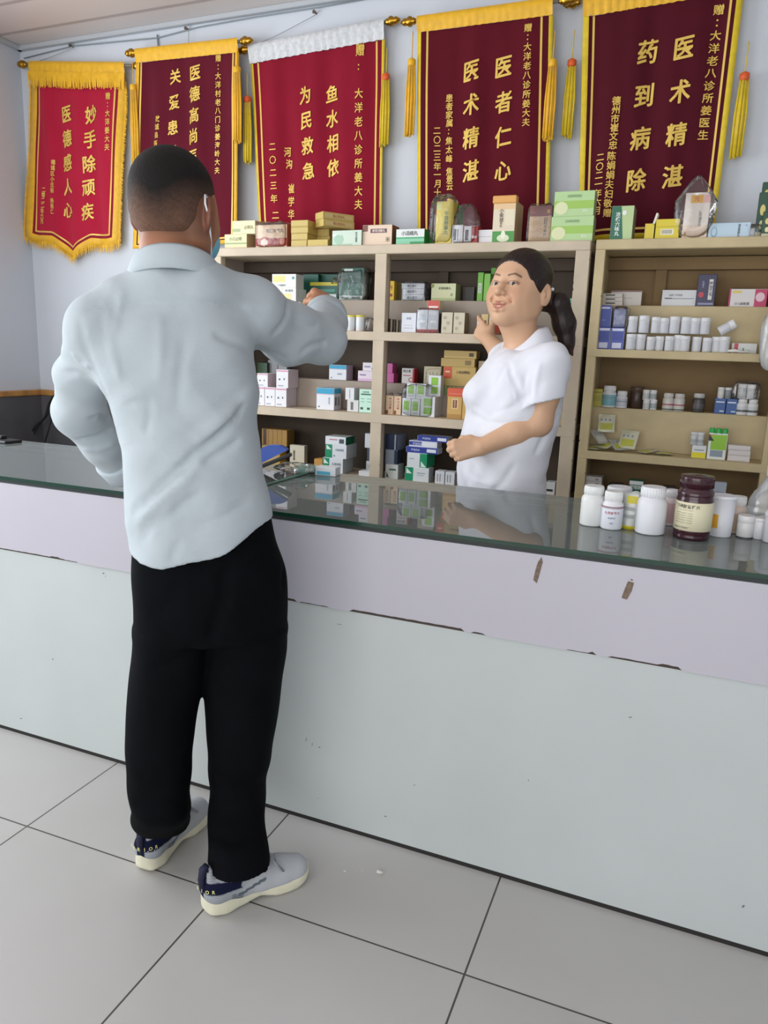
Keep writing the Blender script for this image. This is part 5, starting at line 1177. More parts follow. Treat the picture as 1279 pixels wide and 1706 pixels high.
# ---- top of the left rack
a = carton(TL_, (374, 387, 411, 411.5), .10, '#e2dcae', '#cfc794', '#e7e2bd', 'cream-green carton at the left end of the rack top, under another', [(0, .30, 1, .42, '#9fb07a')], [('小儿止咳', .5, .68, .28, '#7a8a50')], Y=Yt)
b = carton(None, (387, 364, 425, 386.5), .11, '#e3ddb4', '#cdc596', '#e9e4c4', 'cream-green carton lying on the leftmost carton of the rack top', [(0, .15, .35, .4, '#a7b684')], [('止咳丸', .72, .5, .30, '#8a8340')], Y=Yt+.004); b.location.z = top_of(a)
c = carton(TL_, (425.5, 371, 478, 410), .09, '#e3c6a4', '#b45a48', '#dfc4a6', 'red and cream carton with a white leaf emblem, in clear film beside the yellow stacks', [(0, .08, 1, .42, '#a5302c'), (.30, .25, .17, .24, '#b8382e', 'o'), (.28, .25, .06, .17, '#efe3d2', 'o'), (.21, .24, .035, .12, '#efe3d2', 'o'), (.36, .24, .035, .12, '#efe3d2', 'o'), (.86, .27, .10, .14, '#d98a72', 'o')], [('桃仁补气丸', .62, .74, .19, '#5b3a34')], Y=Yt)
film_bag('clear film sleeve around the red and cream carton', (c.location.x, Yt+.045, TL_+.056), (.074, .062, .055), seed=4, neck=.0, amp=.03)
def stack(level, rows, d, colf, cols_, colt, label, group, Y, texts=(), decs=(), rot=0, name='medicine_box', jit=.002):
    z = level; r = random.Random(len(label)); L = []
    for bb in rows:
        o = carton(level, bb, d, colf, cols_, colt, label, decs, texts, group=group, Y=Y, rot=rot+r.uniform(-.02, .02), name=name); o.location.z = z+.0003; z = top_of(o)+.0002; L.append(o)
        if len(rows) > 1: o['label'] = label+', '+(['lowest', 'topmost'] if len(rows) == 2 else ['lowest', 'middle', 'topmost'] if len(rows) == 3 else ['lowest', 'second up', 'third up', 'topmost'])[len(L)-1]
    return L
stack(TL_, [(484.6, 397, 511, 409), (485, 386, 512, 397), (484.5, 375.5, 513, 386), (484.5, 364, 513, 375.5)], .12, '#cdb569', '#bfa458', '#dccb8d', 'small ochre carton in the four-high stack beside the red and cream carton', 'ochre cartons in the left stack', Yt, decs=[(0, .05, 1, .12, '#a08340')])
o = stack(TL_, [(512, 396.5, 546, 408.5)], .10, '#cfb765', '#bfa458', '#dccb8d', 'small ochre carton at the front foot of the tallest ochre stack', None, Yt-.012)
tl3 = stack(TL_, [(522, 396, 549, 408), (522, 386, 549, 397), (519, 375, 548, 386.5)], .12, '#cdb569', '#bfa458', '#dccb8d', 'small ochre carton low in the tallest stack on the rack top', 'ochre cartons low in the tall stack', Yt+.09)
za = TL_+.085
for k, bb in enumerate([(519, 364, 545, 376), (519, 352, 544, 364)]):
    o = carton(None, bb, .15, '#d1ba6e', '#c9ae68', '#dccb8d', ['long ochre carton second from the top of the tallest stack', 'long ochre carton on the very top of the tallest stack'][k], [(.05, .2, .95, .8, '#d4bd80', 's')], [('冠心苏合丸', .5, .5, .42, '#a24a34', 's')], Y=Yt+.03, rot=-.62); 
    o.location.z = (top_of(tl3[-1]) if k == 0 else top_of(oprev))+.0004; oprev = o
stack(TL_, [(553, 382, 602.5, 408.5)], .085, '#cfe0cf', '#8f9f92', '#e5ece2', 'pale green and white carton with wave pattern, in front of the bright green one', None, Yt-.01, [('羚羊感冒', .82, .55, .17, '#4c5c50', 'f', 1)], [(.0, .62, .3, .78, '#e9f2e6'), (.22, .45, .16, .30, '#a9cdb4', 'o'), (0, 0, .7, .12, '#a5c8ad')])
o = carton(None, (569, 368.5, 598, 381), .12, '#2fa03f', '#c9cfc9', '#d9ded8', 'bright green carton lying behind the pale green and white one', [(.0, .85, 1, 1, '#e4e8e2')], [('清开灵胶囊', .5, .45, .5, '#1d5c2b')], Y=Yt+.09); o.location.z = TL_+.048
carton(TL_, (569, 383, 600, 407), .10, '#dfe4df', '#c9cfc9', '#dfe4df', 'plain pale carton behind the pale green and white carton', Y=Yt+.095)
carton(TL_, (603.5, 373, 653, 408), .075, '#e9d2ba', '#8a5a44', '#e3cdb6', 'peach carton with a dark title bar and brown corner on the rack top', [(0, .70, .18, 1, '#7d5648'), (.27, .62, .83, .82, '#6a4660')], [('参苓健脾丸', .55, .715, .15, '#f0e0c8'), ('米', .86, .30, .26, '#6a6a3a')], Y=Yt)
o = carton(TL_, (659.5, 379.5, 707, 406.5), .13, '#e8ecea', '#2e8f43', '#dfe6e1', 'white and green carton, title in black, right of the peach carton', [(0, 0, 1, .42, '#8fd0ae'), (0, .40, 1, .50, '#56b07a'), (.5, .05, 1, .2, '#3c9a5e')], [('小活络丸', .48, .74, .30, '#27302c')], Y=Yt)
carton(TL_, (713, 381, 722.5, 405), .10, '#2e8f43', '#257a38', '#3d9c52', 'green carton standing just behind the white and green one', Y=Yt+.06)
o = carton(TL_, (726, 334, 754.5, 406), .05, '#e2cf62', '#d8c055', '#b9cf8a', 'tall yellow carton with a green top, title down its front', [(0, .82, .3, 1, '#cfd68a')], [('牛黄解毒丸', .60, .50, .115, '#4f7a3a', 'f', 1)], Y=Yt)
carton(TL_, (752, 336, 766, 404), .05, '#3f9b46', '#2f8238', '#5fb064', 'tall green carton half hidden behind the tall yellow one', Y=Yt+.055)
film_bag('clear bag flaring open round the tall yellow carton', (o.location.x-.012, Yt+.035, TL_+.095), (.054, .046, .093), seed=9, amp=.2, e=.5)
q = carton(TL_, (751.5, 372, 771, 404), .04, '#e6e7ea', '#c5c8cc', '#eceded', 'small white barcode carton beside the tall yellow carton', [(.2, .2, .42, .8, '#4a4e55'), (.50, .2, .62, .8, '#8a8e95')], Y=Yt)
q2 = carton(TL_, (772, 374, 795.5, 404), .06, '#e6e7ea', '#b03a3a', '#eceded', 'small white barcode carton with a red side, in the clear bag', [(.1, .2, .34, .8, '#4a4e55'), (.55, .0, 1, 1, '#a83838'), (.6, .3, .95, .45, '#e6d7d7')], Y=Yt)
film_bag('clear bag with a pointed top around the small barcode cartons', ((q.location.x+q2.location.x)/2, Yt+.035, TL_+.070), (.052, .045, .068), seed=12, neck=.5, amp=.08)
stack(TL_, [(797, 389.5, 821, 401.5), (797, 377.5, 821, 389)], .09, '#e5e5e8', '#c2c4c8', '#ececee', 'flat white carton in the pair left of the tall brown-topped carton', 'pair of flat white cartons', Yt+.01)
o = carton(TL_, (821, 329, 858, 400), .030, '#e4d6bd', '#cdb58c', '#e0a85a', 'tall beige carton with green foot and orange lid, front of its row', [(0, .0, 1, .28, '#4c9a4a'), (.5, .12, .28, .09, '#dfe8c8', 'o'), (.5, .2, .1, .1, '#f0f2dc', 'o'), (.55, .42, .95, .80, '#eadfc2'), (0, .80, 1, 1, '#e9c79a')], [('小柴胡', .38, .66, .11, '#4a3a2a', 'f', 1), ('颗粒', .38, .44, .07, '#8a7a5a', 'f', 1)], Y=Yt)
rowback(o, 4, .031, 'row of tall beige cartons', 'tall beige carton of the row on the rack top, green-footed')
m = MB(); m.box((-.046, -.006, 0), (.046, .030, .028), mat('#e5a95e', .4), .003); o2 = m.build('open_lid', loc=(o.location.x-.001, Yt, top_of(o)-.012)); o2.parent = o; o2.location = (-.001, 0, o['_h']-.010)
o = carton(TL_, (881, 340, 918.5, 401), .07, '#c9a982', '#8a4a38', '#7c3a30', 'brown and dark red carton wrapped in film, right of the tall beige row', [(0, .72, 1, 1, '#7a2f2c'), (.78, .80, .92, .90, '#b0862c')], [('妇科千金片', .74, .42, .11, '#3b2320', 'f', 1)], Y=Yt)
film_bag('clear film around the brown and dark red carton', (o.location.x, Yt+.036, TL_+.068), (.052, .048, .070), seed=15, amp=.06)
gd = [(.0, .30, 1, .62, '#9fc85a'), (.19, .33, .17, .26, '#dfe3b4', 'o'), (.0, .0, 1, .08, '#b9d59a')]
o = carton(TL_, (917.5, 358, 988, 400), .06, '#b7d79a', '#a5b889', '#c3dca9', 'light green carton with a yellow-green band, lower of two', gd, [('消痔灵颗粒', .5, .80, .13, '#8aa878'), ('颗粒', .80, .2, .12, '#e8eed8')], Y=Yt-.01)
o2 = carton(None, (923, 315.5, 990, 357.5), .06, '#b7d79a', '#a5b889', '#c3dca9', 'light green carton with a yellow-green band, upper of two', gd, [('消痔灵颗粒', .5, .80, .13, '#8aa878'), ('颗粒', .80, .2, .12, '#e8eed8')], Y=Yt-.008); o2.location.z = top_of(o)
# ---- top of the right rack
Yr = 2.99
carton(RT, (1018, 336, 1055, 394), .09, '#b9cf96', '#8a8a6a', '#cfdbb4', 'dark green and lime carton with a slanting white title', [(0, 0, .42, 1, '#1c6a50'), (.42, .0, .6, 1, '#1c6a50', 'v'), (.58, .80, .10, .07, '#e8eee6', 'o')], [('浓缩六味丸', .30, .48, .145, '#eef2ee', 'f', 1)], Y=Yr)
m = MB(); yb_ = mat('#e0c832', .4); wi = mat('#e8e6da', .6); r_ = carton(RT, (1073.5, 368, 1090, 395.5), .05, '#d9c43a', '#2d2f3c', '#e8e6da', 'small opened yellow carton with its white flap up', Y=Yr)
m.box((-.004, 0, 0), (.004, .045, .04), wi, .001); f_ = m.build('flap'); f_.parent = r_; f_.location = (.012, 0, r_['_h']-.004); f_.rotation_euler = (0, .25, 0)
carton(RT, (1092, 360, 1132, 394.5), .07, '#dcc82c', '#c9b52a', '#e6d64a', 'bright yellow carton with a barcode on the right rack', [(.22, .22, .78, .52, '#e9e6d0')]+[(.27+.045*k, .28, .27+.045*k+.022, .48, '#4a4a40') for k in range(10)]+[(0, .62, 1, .65, '#b8a622')], Y=Yr)
o = carton(RT, (1139, 317, 1181, 394.5), .035, '#e8dfd6', '#d8cdc4', '#efe9e2', 'tall white carton with a yellow and pink label, inside a gathered bag', [(.22, .78, .72, .95, '#e6b03a'), (.74, .78, 1, .95, '#e7b5b0'), (0, 0, 1, .3, '#e7d3bf'), (.12, .10, .05, .07, '#c9a070', 'o')], [('元', .46, .865, .12, '#c0402c'), ('防风通圣丸', .66, .44, .07, '#6a5c54', 'f', 1)], Y=Yr)
film_bag('gathered clear bag around the tall white carton', (o.location.x-.006, Yr+.025, RT+.094), (.060, .042, .092), seed=21, neck=.75, amp=.26, e=.55)
carton(RT, (1180, 368, 1250, 394), .07, '#bcd3e2', '#aebfca', '#cfdde6', 'long pale blue carton with a grey swirl and black title', [(.14, .40, .075, .34, '#7fa6bd', 'o'), (.14, .44, .055, .25, '#bcd3e2', 'o')], [('通宣理肺丸', .73, .5, .17, '#3c444c', 'f', 1), ('。', .9, .8, .3, '#8a4a8a')], Y=Yr)
film_bag('small empty clear bag between the pale blue carton and the dark green ones', (U(1256, 385, Y=Yr).x, Yr+.03, RT+.022), (.022, .03, .024), seed=23)
for k, (bb, dy) in enumerate((((1268, 303, 1298, 352), .05), ((1262, 310, 1290, 388), .03), ((1270, 346, 1300, 390), 0))):
    carton(RT if k else None, bb, .03, '#1e4a32', '#16382a', '#275a3e', ['tall dark green carton with yellow blossoms, hindmost at the right edge', 'tall dark green carton with yellow blossoms, middle one at the right edge', 'dark green carton with blossoms, frontmost at the right edge'][k],
           [(.3, .62, .16, .12, '#d8c97a', 'o'), (.55, .45, .14, .10, '#cdbb62', 'o'), (.3, .3, .12, .10, '#e4dcae', 'o'), (0, 0, 1, .14, '#cfc7a8')], Y=Yr+dy)
# ---- left rack, upper bay left
o = carton(T1, (455, 505, 500, 551), .08, '#e7e3cf', '#d9d8ca', '#eeeade', 'white and yellow carton at the foot of the pile beside the raised hand', [(0, .3, .5, .7, '#e6dc8e')], Y=Yt); 
pz = top_of(o)
for k, bb in enumerate([(447, 480, 470, 503), (470, 480, 493, 503)]):
    p = carton(None, bb, .020, '#ecebe2', '#d6d8d6', '#f0efe8', ['white carton with yellow square, left one of the middle layer above the arm', 'white carton with yellow square, right one of the middle layer'][k], [(.05, .15, .7, .62, '#e9dfa0')], [('维U颠茄', .5, .82, .2, '#7a8890')], Y=Yt, group=None); p.location.z = pz+.0002
    if k: rowback(p, 7, .021, 'row of white and yellow cartons above the arm')
p2 = carton(None, (453, 456.5, 493, 480), .07, '#ecebe2', '#d6d8d6', '#f0efe8', 'white and yellow carton with a blue dot, topmost above the arm', [(.03, .42, .55, .9, '#ecdf8e'), (.88, .72, .05, .10, '#3aa0b0', 'o')], [('复方颠茄片', .40, .2, .16, '#6a7880')], Y=Yt); p2.location.z = top_of(p)
gt = dict(decs=[(.05, .1, .95, .25, '#2c7a68')])
carton(T1s, (503, 457, 530, 500), .06, '#17604f', '#0f4639', '#2a7562', 'dark green carton, leftmost on the raised step', Y=SYs)
carton(T1s, (531, 456, 566, 500), .06, '#16594a', '#0f4639', '#2a7562', 'dark green carton behind the yellow-lidded one', Y=SYs+.03)
carton(None, (516, 471, 562.5, 501), .048, '#12574a', '#0e3f38', '#d5cf5a', 'dark green carton with a yellow lid and white foot, above the hand', [(0, .80, 1, 1, '#c9bb3a'), (.3, .05, .95, .32, '#cfd8d2'), (.1, .45, .9, .6, '#3a8a74')], [('盐酸', .6, .18, .2, '#2a5a50')], Y=SYs-.02).location.z = T1s
o = carton(T1s, (564.5, 473, 604, 501.5), .05, '#2c6e5c', '#8a9088', '#5c7a6c', 'green carton with white barcode foot, in crinkled film', [(0, 0, 1, .24, '#b9c4bc'), (.1, .05, .4, .17, '#5c6a64'), (.55, .05, .9, .17, '#5c6a64')], Y=SYs-.03)
p = carton(None, (569, 448, 606, 473), .05, '#235c4c', '#7c857e', '#4c6a5e', 'green carton stacked on the film-wrapped one', [(.1, .8, .5, .95, '#c9cfc9')], Y=SYs-.028); p.location.z = top_of(o)
film_bag('crinkled clear bag bunched over the stacked green cartons', (o.location.x+.004, SYs-.002, T1s+.062), (.064, .036, .062), seed=31, amp=.16)
film_bag('loose crinkled end of clear film left of the green cartons', (o.location.x-.055, SYs+.01, T1s+.082), (.042, .03, .014), seed=33, amp=.35)
carton(T1, (560, 523, 577, 551.5), .05, '#d7dde8', '#b9c2cf', '#e4e8ee', 'pale blue-grey carton under the hand', [(0, .9, 1, 1, '#eef0f4')], Y=Yt)
def bottle(bb, level, label, body='#e6e6e8', cap='#eeeeee', band=None, group=None, Y=None, name='pill_bottle', shape='jar', band2=None, tx=None, capfrac=.22, rough=.35, n=28, Z=None, cat='bottle'):
    """bb = silhouette in the photo; band = (v0, v1, colour) label strip"""
    x0, yt, x1, yb = bb; xm = (x0+x1)/2; ym = (yt+yb)/2
    if Z is not None:
        p = U(xm, yb-2, Z=Z); Y = p.y; z0 = Z; x = p.x
    else:
        Y = Yt if Y is None else Y; z0 = level; x = U(xm, ym, Y=Y).x
    dpt = (Vector((x, Y, z0))-Vector((0, 0, CAMH))).dot(FW); r = (x1-x0)/2*dpt/FPX*1.0; h = abs(U(xm, yt, Y=Y).z-U(xm, yb, Y=Y).z)
    root = empty(name, (x, Y, z0+.0003)); tag(root, label, cat, group); bm_, cm_ = mat(body, rough), mat(cap, .4)
    hb = h*(1-capfrac); m = MB()
    if shape == 'jar': pr = [(r*.86, 0), (r*.97, h*.015), (r, h*.04), (r, hb*.80), (r*.96, hb*.88), (r*.80, hb*.96), (r*.74, hb)]
    elif shape == 'tub': pr = [(r*.82, 0), (r*.86, h*.02), (r*.96, hb), (r*.9, hb)]
    else: pr = [(r*.9, 0), (r, h*.02), (r, hb*.97), (r*.95, hb)]
    m.lathe(pr, bm_, n=n)
    for bd in (band, band2):
        if bd:
            zz = [hb*bd[0], hb*bd[1]]; m.lathe([(r*1.006, zz[0]), (r*1.010, zz[0]+h*.004), (r*1.010, zz[1]-h*.004), (r*1.006, zz[1])], mat(bd[2], .45), n=n)
    if tx:
        for s, v, hh, c in tx:
            k = len(s); st_ = hh*h*.95/r
            a0 = math.atan2(-Y, -x) 
            for i, ch in enumerate(s):
                if ch == ' ': continue
                an = a0+(i-(k-1)/2)*st_; me = glyph(ch, .012); T = Matrix.Rotation(an+math.pi/2, 4, 'Z') @ Matrix.Translation((0, -r*1.016, hb*v)) @ Matrix(((hh*h, 0, 0, 0), (0, 0, -1, 0), (0, hh*h, 0, 0), (0, 0, 0, 1))); m.mesh(me, T, mat(c, .5))
    o = m.build('bottle_body'); o.parent = root
    rc = r*(.82 if shape == 'jar' else 1.02 if shape == 'cup' else 1.0); m = MB(); pc = [(rc*.97, hb-h*.01), (rc, hb+h*.01)]; 
    m.lathe([(rc*.95, hb-h*.02), (rc, hb-h*.01), (rc, h*.985-h*.01), (rc*.95, h)], cm_, n=n)
    for k in range(n): 
        a_ = 2*math.pi*k/n; ca, sa = math.cos(a_), math.sin(a_)
        if h > .06: m.tube([(rc*ca, rc*sa, hb), (rc*ca, rc*sa, h*.96)], rc*.035, cm_, 4)
    o = m.build('cap'); o.parent = root; return root
def btl_copy(src, bbx, by, level, Y, label, group, sc=1):
    """the same bottle again, with its parts"""
    c_ = src.copy(); C.objects.link(c_); c_.location = (U(bbx, by, Y=Y).x, Y, level+.0003); c_.scale = (sc, sc, sc); c_['label'] = label; c_['group'] = group
    for ch in src.children:
        d_ = ch.copy(); C.objects.link(d_); d_.parent = c_
    return c_
s0 = bottle((577.5, 525, 591.5, 551.8), T1, 'left small white bottle with a yellow cap below the green film-wrapped cartons', cap='#e9dd5a', capfrac=.10, shape='cup', group='pair of yellow-capped white bottles', band=(.3, .7, '#dfe6ea'))
btl_copy(s0, 600, 538, T1, Yt, 'right small white bottle with a yellow cap below the green film-wrapped cartons', 'pair of yellow-capped white bottles')
film_bag('crumpled bit of clear bag beside the yellow-capped bottles', (U(612, 540, Y=Yt).x, Yt+.02, T1+.03), (.014, .02, .028), seed=36, amp=.3)
# upper bay right
carton(T1s, (644, 468, 656.5, 501), .03, '#dfb923', '#c9a520', '#e8c94a', 'small bright yellow carton just right of the middle post', [(.2, .2, .8, .35, '#8a2c1c')], [('丹', .5, .65, .25, '#9a3a1c')], Y=SYs)
carton(T1s, (658, 467, 674, 498), .03, '#c9ab4a', '#8a7a50', '#d9c04a', 'yellow-topped carton behind the three film-wrapped white ones', [(0, .8, 1, 1, '#dcb92c')], Y=SYs+.05)
L3 = stack(T1s, [(669, 492, 707, 502), (669, 482.5, 707, 492), (669, 473.5, 707, 482.5)], .05, '#dfe3ea', '#aeb4bc', '#e6e9ee', 'film-wrapped flat white carton with small blue print', 'three film-wrapped flat white cartons', SYs-.02, [('维生素片', .45, .5, .5, '#4a5a72')])
film_bag('clear bag around three flat white cartons', (L3[0].location.x, SYs+.005, T1s+.038), (.055, .034, .040), seed=38, amp=.07)
o = carton(T1s, (718, 472.5, 759, 501.5), .09, '#d9dcb0', '#a9ae84', '#e3e6c4', 'cream-green carton left of the pointing hand', [(0, 0, 1, .15, '#b9c58a'), (.05, .86, .07, .12, '#8a9a4a', 'o')], [('杞菊地黄丸', .55, .72, .16, '#4a5a34'), ('米', .84, .35, .2, '#8a9a5a')], Y=SYs-.02)
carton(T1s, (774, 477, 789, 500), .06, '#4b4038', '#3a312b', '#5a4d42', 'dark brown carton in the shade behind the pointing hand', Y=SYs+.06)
o = carton(T1s, (795, 453, 804.5, 501), .05, '#6fb03e', '#5a9636', '#a9cf7a', 'upright green carton with a barcode, left of the pair by the face', [(.15, .28, .75, .62, '#dfe6d6')]+[(.2, .30+.03*k, .7, .30+.03*k+.013, '#3c4a44') for k in range(10)], Y=SYs-.02)
carton(T1s, (805.5, 455, 816, 501), .05, '#7dbb4c', '#5a9636', '#a9cf7a', 'upright green carton right beside the barcode one', Y=SYs-.02)
carton(T1s, (816.5, 444, 836, 501), .04, '#55a02c', '#458724', '#7dbb4c', 'taller bright green carton partly behind the smiling head', [(.1, .0, .9, .7, '#dfe8dc')], Y=SYs+.02)
for k in range(5): carton(T1, (645+k*4.9, 530+k*.6, 648.6+k*4.9, 552.5), .07, ['#5a4a38', '#b9ae94', '#3f3a34', '#8f8468', '#4a4036'][k], '#3c342c', '#6a5c4a', ['brown', 'pale', 'black-brown', 'khaki', 'dark brown'][k]+' thin upright carton in the row right of the middle post', Y=Yt+.02)
carton(T1, (668.5, 520, 693, 553), .05, '#e3e6ee', '#b9bdc6', '#eceef2', 'white carton with faint blue lettering, left of the silver-red ones', [(.15, .2, .8, .24, '#b4bccb'), (.15, .35, .8, .38, '#c4cbd8')], [('胶囊', .5, .72, .14, '#a4aec4')], Y=Yt)
sv = [(0, 0, 1, .15, '#b5403c'), (.1, .2, .9, .8, '#cfd6de'), (.2, .45, .8, .55, '#eef1f4')]
o = carton(T1, (694.5, 514, 712, 553), .05, '#dfe2e8', '#b9bdc6', '#e3c4c0', 'silver-white carton with red foot, left one of a pair in film', sv, Y=Yt)
o2 = carton(T1, (712.5, 514, 730.5, 553), .05, '#dfe2e8', '#b9bdc6', '#e3c4c0', 'silver-white carton with red foot, right one of a pair in film', sv, Y=Yt)
p = carton(None, (712, 498, 732, 514), .05, '#c9534c', '#dccaa0', '#d8645c', 'small red carton lying on the silver-white pair', [(.1, .2, .9, .4, '#e9dcd4')], Y=Yt+.005); p.location.z = top_of(o2)
film_bag('clear film around the silver-white and red pair', ((o.location.x+o2.location.x)/2, Yt+.025, T1+.048), (.050, .034, .050), seed=41, amp=.06)
for k, x_ in enumerate((735, 755)): carton(T1, (x_, 518, x_+19, 553.5), .055, '#cfc7b0', '#7a6a4c', '#ded8c4', ['left', 'right'][k]+' beige carton with faint round prints, by the pointing thumb', [(.3, .75, .15, .08, '#b3a98c', 'o'), (.6, .5, .15, .08, '#b3a98c', 'o'), (.3, .25, .15, .08, '#b3a98c', 'o')], Y=Yt)
for k, (x0, x1, yt, f, s_) in enumerate(((794, 800, 526, '#e0d6c8', '#c0b4a4'), (801, 813, 522, '#d8bd84', '#b39a62'), (814, 821, 523, '#dcd0bc', '#b3a48a'), (822, 834, 526, '#8a4a2c', '#6a3822'), (835, 846, 528, '#9a5a34', '#6a3822'))):
    carton(T1, (x0, yt, x1, 556), .05, f, s_, f, ['slim pale', 'beige red-labelled', 'slim cream', 'brown red-labelled', 'rusty brown'][k]+' carton in the row beside the smiling face', ([(.3, .2, .75, .7, '#a02c28')] if k in (1, 3) else []), Y=Yt)
o = carton(T1, (944, 524, 959, 556), .06, '#dfeee8', '#7fb8a6', '#8fd0b8', 'white and teal carton beside the right post, lower of two', [(0, 0, 1, .3, '#7fc8b4')], Y=Yt)
carton(None, (946, 492, 960, 524), .06, '#7fd0b8', '#5fae98', '#a9e0cc', 'teal carton beside the right post, upper of two', [(0, .1, 1, .45, '#e3efe9')], Y=Yt).location.z = top_of(o)
# ---- left rack, second bay left
pk = [(.02, .90, .98, .97, '#d68aa0'), (.2, .42, .34, .52, '#3a3f48'), (.62, .44, .72, .54, '#3a3f48'), (.12, .08, .6, .14, '#9aa2ae')]
gp = 'pink-edged white cartons in the lower row'; lb = 'pink-edged white carton at the front of the lower row'
for k, (x0, x1) in enumerate(((424, 440.6), (440.9, 458), (458.3, 477))):
    o = carton(T2, (x0, 648, x1, 679.5), .0145, '#e9e9ee', '#cfc6cc', '#eceaee', ['left', 'middle', 'right'][k]+' '+lb, pk, Y=Yt, group=gp)
    if k == 2: rowback(o, 9, .0152, gp, 'pink-edged white carton in the ribbed lower row')
pz = top_of(o)
o = carton(None, (428, 624.5, 446, 647), .0155, '#e9e9ee', '#d8c8ce', '#eceaee', 'pink-edged white carton on the upper left pile beside the arm', pk, Y=Yt, group='upper left pink-edged cartons'); o.location.z = pz; rowback(o, 5, .016, 'upper left pink-edged cartons')
o = carton(None, (460, 616.5, 480, 647), .0145, '#e9e9ee', '#d8c8ce', '#eceaee', 'pink-edged white carton of the taller upper pile', pk, Y=Yt, group='taller upper pink-edged cartons'); o.location.z = pz; rowback(o, 7, .015, 'taller upper pink-edged cartons')
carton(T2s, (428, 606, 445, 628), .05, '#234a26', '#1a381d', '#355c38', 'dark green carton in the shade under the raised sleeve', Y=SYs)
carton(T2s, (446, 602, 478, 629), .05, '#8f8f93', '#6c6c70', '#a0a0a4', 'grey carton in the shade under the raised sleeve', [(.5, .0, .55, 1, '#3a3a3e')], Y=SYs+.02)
bw = [(0, .74, 1, 1, '#2aa0c8'), (0, .70, 1, .73, '#e0b4c0'), (.1, .1, .18, .16, '#3a3f48')]
carton(T2s, (548, 604.5, 577, 629.5), .10, '#e6e8ee', '#c9cad2', '#2f9cc4', 'white carton with a blue lid on the upper step', bw[:1]+bw[1:], [('胰岛素', .62, .4, .12, '#7a8494')], Y=SYs-.02)
carton(T2, (527, 647, 556.5, 683.5), .07, '#e8eaef', '#d5d3d8', '#2aa4cf', 'larger white carton with a blue lid on the lower step', bw+[(.0, .76, 1, 1, '#2aa0c8', 's'), (.1, .2, .35, .6, '#6a6f78', 's'), (.5, .2, .75, .6, '#8a8f98', 's')], [('硝苯地平', .72, .42, .09, '#8a94a4', 'f', 1)], Y=Yt)
o = carton(T2s, (596, 614, 630, 631.5), .07, '#e6d9e6', '#d48ab8', '#eee8f0', 'white and violet-pink flat carton, lower, left of the middle post', [(0, 0, 1, .25, '#d9b4d4'), (.08, .55, .4, .68, '#8a7aa0')], Y=SYs-.02)
carton(None, (604, 600, 630, 614), .07, '#e8e4ea', '#d48ab8', '#f0ecf2', 'white and violet-pink flat carton, upper, left of the middle post', [(.1, .4, .5, .6, '#9a90b0')], Y=SYs-.01).location.z = top_of(o)
o = carton(T2, (578, 667.5, 597, 687), .05, '#dcdcda', '#b9b9b7', '#e6e6e4', 'white carton left of the mint one, lower', [(.3, .15, .55, .85, '#6a6c70')], Y=Yt)
carton(None, (575, 647, 590, 667), .05, '#e4e6e8', '#c4c6c8', '#eceeee', 'white carton left of the mint one, upper', [(.45, .1, .55, .9, '#9a9ca0')], Y=Yt+.004).location.z = top_of(o)
carton(T2, (598, 651, 622.5, 690), .05, '#c6ead9', '#a6cbb9', '#d6efe4', 'mint green carton with dark print beside the middle post', [(.1, .76, .8, .82, '#3a6a5a'), (.08, .12, .28, .22, '#2c5044'), (.55, .12, .75, .22, '#2c5044'), (.1, .45, .35, .48, '#7ab09c'), (.55, .45, .85, .48, '#7ab09c'), (.1, .58, .35, .61, '#7ab09c'), (.55, .58, .85, .61, '#7ab09c')], [('米诺环素', .45, .88, .08, '#3a6a5a')], Y=Yt)
# second bay right
o = carton(T2s, (641, 616, 656, 632), .05, '#cf6aa8', '#b9588f', '#dc8abc', 'violet-pink carton right of the middle post, lower', [(.2*k, 0, .2*k+.05, 1, '#b9588f') for k in range(1, 5)], Y=SYs-.02)
carton(None, (642, 600, 654, 616), .05, '#cf6aa8', '#b9588f', '#dc8abc', 'violet-pink carton right of the middle post, upper', [(.2*k, 0, .2*k+.05, 1, '#b9588f') for k in range(1, 5)], Y=SYs-.015).location.z = top_of(o)
carton(T2s, (669, 609.5, 690, 635), .05, '#ecebea', '#c02c34', '#ecebea', 'white carton with a red letter C and red side', [(.1, .50, .75, .56, '#d05a70'), (.88, .02, 1, .98, '#c02c34')], [('C', .70, .25, .42, '#d02c3c'), ('维生素', .42, .82, .2, '#5a5a60')], Y=SYs-.02)
o = carton(T2s, (706, 603.5, 735, 634), .06, '#d9cfb0', '#b3a888', '#e3dcc4', 'pale beige carton in film, left of the gold ones', [(.1+.2*k, .2, .2+.2*k, .7, '#b9ae84') for k in range(4)], Y=SYs-.01)
film_bag('clear film round the pale beige carton', (o.location.x, SYs+.022, T2s+.036), (.040, .036, .040), seed=44, amp=.1)
o = carton(T2s, (738, 607.5, 792, 640), .05, '#c9ab62', '#a98d4c', '#d9c084', 'gold carton with an orange-red end and dark title', [(0, .38, .27, 1, '#cf5a38'), (0, 0, .27, .38, '#c9b472'), (.06, .7, .2, .78, '#e9c9a0')], [('小柴胡颗粒', .62, .72, .16, '#4c3a20')], Y=SYs-.03)
p = carton(None, (734.5, 593.5, 791, 607.5), .05, '#c4a761', '#a98d4c', '#d9c084', 'flat gold carton, lower of two on the orange-ended one', [(.72, .2, .9, .8, '#8a7444')], Y=SYs-.03); p.location.z = top_of(o)
q = carton(None, (739.5, 580.5, 794, 593.5), .05, '#c4a761', '#a98d4c', '#dcc68e', 'flat gold carton with a barcode, topmost in the second bay', [(.78, .25, .92, .75, '#4a3c24'), (0, .1, 1, .18, '#d9c48a')], Y=SYs-.028); q.location.z = top_of(p)
carton(T2s, (796, 596, 812, 640), .05, '#cdbb98', '#a08c68', '#d9caa8', 'beige carton partly behind the white coat', Y=SYs-.01)
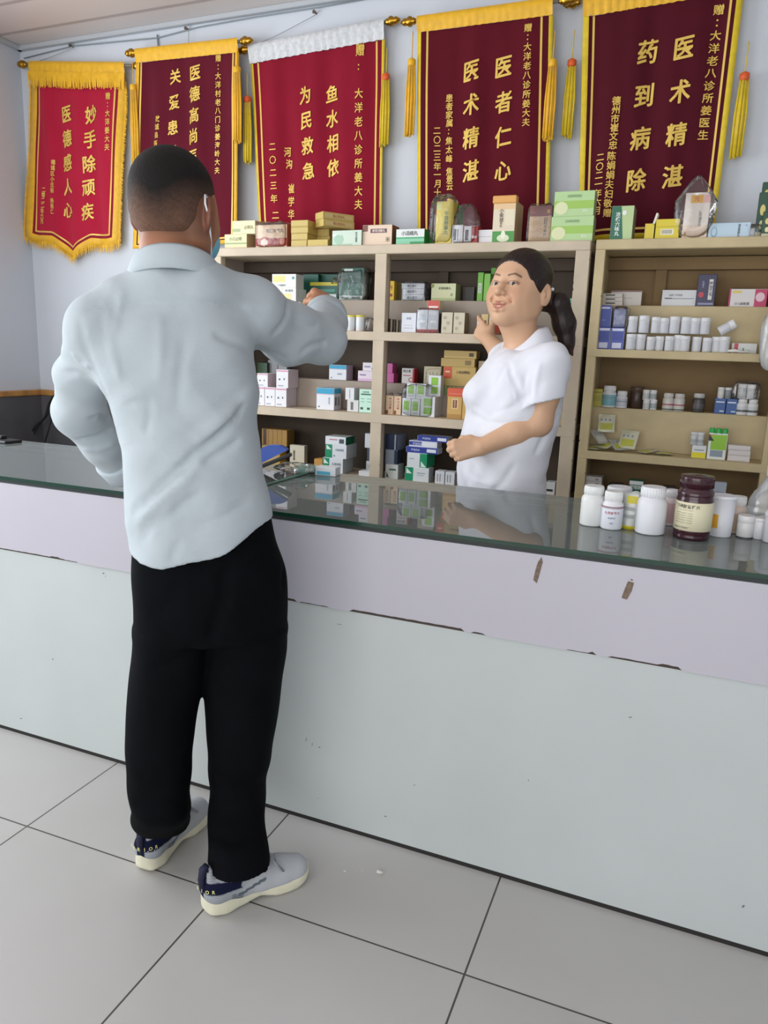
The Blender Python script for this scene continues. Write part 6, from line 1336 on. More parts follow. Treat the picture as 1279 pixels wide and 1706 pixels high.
for k, (x0, x1) in enumerate(((642, 655), (655.5, 668))): carton(T2, (x0, 661, x1, 692.5), .06, '#e3c7a4', '#c4a684', '#ead6bc', ['left', 'right'][k]+' peach carton with a red title next to the middle post', [(.45, .30, .75, .88, '#b0382c'), (.2, .12, .16, .12, '#8a4a24', 'o')], [('参芪片', .60, .59, .17, '#f0dcc0', 'f', 1)], Y=Yt)
film_bag('scrap of silvery film on the peach cartons', (U(656, 656, Y=Yt).x, Yt+.02, T2+.084), (.02, .016, .006), seed=47, amp=.4)
gs = [(.14, .30, .82, .86, '#8cc23c'), (.14, .10, .82, .22, '#c4ccd2')]
gq = [(.22, .54, .80, .92, '#8cc23c'), (.22, .12, .80, .46, '#8cc23c')]
lo_g = [carton(T2, bb, .05, '#e3e6ec', '#c6cad2', '#eceef2', l_, d_, Y=Yt) for bb, l_, d_ in (((669.5, 665.5, 684, 694.5), 'white carton with one green square, leftmost of the lower green-square row', gs), ((684.5, 665.8, 699, 694.7), 'white carton with one green square, second in the lower green-square row', gs))]
gA = carton(T2, (700, 663, 724, 697), .10, '#e3e6ec', '#cdd2da', '#eceef2', 'white carton with two green squares, larger, end of the lower row', gq, Y=Yt)
for k, bb in enumerate(((677, 639.5, 692.5, 664.5), (693, 640, 709, 665))): p = carton(None, bb, .05, '#e3e6ec', '#c6cad2', '#eceef2', ['left', 'right'][k]+' white carton with a green square on the upper layer', gs, Y=Yt+.002); p.location.z = top_of(lo_g[0])
p = carton(None, (713, 627, 734, 662), .04, '#e3e6ec', '#c6cad2', '#eceef2', 'white carton with two green squares standing highest, tilted back', gq, Y=Yt+.035); p.location.z = top_of(gA)
film_bag('clear film over the white green-square cartons', ((lo_g[0].location.x+gA.location.x)/2, Yt+.03, T2+.065), (.068, .040, .066), seed=49, amp=.05)
ra = [(.30, .45, .75, .92, '#e3c493'), (.38, .50, .66, .86, '#7c2c20'), (0, .0, 1, .2, '#b38a48')]
o = carton(T2, (744.5, 661, 769, 698), .05, '#d0a860', '#b08a48', '#d9b878', 'tan carton with a maroon title plate, under the red-orange lid', ra, [('桂枝茯苓', .52, .68, .085, '#e9cfa0', 'f', 1)], Y=Yt)
carton(T2, (769.5, 661, 784, 699), .05, '#d0a860', '#b08a48', '#d9b878', 'tan carton beside the white coat, right of the maroon-titled one', [(.3, .5, .9, .9, '#c49a54')], Y=Yt)
carton(None, (745, 647, 779, 661), .06, '#d85a3c', '#c9a468', '#e37a5c', 'red-orange flat carton lying on the tan cartons', [(.1, .3, .9, .36, '#e99a80')], Y=Yt+.002).location.z = top_of(o)
carton(T2, (741, 631, 759, 646), .05, '#8aa860', '#6a8448', '#a4bc7c', 'green leafy-patterned carton behind the red-orange one', [(.2, 0, .35, 1, '#4a6a34'), (.6, 0, .75, 1, '#4a6a34')], Y=SYs-.04).location.z = T2+.09
carton(T2s, (944, 604, 953, 644), .05, '#a9cf9a', '#7aa86c', '#bcd9b0', 'pale green carton between the white coat and the right post', Y=SYs-.05)
carton(T2, (926, 674, 944, 712), .05, '#c9b894', '#a08c64', '#d9caa8', 'beige carton between the white coat and the right post', [(.6, .1, .75, .9, '#5a4a34')], Y=Yt+.02)
# ---- left rack, bottom bay left
o = carton(T3, (436, 741, 466, 772), .06, '#b59a5e', '#c9a028', '#c9b078', 'gold-brown carton low beside the shirt, under another', [(.1, .15, .85, .7, '#c0a56c')], Y=Yt+.06)
p = carton(None, (436, 713, 478, 740), .07, '#a9823e', '#8a6a30', '#b08c4c', 'gold-brown carton with ribs, upper, low beside the shirt', [(.05, 0, .18, 1, '#4a2c24')]+[(.25+.18*k, 0, .27+.18*k, 1, '#7c5c2a') for k in range(4)], Y=Yt+.08); p.location.z = top_of(o)
carton(T3, (482.5, 738, 507, 775), .03, '#d5ceb8', '#a9a28c', '#ded8c6', 'upright cream carton with a dark vertical title', [], [('益母草膏', .30, .55, .12, '#3a342c', 'f', 1)], Y=Yt+.05)
o = carton(T3, (523, 776, 537, 786), .05, '#c98a3a', '#a87030', '#d9a050', 'small orange carton left of the green-cornered white ones, lower', Y=Yt); carton(None, (523, 765, 537, 776), .05, '#cf9a54', '#a87030', '#d9a050', 'small orange carton left of the green-cornered white ones, upper', Y=Yt).location.z = top_of(o)
gw = [(0, 0, .33, 1, '#1c9468'), (.06, .62, .30, .95, '#e8f2ee', 'v'), (.40, .12, .46, .22, '#3a6a9a')]
gg = 'green-cornered white cartons in the lower pile'; o = carton(T3, (537, 768, 571, 793), .017, '#e3e8ec', '#b9c2c9', '#e9edf0', 'green-cornered white carton in the lower row, left bay', gw, [('头孢克肟', .68, .62, .18, '#6a7a8a')], Y=Yt, group=gg); rowback(o, 6, .018, gg)
gg2 = 'green-cornered white cartons in the second row'; p = carton(None, (541.5, 745, 577, 768), .017, '#e3e8ec', '#b9c2c9', '#e9edf0', 'green-cornered white carton in the second row, left bay', gw, [('头孢克肟', .68, .62, .18, '#6a7a8a')], Y=Yt+.003, group=gg2); p.location.z = top_of(o); rowback(p, 6, .018, gg2)
q = carton(None, (541.5, 732, 576, 745), .09, '#e6eaee', '#1a6a50', '#e3ece9', 'flat white carton with a barcode on top of the green-cornered pile', [(.68, .15, .92, .75, '#4a545c'), (.2, .55, .6, .7, '#c47a84')], Y=Yt+.003); q.location.z = top_of(p)
o = carton(T3, (597, 789, 622, 798), .05, '#dcdfe3', '#a9adb2', '#e6e8ea', 'flat grey-white carton at the foot of the middle post', Y=Yt-.005)
o = carton(T3, (609.5, 766, 624, 789), .05, '#c9ccd0', '#9a9da2', '#d9dbde', 'grey-white carton left of the middle post', [(.1+.2*k, .2, .16+.2*k, .8, '#8a8e94') for k in range(4)], Y=Yt+.05)
p = carton(None, (611, 744, 624, 766), .05, '#4a5264', '#343a48', '#5a6274', 'dark blue-grey carton, second up beside the middle post', Y=Yt+.05); p.location.z = top_of(o)
carton(None, (607.5, 720, 623, 744), .05, '#d9dde6', '#a9aeb8', '#e6e9ee', 'pale carton, topmost beside the middle post', Y=Yt+.05).location.z = top_of(p)
o = carton(T3, (641.5, 770, 663, 794), .07, '#dfe4e2', '#aab2ae', '#e6ebe8', 'white carton with a green swoosh, right of the middle post', [(.1, .1, .3, .5, '#1f6a3c', 'v'), (.3, .60, .85, .72, '#4a7a60')], Y=Yt+.01)
p = carton(None, (641.5, 746, 662, 770), .018, '#9ea6b4', '#30384a', '#c4c9d2', 'grey and navy carton in the short row above the green swoosh', [(.75, 0, 1, 1, '#2c3650')], Y=Yt+.02, group='grey and navy cartons'); p.location.z = top_of(o); rowback(p, 3, .020, 'grey and navy cartons')
q = carton(None, (642, 719, 664, 745), .016, '#23304e', '#7c8494', '#c4c9d2', 'navy pale-edged carton right of the middle post', [(.7, 0, .8, 1, '#b9c0cc')], Y=Yt+.02, group='navy pale-edged cartons'); q.location.z = top_of(p); rowback(q, 5, .018, 'navy pale-edged cartons')
# bottom bay right
o = carton(T3, (674, 783, 714, 807), .06, '#e3e8ea', '#b9c2c4', '#e9eded', 'white carton with a green left end, bottom of the pile by the fist', [(0, 0, .34, 1, '#1c9468'), (.06, .55, .30, .92, '#e8f2ee', 'v'), (.5, .6, .85, .66, '#8aa0b0'), (.5, .45, .8, .5, '#aabac4')], Y=Yt)
gg = 'white and green cartons in a row by the fist'; p = carton(None, (677.5, 759, 711, 783), .016, '#e3e8ea', '#1f9a6c', '#e9eded', 'white and green carton in the middle row by the fist', [(.64, 0, 1, 1, '#1c9468'), (.70, .06, .96, .45, '#e8f2ee', 'v'), (.1, .55, .35, .6, '#8aa0b0')], Y=Yt+.004, group=gg); p.location.z = top_of(o); rowback(p, 6, .017, gg)
z = top_of(p); nb_ = [(.03, .25, .62, .85, '#2a3c98'), (.66, .2, .95, .8, '#e6e9f0')]
for k, (bb, dd) in enumerate((((676, 749.5, 729, 759.5), nb_), ((681, 739.5, 728, 750), [(.0, .25, .45, .9, '#2a3c98'), (.48, .15, .95, .85, '#e9ecf4')]), ((695, 731, 746, 740.5), nb_))):
    q = carton(None, bb, .06, '#31439e' if k != 1 else '#dfe3ee', '#c9cdd8', '#c9d0e4', ['lowest', 'middle', 'topmost'][k]+' flat blue and white carton on the pile by the fist', dd, [('阿莫西林', .3, .5, .4, '#c9d2f0')], Y=Yt+.004); q.location.z = z; z = top_of(q)
for k, x_ in enumerate((724, 741)): carton(T3, (x_, 788, x_+16, 810), .05, '#dfe2e6', '#b4b8bd', '#e9ebee', ['left', 'right'][k]+' small white carton at the foot of the pile by the fist', [(.2, .2, .3, .8, '#8a9098'), (.5, .2, .6, .8, '#8a9098')], Y=Yt)
carton(T3, (908, 807, 924, 828), .05, '#d9dde0', '#a9adb2', '#e6e8ea', 'white carton low between the white coat and the right post', [(.1, .25, .8, .45, '#2c3238')], Y=Yt+.02)
# ---- right rack, upper shelf, raised tier
stack(RAs, [(1002, 499.5, 1037, 506), (1002, 493, 1037, 499.5), (1002, 486.5, 1037, 493)], .04, '#ded6cc', '#b5a899', '#e6e0d8', 'flat white carton with a black code, in the threefold stack', 'threefold stack of flat white cartons', SYs-.03, decs=[(.18, .35, .65, .75, '#4a423c')])
carton(RAs, (1017, 479, 1069, 505), .05, '#ded9d0', '#bcb4a8', '#9a4450', 'white carton with a dark red lid behind the threefold stack', [(0, .93, 1, 1, '#8a3a48'), (.2, .5, .7, .54, '#b4aca0')], Y=SYs+.015)
carton(RAs, (1102.5, 478, 1160, 505.5), .05, '#dedfe2', '#b4b6ba', '#e6e7ea', 'long white carton left of the tall navy one', [(.08, .45, .95, .50, '#8a9298'), (.08, .45, .30, .52, '#4a5a5a')], [('盐酸二甲双胍', .40, .68, .14, '#8a9298')], Y=SYs)
carton(RAs, (1161.5, 452, 1192.5, 505.5), .04, '#2b2a50', '#20203c', '#34335c', 'tall navy carton with a white name plate', [(.62, .2, .84, .85, '#dcd8d4'), (.24, .36, .15, .09, '#c02c44', 'o'), (.1, .04, .95, .10, '#8a8ab0')], [('阿昔洛韦', .73, .54, .12, '#2b2a50', 'f', 1), ('乳膏片', .30, .68, .08, '#9a98c0', 'f', 1)], Y=SYs-.02)
carton(RAs, (1214, 478, 1278, 508), .05, '#ddd9da', '#b93a68', '#e6e2e4', 'white and magenta carton with yellow corner mark', [(.68, 0, 1, 1, '#c22c62'), (.08, .78, .32, .92, '#e2c85a'), (0, 0, .04, 1, '#b02c5c'), (.82, .55, .12, .26, '#e8c4d2', 'o')], [('小儿氨酚黄', .36, .18, .17, '#3a3438')], Y=SYs-.01)
bl = [(.05, .86, .95, .97, '#d9dcf0'), (.1, .42, .9, .8, '#2c3f9a'), (.12, .04, .86, .30, '#c9cfe8')]
o = carton(RA, (995.5, 544, 1016, 580.5), .05, '#3a4da8', '#b9bfd6', '#5a6ab8', 'blue carton with a pale panel, lower left of the block', bl, Y=Yt)
o2 = carton(RA, (1017, 544.5, 1039, 581), .05, '#3a4da8', '#b9bfd6', '#5a6ab8', 'blue carton with a pale panel, lower right of the block', bl, Y=Yt)
p = carton(None, (995.5, 507, 1018, 543.5), .05, '#31459f', '#b9bfd6', '#5a6ab8', 'blue carton standing on the lower left blue one', [(.1, .86, .9, .93, '#d9dcf0'), (.3, .3, .6, .34, '#6a7ac4')], [('Cefaclor', .5, .9, .09, '#e9ecfa')], Y=Yt); p.location.z = top_of(o)
p = carton(None, (1022, 513, 1041, 544), .05, '#6a74a8', '#9aa0bc', '#8a92b8', 'greyish blue carton in film on the lower right blue one', [(.2, .4, .8, .7, '#8a92b8')], Y=Yt+.004); p.location.z = top_of(o2)
film_bag('clear bag over the greyish blue carton', (p.location.x+.004, Yt+.03, top_of(o2)+.036), (.028, .034, .040), seed=52, amp=.14)
# small white tubs, two layers
gp = 'small white tubs, lower row'; t0 = bottle((1043, 556, 1058.5, 582.5), RA, 'small white ribbed tub, first from the left in the lower row', capfrac=.30, shape='cup', name='medicine_tub', group=gp, n=20, body='#dcdde0', cap='#e6e7ea', cat='tub', band=(.1, .9, '#d2d4d9'))
xs1 = (1067, 1084, 1098.5, 1115, 1130.5, 1141, 1160.5, 1178, 1194, 1207)
for i, x_ in enumerate(xs1): btl_copy(t0, x_, 570, RA, Yt+(.0 if i % 2 else .006), 'small white ribbed tub, '+ORD[i+1]+' from the left in the lower row', gp, [1.0, .86, .9, .92, 1, .95, .92, .88, .95, .97][i])
gp = 'small white tubs, upper row'; zt_ = RA+.062
for i, x_ in enumerate((1053, 1072, 1092, 1106, 1123, 1142, 1157, 1174)): btl_copy(t0, x_, 546, zt_, Yt+.012, 'small white ribbed tub, '+ORD[i]+' from the left in the upper row', gp, [1.03, 1.08, 1.0, .95, 1.05, 1.03, .98, 1.0][i])
tt = btl_copy(t0, 1207, 553, RA+.058, Yt+.01, 'small white ribbed tub tipped over on the others', None); tt.rotation_euler = (0, math.radians(58), 0); tt.location.x -= .018; tt['group'] = ''; del tt['group']; tt.location.z += .014
carton(RA, (1219, 561, 1262, 578), .04, '#d9dcdc', '#b4b6b6', '#e4e6e6', 'flat white carton with a red bar, right of the white tubs', [(.10, 0, .26, 1, '#c8303c'), (.48, .40, .03, .16, '#2c8a6a', 'o')], Y=Yt+.03)
m = MB(); a_ = U(1209, 580, Y=Yt-.005); m.tube([(0, 0, .006), (.03, 0, .008), (.05, .004, .005), (.075, .004, .006)], [.004, .006, .0025, .006], mat('#e6e6e4', .4), 10); o = m.build('ointment_tube', loc=(a_.x, Yt-.008, RA+.0005)); tag(o, 'small white tube lying at the shelf edge below the red-barred carton', 'tube')
# ---- right rack, second shelf, raised tier
carton(RBs, (986, 645.5, 1003.5, 675), .04, '#b9ae3c', '#8a8230', '#c9c054', 'mustard yellow carton beside the left post of the right rack', [(.1, .80, .9, .84, '#6a6424'), (.1, .3, .9, .6, '#a89e34')], Y=SYs-.03)
bottle((1003.5, 640, 1026.5, 676), RBs, 'white bottle with a teal label beside the mustard carton', band=(.12, .78, '#7fb4bc'), band2=(.55, .62, '#e6eef0'), Y=SYs-.03, capfrac=.24)
bottle((1026.5, 649, 1045, 677.5), RBs, 'smaller white bottle with a grey-blue label', band=(.15, .75, '#c9cdd8'), band2=(.5, .56, '#4a5068'), Y=SYs-.03, capfrac=.26)
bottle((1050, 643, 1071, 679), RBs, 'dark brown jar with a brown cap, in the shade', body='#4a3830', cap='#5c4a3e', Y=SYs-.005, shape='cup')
for k, (x0, yt_, lv_) in enumerate(((1071, 645, 1), (1083, 645, 1), (1071, 662, 0), (1083, 662, 0))):
    bottle((x0, yt_, x0+11, yt_+17), RBs+(.036 if lv_ else 0), ['upper left', 'upper right', 'lower left', 'lower right'][k]+' of four tiny white bottles stacked in pairs', band=(.2, .8, '#a9b0b4' if k % 2 else '#c9ccc9'), shape='cup', Y=SYs-.03, capfrac=.18, n=16)
for k, x0 in enumerate((1104, 1122.5)): bottle((x0, 652.5, x0+18, 682), RBs, ['left', 'right'][k]+' of two white jars with red and green label lines', body='#cfcac4', cap='#d6d2cc', band=(.42, .50, '#a83a44'), band2=(.08, .16, '#3c5a44'), Y=SYs-.03, capfrac=.22)
bottle((1154, 651.5, 1173.5, 683), RBs, 'dark jar with a white cap, alone in the middle', body='#4a4644', cap='#c9c8c6', band=(.25, .6, '#5f5c5c'), Y=SYs-.02, capfrac=.22)
bb_ = [(.1, .72, .9, .80, '#d9e4f2'), (.5, .12, .92, .19, '#d9e4f2')]
for k, x0 in enumerate((1190, 1209.5)): carton(RBs, (x0, 660.5, x0+18.5, 686.5), .04, '#1c4f96', '#173f78', '#3468ac', ['left', 'right'][k]+' deep blue carton of the pair on the second shelf', bb_, Y=SYs-.03)
for k, (x0, c_) in enumerate(((1196, '#dcdcda'), (1208, '#8f9496'))): bottle((x0, 641, x0+10.5, 660), RBs+.055, ['white', 'grey'][k]+' small bottle standing on the deep blue cartons', body=c_, shape='cup', Y=SYs-.02, capfrac=.2, n=16)
for k, x0 in enumerate((1228, 1245.5)): bottle((x0, 660.5, x0+17, 688), RBs, ['left', 'right'][k]+' white jar with dark figures below the bagged bottles', band=(.2, .7, '#d6d8da'), band2=(.25, .42, '#5a5c60'), Y=SYs-.03, capfrac=.22, n=20)
for k, x0 in enumerate((1230, 1245)): bottle((x0, 634, x0+13, 659), RBs+.058, ['left', 'right'][k]+' small bottle inside the bag on the white jars', body='#c9ccce', shape='cup', Y=SYs-.02, capfrac=.25, n=16)
film_bag('clear bag holding two small bottles on top of the white jars', (U(1243, 645, Y=SYs).x, SYs-.02, RBs+.058+.030), (.042, .030, .032), seed=55, amp=.14)
# ---- right rack, second shelf, front
def packet(px, py, level, w_, h_, rot, tilt, label, seed, c='#c9c8b0', c2='#b8b94a', Y=None, dz=0, group=None):
    """flat foil sachet with crimped ends, slightly pillowed"""
    m = MB(); n = 8; r = random.Random(seed); V = []; V2 = []
    for j in range(n+1):
        for i in range(n+1):
            u, v = i/n, j/n; b = (math.sin(math.pi*u)*math.sin(math.pi*v))**.5*.004+.0012*math.sin(9*u+seed)*math.sin(7*v+seed*2)
            V.append(((u-.5)*w_, (v-.5)*h_, .004+b)); V2.append(((u-.5)*w_, (v-.5)*h_, .004-b*.8))
    N = len(V); m.add(V+V2, [], mat(c, .35)); f1, f2, f3 = mat(c, .35, .15), mat(c2, .4), mat('#8f949a', .4)
    for j in range(n):
        for i in range(n):
            q = (j*(n+1)+i, j*(n+1)+i+1, (j+1)*(n+1)+i+1, (j+1)*(n+1)+i); mm_ = f1 if i in (0, n-1) or j in (0, n-1) else (f2 if j < 4 else (f3 if (j == 5 and i % 2) else f1))
            m.f.append(q); m.mi.append(m.mid(mm_)); m.sm.append(True); m.f.append(tuple(k+N for k in q)[::-1]); m.mi.append(m.mid(f1)); m.sm.append(True)
    p = U(px, py, Y=Y or Yt+.02); o = m.build('medicine_sachet', loc=(p.x, Y or Yt+.02, (level+dz) if level else p.z)); o.rotation_euler = (tilt, 0, rot); tag(o, label, 'sachet', group); return o
packet(991, 744, RB, .06, .075, .3, .15, 'pale sachet at the bottom left of the heap', 1, dz=.006); packet(1010, 738, RB, .065, .08, -.5, .35, 'crumpled yellow-printed sachet in the middle of the heap', 2, dz=.022)
packet(998, 728, RB, .06, .075, .9, .7, 'greyish sachet leaning at the left of the heap', 3, dz=.048, c='#b5b5ac', c2='#c9c9be'); packet(1010, 706, RB, .062, .070, .15, 1.2, 'upright sachet with a yellow panel on top of the heap', 4, dz=.100, Y=Yt+.05)
packet(1047, 735, RB, .066, .075, -.25, 1.05, 'sachet with blue and yellow print propped at the right of the heap', 5, dz=.046, Y=Yt+.02); packet(1030, 742, RB, .06, .07, .6, .5, 'silvery sachet between the heap and the propped one', 6, dz=.022, c='#b9bbb4')
packet(1079, 750, RB, .055, .07, -.8, .12, 'yellow-green sachet lying flat right of the heap', 7, c2='#b9b83c', dz=.006); packet(1105, 753, RB, .065, .055, .2, .05, 'thin sachet lying flat, farthest right of the heap', 8, c='#b3ad92', dz=.003)
o = carton(RB, (1151.5, 743, 1176, 764), .05, '#dfe3e4', '#b9bcbc', '#e9ecec', 'white carton with a yellow lower half', [(0, 0, 1, .46, '#e8dc2c'), (.15, .62, .85, .70, '#8a8f92')], Y=Yt)
for k, x0 in enumerate((1150, 1161)): bottle((x0, 721, x0+11.5, 742.5), top_of(o), ['left', 'right'][k]+' small clear-wrapped bottle on the yellow and white carton', body='#c9cbcb', cap='#d9dada', shape='cup', Y=Yt+.02, capfrac=.25, n=16, band=(.3, .6, '#aeb3b4'))
o = carton(RB, (1178.5, 724, 1210, 767), .035, '#e6ece4', '#c2cbbc', '#e9efe6', 'white and green carton holding three green-capped tubes', [(.12, .38, .98, .98, '#93c832'), (.14, .10, .84, .36, '#8f9cab'), (.0, .72, .30, .98, '#1e2428', 'v'), (.0, .80, .14, .98, '#d86a7a')], Y=Yt)
for k in range(3):
    m = MB(); m.lathe([(.0085, -.05), (.0085, -.004), (.0095, 0), (.0098, .014), (.008, .017)], mat('#28b34c', .35), n=16, mats=[mat('#e6e8e6', .4), mat('#e6e8e6', .4), mat('#28b34c', .35), mat('#28b34c', .35)]); t_ = m.build('tube_cap', loc=(o.location.x-.022+k*.0215, Yt+.018, top_of(o)+.002)); tag(t_, ['leftmost', 'middle', 'rightmost'][k]+' green-capped tube sticking out of the green carton', 'tube'); t_.name = 'ointment_tube'
stack(RB, [(1211, 759, 1249, 768.5), (1212, 751.5, 1250, 760), (1212, 744, 1250, 752)], .05, '#ddd8d6', '#b9b3b0', '#e6e2e0', 'flat white carton in the low stack right of the green-capped tubes', 'low stack of flat white cartons', Yt, decs=[(.05, .1, .95, .16, '#c9b9bb')])
# ---- right rack, bottom
stack(RC, [(976, 801.5, 1003, 809.5), (976, 794, 1003, 801.5), (976.5, 786.5, 1003.5, 794), (977, 779, 1004, 786.5)], .06, '#d2cdcb', '#a39c98', '#dcd8d6', 'flat grey-white carton in the stack behind the counter bottles', 'four flat grey-white cartons', Yt+.01, decs=[(.6, .2, .8, .6, '#8a8583')])
carton(RC, (1046, 806, 1070, 838), .05, '#2a6a54', '#1f4d3e', '#3a7a64', 'green carton with white characters behind the white bottles', [(0, .80, 1, 1, '#dfe6e2')], [('葡萄糖', .5, .66, .22, '#dfe9e4')], Y=Yt)
carton(RC, (1181, 806, 1208, 850), .02, '#b9c2cf', '#98a2b0', '#c9d0da', 'pale blue-grey card behind the white cup', [(.1, .6, .9, .64, '#98a2b4')], Y=Yt)
for k, (x_, h_) in enumerate(((1011, .05), (1100, .045), (1130, .06))): carton(RC, (x_, 830-k*4, x_+22, 850), .05, ['#3c3a3c', '#4a4240', '#b9b4a8'][k], '#2c2a2c', '#4c4a4c', ['dark', 'brownish', 'pale'][k]+' carton on the lowest shelf behind the counter bottles', Y=Yt+.04)
# white plastic bag hanging at the right edge
p = U(1296, 562, Y=2.86); o = film_bag('white plastic bag hanging at the right edge of the photo', (p.x, 2.86, p.z), (.052, .03, .112), seed=61, m=milk, neck=.5, amp=.16, e=.7)
# ================================================================ ON THE COUNTER
G_ = GZ
def P(bb): return dict(Z=G_)
bottle((965, 810.5, 1003.5, 876), None, 'plain white bottle, leftmost on the counter glass', Z=G_, body='#e3e5e3', cap='#e9ebea', capfrac=.20)
bottle((1008, 812, 1046, 868), None, 'white round tub with a lid behind the pink-labelled bottle', Z=G_, body='#dcdfe4', cap='#e6e8ec', shape='cup', capfrac=.3, cat='tub')
bottle((999.5, 819.5, 1034.5, 882), None, 'white bottle with a pink-edged label of small red print', Z=G_, body='#e6e7ea', cap='#eceded', band=(.05, .82, '#dde0e8'), band2=(.74, .82, '#c4606e'), capfrac=.24, tx=[('头孢氨苄片', .60, .085, '#a8485a'), ('请遵医嘱', .42, .055, '#8a8ea8'), ('遵医', .24, .05, '#8a8ea8')])
m = MB(); q = U(1046, 881, Z=G_); 
V = []; n = 10
for j in range(n+1):
    for i in range(n+1):
        u, v = i/n-.5, j/n; b = .010*(1-(2*abs(u))**2)*(1-v)**.6+.0008*math.sin(20*v+7*u); V.append((u*.046*(1-.05*v), -b-.001, v*.094+.004*math.sin(6*u)*(v > .9)))
for j in range(n+1):
    for i in range(n+1):
        u, v = i/n-.5, j/n; b = .010*(1-(2*abs(u))**2)*(1-v)**.6; V.append((u*.046*(1-.05*v), b+.001, v*.094+.004*math.sin(6*u)*(v > .9)))
N = (n+1)**2; sv_, yw_ = mat('#b9bcb8', .4, .2), mat('#c9bb2c', .45)
m.add(V, [], sv_)
for j in range(n):
    for i in range(n):
        k = j*(n+1)+i; qd = (k, k+1, k+n+2, k+n+1); mm_ = yw_ if (j == 0 or (j in (7, 8) and 3 <= i <= 8)) else (mat('#9a9e9c', .45) if (j in (3, 5) and 2 <= i <= 7) else sv_)
        m.f += [qd, tuple(x+N for x in qd)[::-1]]; m.mi += [m.mid(mm_), m.mid(sv_)]; m.sm += [True, True]
for i in range(n): 
    for (a_, b_) in ((i, i+1), (n*(n+1)+i+1, n*(n+1)+i), ((i+1)*(n+1), i*(n+1)), (i*(n+1)+n, (i+1)*(n+1)+n)): m.f.append((b_, a_, a_+N, b_+N)); m.mi.append(m.mid(sv_)); m.sm.append(True)
o = m.build('medicine_pouch', loc=(q.x, q.y, G_+.0005), rz=-.15); tag(o, 'standing silver and yellow pouch between the two white bottles', 'pouch')
bottle((1057, 812, 1105, 889.5), None, 'large plain white bottle left of the maroon one', Z=G_, body='#e6e7ec', cap='#ecedf0', capfrac=.20)
bottle((1101, 817, 1126, 876), None, 'white bottle with a pink label, half hidden behind the large white one', Z=G_, body='#dccbce', cap='#e6e4e6', band=(.1, .8, '#cfa9ac'), capfrac=.2)
bottle((1112, 820, 1134, 866), None, 'small white-capped bottle just behind the maroon one', Z=G_, body='#dcd6d6', cap='#e6e6e8', capfrac=.25)
# maroon bottle
bb = (1120, 795, 1181, 901); p = U(1150, 897, Z=G_); dp = (p-Vector((0, 0, CAMH))).dot(FW); r = 30*dp/FPX; h = U(1150, 795, Y=p.y).z-U(1150, 900, Y=p.y).z
root = empty('pill_bottle', (p.x, p.y+.01, G_+.0003)); tag(root, 'large maroon bottle with a cream label, tallest on the counter', 'bottle')
mr = mat('#3a1620', .22, name='maroon_plastic', coat=.3); m = MB(); H = h
m.lathe([(r*.84, 0), (r*.95, .002), (r*.97, H*.05), (r*.935, H*.075), (r*.965, H*.10), (r*.975, H*.14), (r*.975, H*.62), (r*.95, H*.655), (r*.925, H*.675), (r*.95, H*.70), (r*.95, H*.735), (r*.915, H*.755), (r*.86, H*.785), (r*.84, H*.82)], mr, n=48); o = m.build('bottle_body'); o.parent = root
m = MB(); m.lathe([(r*.82, H*.80), (r*.87, H*.81), (r*.88, H*.97), (r*.86, H*.995), (r*.3, H), (r*.02, H)], mr, n=48)
for k in range(60): a_ = 2*math.pi*k/60; m.tube([(r*.87*math.cos(a_), r*.87*math.sin(a_), H*.82), (r*.87*math.cos(a_), r*.87*math.sin(a_), H*.96)], .0009, mr, 4)
o = m.build('cap'); o.parent = root
m = MB(); lb_ = mat('#e3dcbc', .5, name='cream_label'); m.lathe([(r*.978, H*.15), (r*.990, H*.152), (r*.990, H*.598), (r*.978, H*.60)], lb_, n=64)
a0 = math.atan2(-p.y, -p.x)
def ring_text(s, v, hh, c, start, step=None):
    st_ = (step or hh*1.0)/r
    for i, ch in enumerate(s):
        if ch == ' ': continue
        T = Matrix.Rotation(a0+(i*st_+start)+math.pi/2, 4, 'Z') @ Matrix.Translation((0, -r*.994, v*H)) @ Matrix(((hh, 0, 0, 0), (0, 0, -1, 0), (0, hh, 0, 0), (0, 0, 0, 1))); m.mesh(glyph(ch, .014), T, mat(c, .5))
ring_text('复方磷酸氢钙片', .535, .0098, '#3c3a30', -1.15); ring_text('Calcium Hydrogen', .48, .0042, '#6a6856', -1.1, .0030)
for k in range(5): ring_text('国药准字本品为复方制剂', .43-.038*k, .0034, '#8a8870', -1.0, .0040)
ring_text('山西临汾健民制药厂', .20, .0050, '#7a785e', -1.1)
o = m.build('label'); o.parent = root; o['label'] = 'cream paper label with dark green print'
rt = bottle((1177, 826, 1218, 894), None, 'white plastic cup with an orange sticker and rim', Z=G_, name='plastic_cup', body='#dfe0e6', cap='#e6e6ec', shape='tub', capfrac=.07, cat='cup')
m = MB(); rr_ = 20*(rt.location-Vector((0, 0, CAMH))).dot(FW)/FPX; a0c = math.atan2(-rt.location.y, -rt.location.x)
V = []; 
for j in (0, 1):
    for i in range(7): an = a0c-.95+i*.12; ra_ = rr_*(.925+.045*j); V.append((ra_*math.cos(an), ra_*math.sin(an), .022+.034*j))
m.add(V, [(i, i+1, i+8, i+7) for i in range(6)], mat('#e2a93a', .5)); o = m.build('sticker'); o.parent = rt; o['label'] = 'orange sticker'
bottle((1209, 828, 1238, 889), None, 'small translucent brownish bottle right of the white cup', Z=G_, body='#c4b3a4', cap='#dcdad8', band=(.1, .7, '#b49c88'), capfrac=.22)
bottle((1226, 860, 1252, 897), None, 'low white jar in front of the translucent bottle', Z=G_, body='#dedcdc', cap='#e6e4e4', shape='cup', capfrac=.3, band=(.02, .08, '#3a3a3c'))
bottle((1252, 864, 1273, 899), None, 'low white jar with a thin cap, next to last at the right', Z=G_, body='#dedee2', cap='#e9e6e8', shape='cup', capfrac=.15)
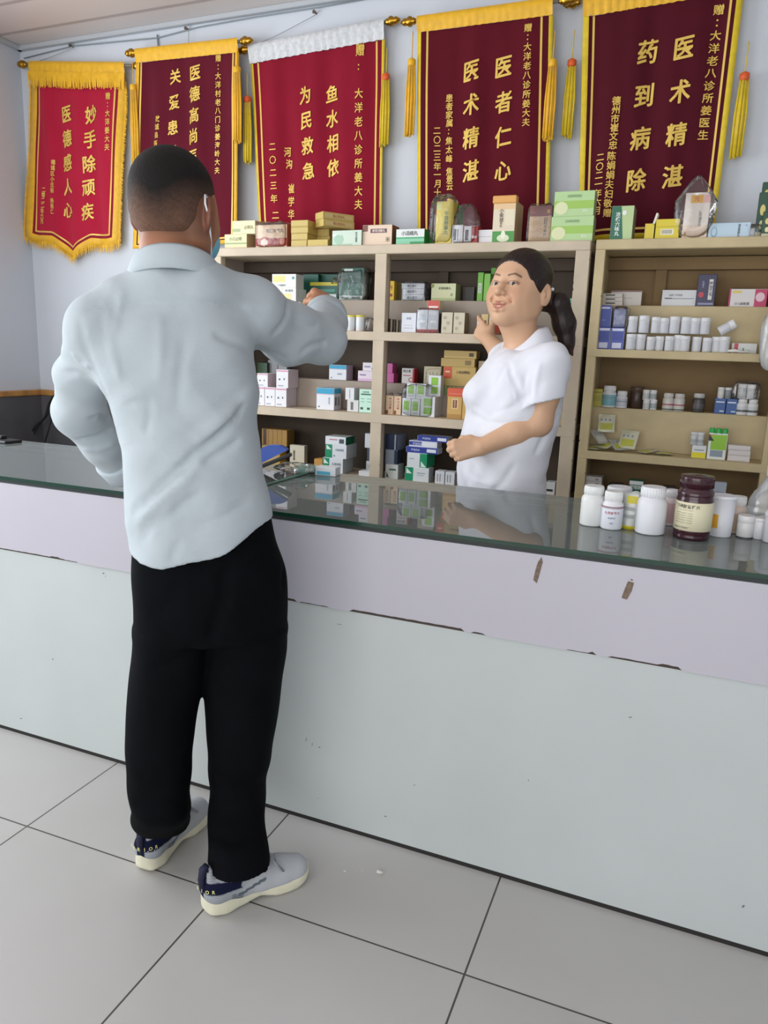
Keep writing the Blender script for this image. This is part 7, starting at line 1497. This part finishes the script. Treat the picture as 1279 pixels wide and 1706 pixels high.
bottle((1270, 852, 1294, 905), None, 'white jar cut by the right edge of the photo', Z=G_, body='#dadbe2', cap='#e4e4ea', shape='cup', capfrac=.2)
# translucent jug
p = U(1272, 872, Z=G_); p.y += .08; p.x += .02; jm = film('jug_plastic', gloss=.06, rough=.12, opac=.34, col=(.95, .97, 1)); root = empty('plastic_jug', (p.x, p.y, G_+.0003)); tag(root, 'translucent plastic jug with sloping shoulders at the right edge', 'jug')
m = MB(); m.lathe([(.056, 0), (.062, .004), (.062, .030), (.059, .034), (.061, .038), (.058, .052), (.047, .074), (.044, .076), (.024, .112), (.018, .118), (.018, .128)], jm, n=40); o = m.build('jug_body'); o.parent = root
m = MB(); m.lathe([(.022, .118), (.024, .120), (.024, .146), (.018, .153), (.006, .156)], mat('#ccd2d8', .35), n=30); o = m.build('cap'); o.parent = root
# left part: second glass sheet, papers, stapler, bag, small cartons
g2 = film('thin_glass', tint=(.88, .94, .91), gloss=.05, rough=.015, opac=.10, col=(.75, .82, .8)); a1 = CB+.004
m = MB(); m.box((-1.80, 1.94, 0), (-1.205, a1, .005), g2, mm={k: mat('#7fae96', .2) for k in ('-y', '+y', '-x', '+x')}); o = m.build('glass_sheet', loc=(0, 0, GZ+.0030)); tag(o, 'second glass sheet lying on the counter over white paper, left of centre', 'glass sheet')
m = MB(); m.box((-1.78, 1.96, 0), (-1.23, a1-.02, .0012), mat('#c4cbca', .7, name='white_paper', noise=.08, nscale=8)); o = m.build('paper_sheet', loc=(0, 0, GZ+.0010)); tag(o, 'white paper spread under the second glass sheet', 'paper')
G2 = GZ+.0082
p = U(458, 786, Z=G2); m = MB(); bl_ = mat('#2a55b8', .35, name='stapler_blue'); bk_ = mat('#14161c', .4); T = Matrix.Rotation(.75, 4, 'Z')
root = empty('stapler', (p.x, p.y, G2+.030), .35); root.rotation_euler = (0, -.42, .30); root.scale = (1, 1, 1.5); tag(root, 'blue stapler lying beside the clear bag on the counter', 'stapler')
m.box((-.062, -.016, .0), (.062, .016, .008), bk_, .002); o = m.build('stapler_base'); o.parent = root
m = MB(); n = 12; V = []
for i in range(n+1):
    t = i/n; x = -.062+.120*t; zt = .020+.022*math.sin(math.pi*min(1, t*.9+.1))**.7; zb = .010+.006*t; w_ = .015
    V += [(x, -w_, zb), (x, w_, zb), (x, w_*.85, zt), (x, -w_*.85, zt)]
m.add(V, [(4*i+k, 4*i+(k+1) % 4, 4*(i+1)+(k+1) % 4, 4*(i+1)+k) for i in range(n) for k in range(4)]+[(3, 2, 1, 0), (4*n, 4*n+1, 4*n+2, 4*n+3)], bl_); o = m.build('stapler_arm'); o.parent = root; o['label'] = 'blue upper arm'
o = film_bag('clear plastic bag lying crumpled on the second glass sheet, beside the stapler', (U(492, 787, Z=G2).x, U(492, 787, Z=G2).y, G2+.016), (.060, .050, .016), seed=71, amp=.30, e=.8); 
carton(None, (492, 776, 524, 784), .05, '#a9dccb', '#7fb8a6', '#bfe6d8', 'thin mint carton at the back of the counter', [(.5, .2, .9, .8, '#e3efe9')], Y=2.235).location.z = G2+.0004
carton(None, (525, 792, 558, 806), .045, '#e6eaee', '#c9ced2', '#eef0f2', 'white carton with a cyan band on the counter near its back edge', [(.08, .05, .75, .5, '#58b9d4')], Y=2.235, rot=.08).location.z = GZ+.0004
# far left: dark device and cables at the end of the counter
m = MB(); m.box((-.10, -.04, 0), (.10, .04, .010), mat('#0f1014', .4), .003).box((-.08, .0, .010), (.02, .03, .022), mat('#17181c', .4), .003); p = U(14, 733, Z=GZ)
o = m.build('card_reader', loc=(p.x, 2.24, GZ+.0005), rz=-.1); tag(o, 'black flat device lying at the far left end of the counter', 'device')
cb = mat('#101014', .5)
def wire(pts, Ys_, r_, label):
    P_ = [U(x, y, Y=Y_) for (x, y), Y_ in zip(pts, Ys_)]; Q_ = []
    for i in range(len(P_)-1):
        a_, b_, c_, d_ = P_[max(i-1, 0)], P_[i], P_[i+1], P_[min(i+2, len(P_)-1)]
        for k in range(6): t = k/6; Q_.append(.5*((2*b_)+(-a_+c_)*t+(2*a_-5*b_+4*c_-d_)*t*t+(-a_+3*b_-3*c_+d_)*t**3))
    Q_.append(P_[-1]); o = MB().tube(Q_, r_, cb, 6).build('cable'); tag(o, label, 'cable')
wire([(92, 657), (82, 672), (74, 696), (58, 712), (47, 730), (43, 760)], [3.27, 3.26, 3.24, 3.22, 3.2, 3.2], .006, 'thick black cable hanging down the grey wall panel')
wire([(86, 664), (80, 690), (66, 708), (55, 728), (52, 760)], [3.26, 3.25, 3.23, 3.22, 3.22], .003, 'thin black cable beside the thick one on the wall panel')
wire([(95, 660), (85, 700), (80, 720), (70, 750)], [3.26, 3.24, 3.23, 3.23], .004, 'black cable nearest the shirt sleeve')
# things kept inside the counter, dimly seen through the glass
for k, (x, y, w_, d_, h_, c_) in enumerate(((-.90, 1.95, .16, .10, .05, '#b9b4a8'), (-.70, 2.10, .12, .09, .07, '#3f6a58'), (-.36, 2.02, .14, .10, .05, '#c9c0b4'), (-.14, 1.90, .10, .08, .06, '#a04a50'), (.06, 2.06, .14, .09, .05, '#8f9ea4'), (.30, 1.95, .12, .10, .06, '#c4bcae'))):
    m = MB(); m.box((-w_/2, -d_/2, 0), (w_/2, d_/2, h_), mat(c_, .5), .0015); m.rect(-w_*.4, w_*.4, h_*.3, h_*.7, -d_/2-.0004, mat('#d8d4c8', .5)); o = m.build('medicine_box', loc=(x, y, .6205), rz=.1*(-1)**k); tag(o, ['grey', 'dark green', 'cream', 'dull red', 'slate blue', 'sand-coloured'][k]+' carton inside the counter, dimly seen through the glass', 'box')
# bits of grit on the floor
for k, (px, py, s_) in enumerate(((632, 1455, .010), (574, 1452, .004), (603, 1451, .003))):
    p = U(px, py, Z=0); v_, q_ = uvsphere((0, 0, s_*.35), s_, 5, sq=(1, .6, .35)); v_ = v_+rng.normal(0, s_*.08, v_.shape); v_[:, 2] = np.maximum(v_[:, 2], .0002); o = np_mesh('paper_scrap', v_, q_, mat('#d5d3cd', .8), smooth=False); o.location = (p.x, p.y, 0); tag(o, ['largest pale scrap on the floor right of the shoes', 'tiny pale scrap on the floor, nearest the shoes', 'tiny pale scrap on the floor between the other two'][k], 'scrap')
for o in bpy.data.objects:
    for k_ in ('_h', '_d'):
        if k_ in o: del o[k_]

for o in C.objects:
    if 'label' in o and len(o['label'].split()) > 15: print('LONG', o.name, o['label'])
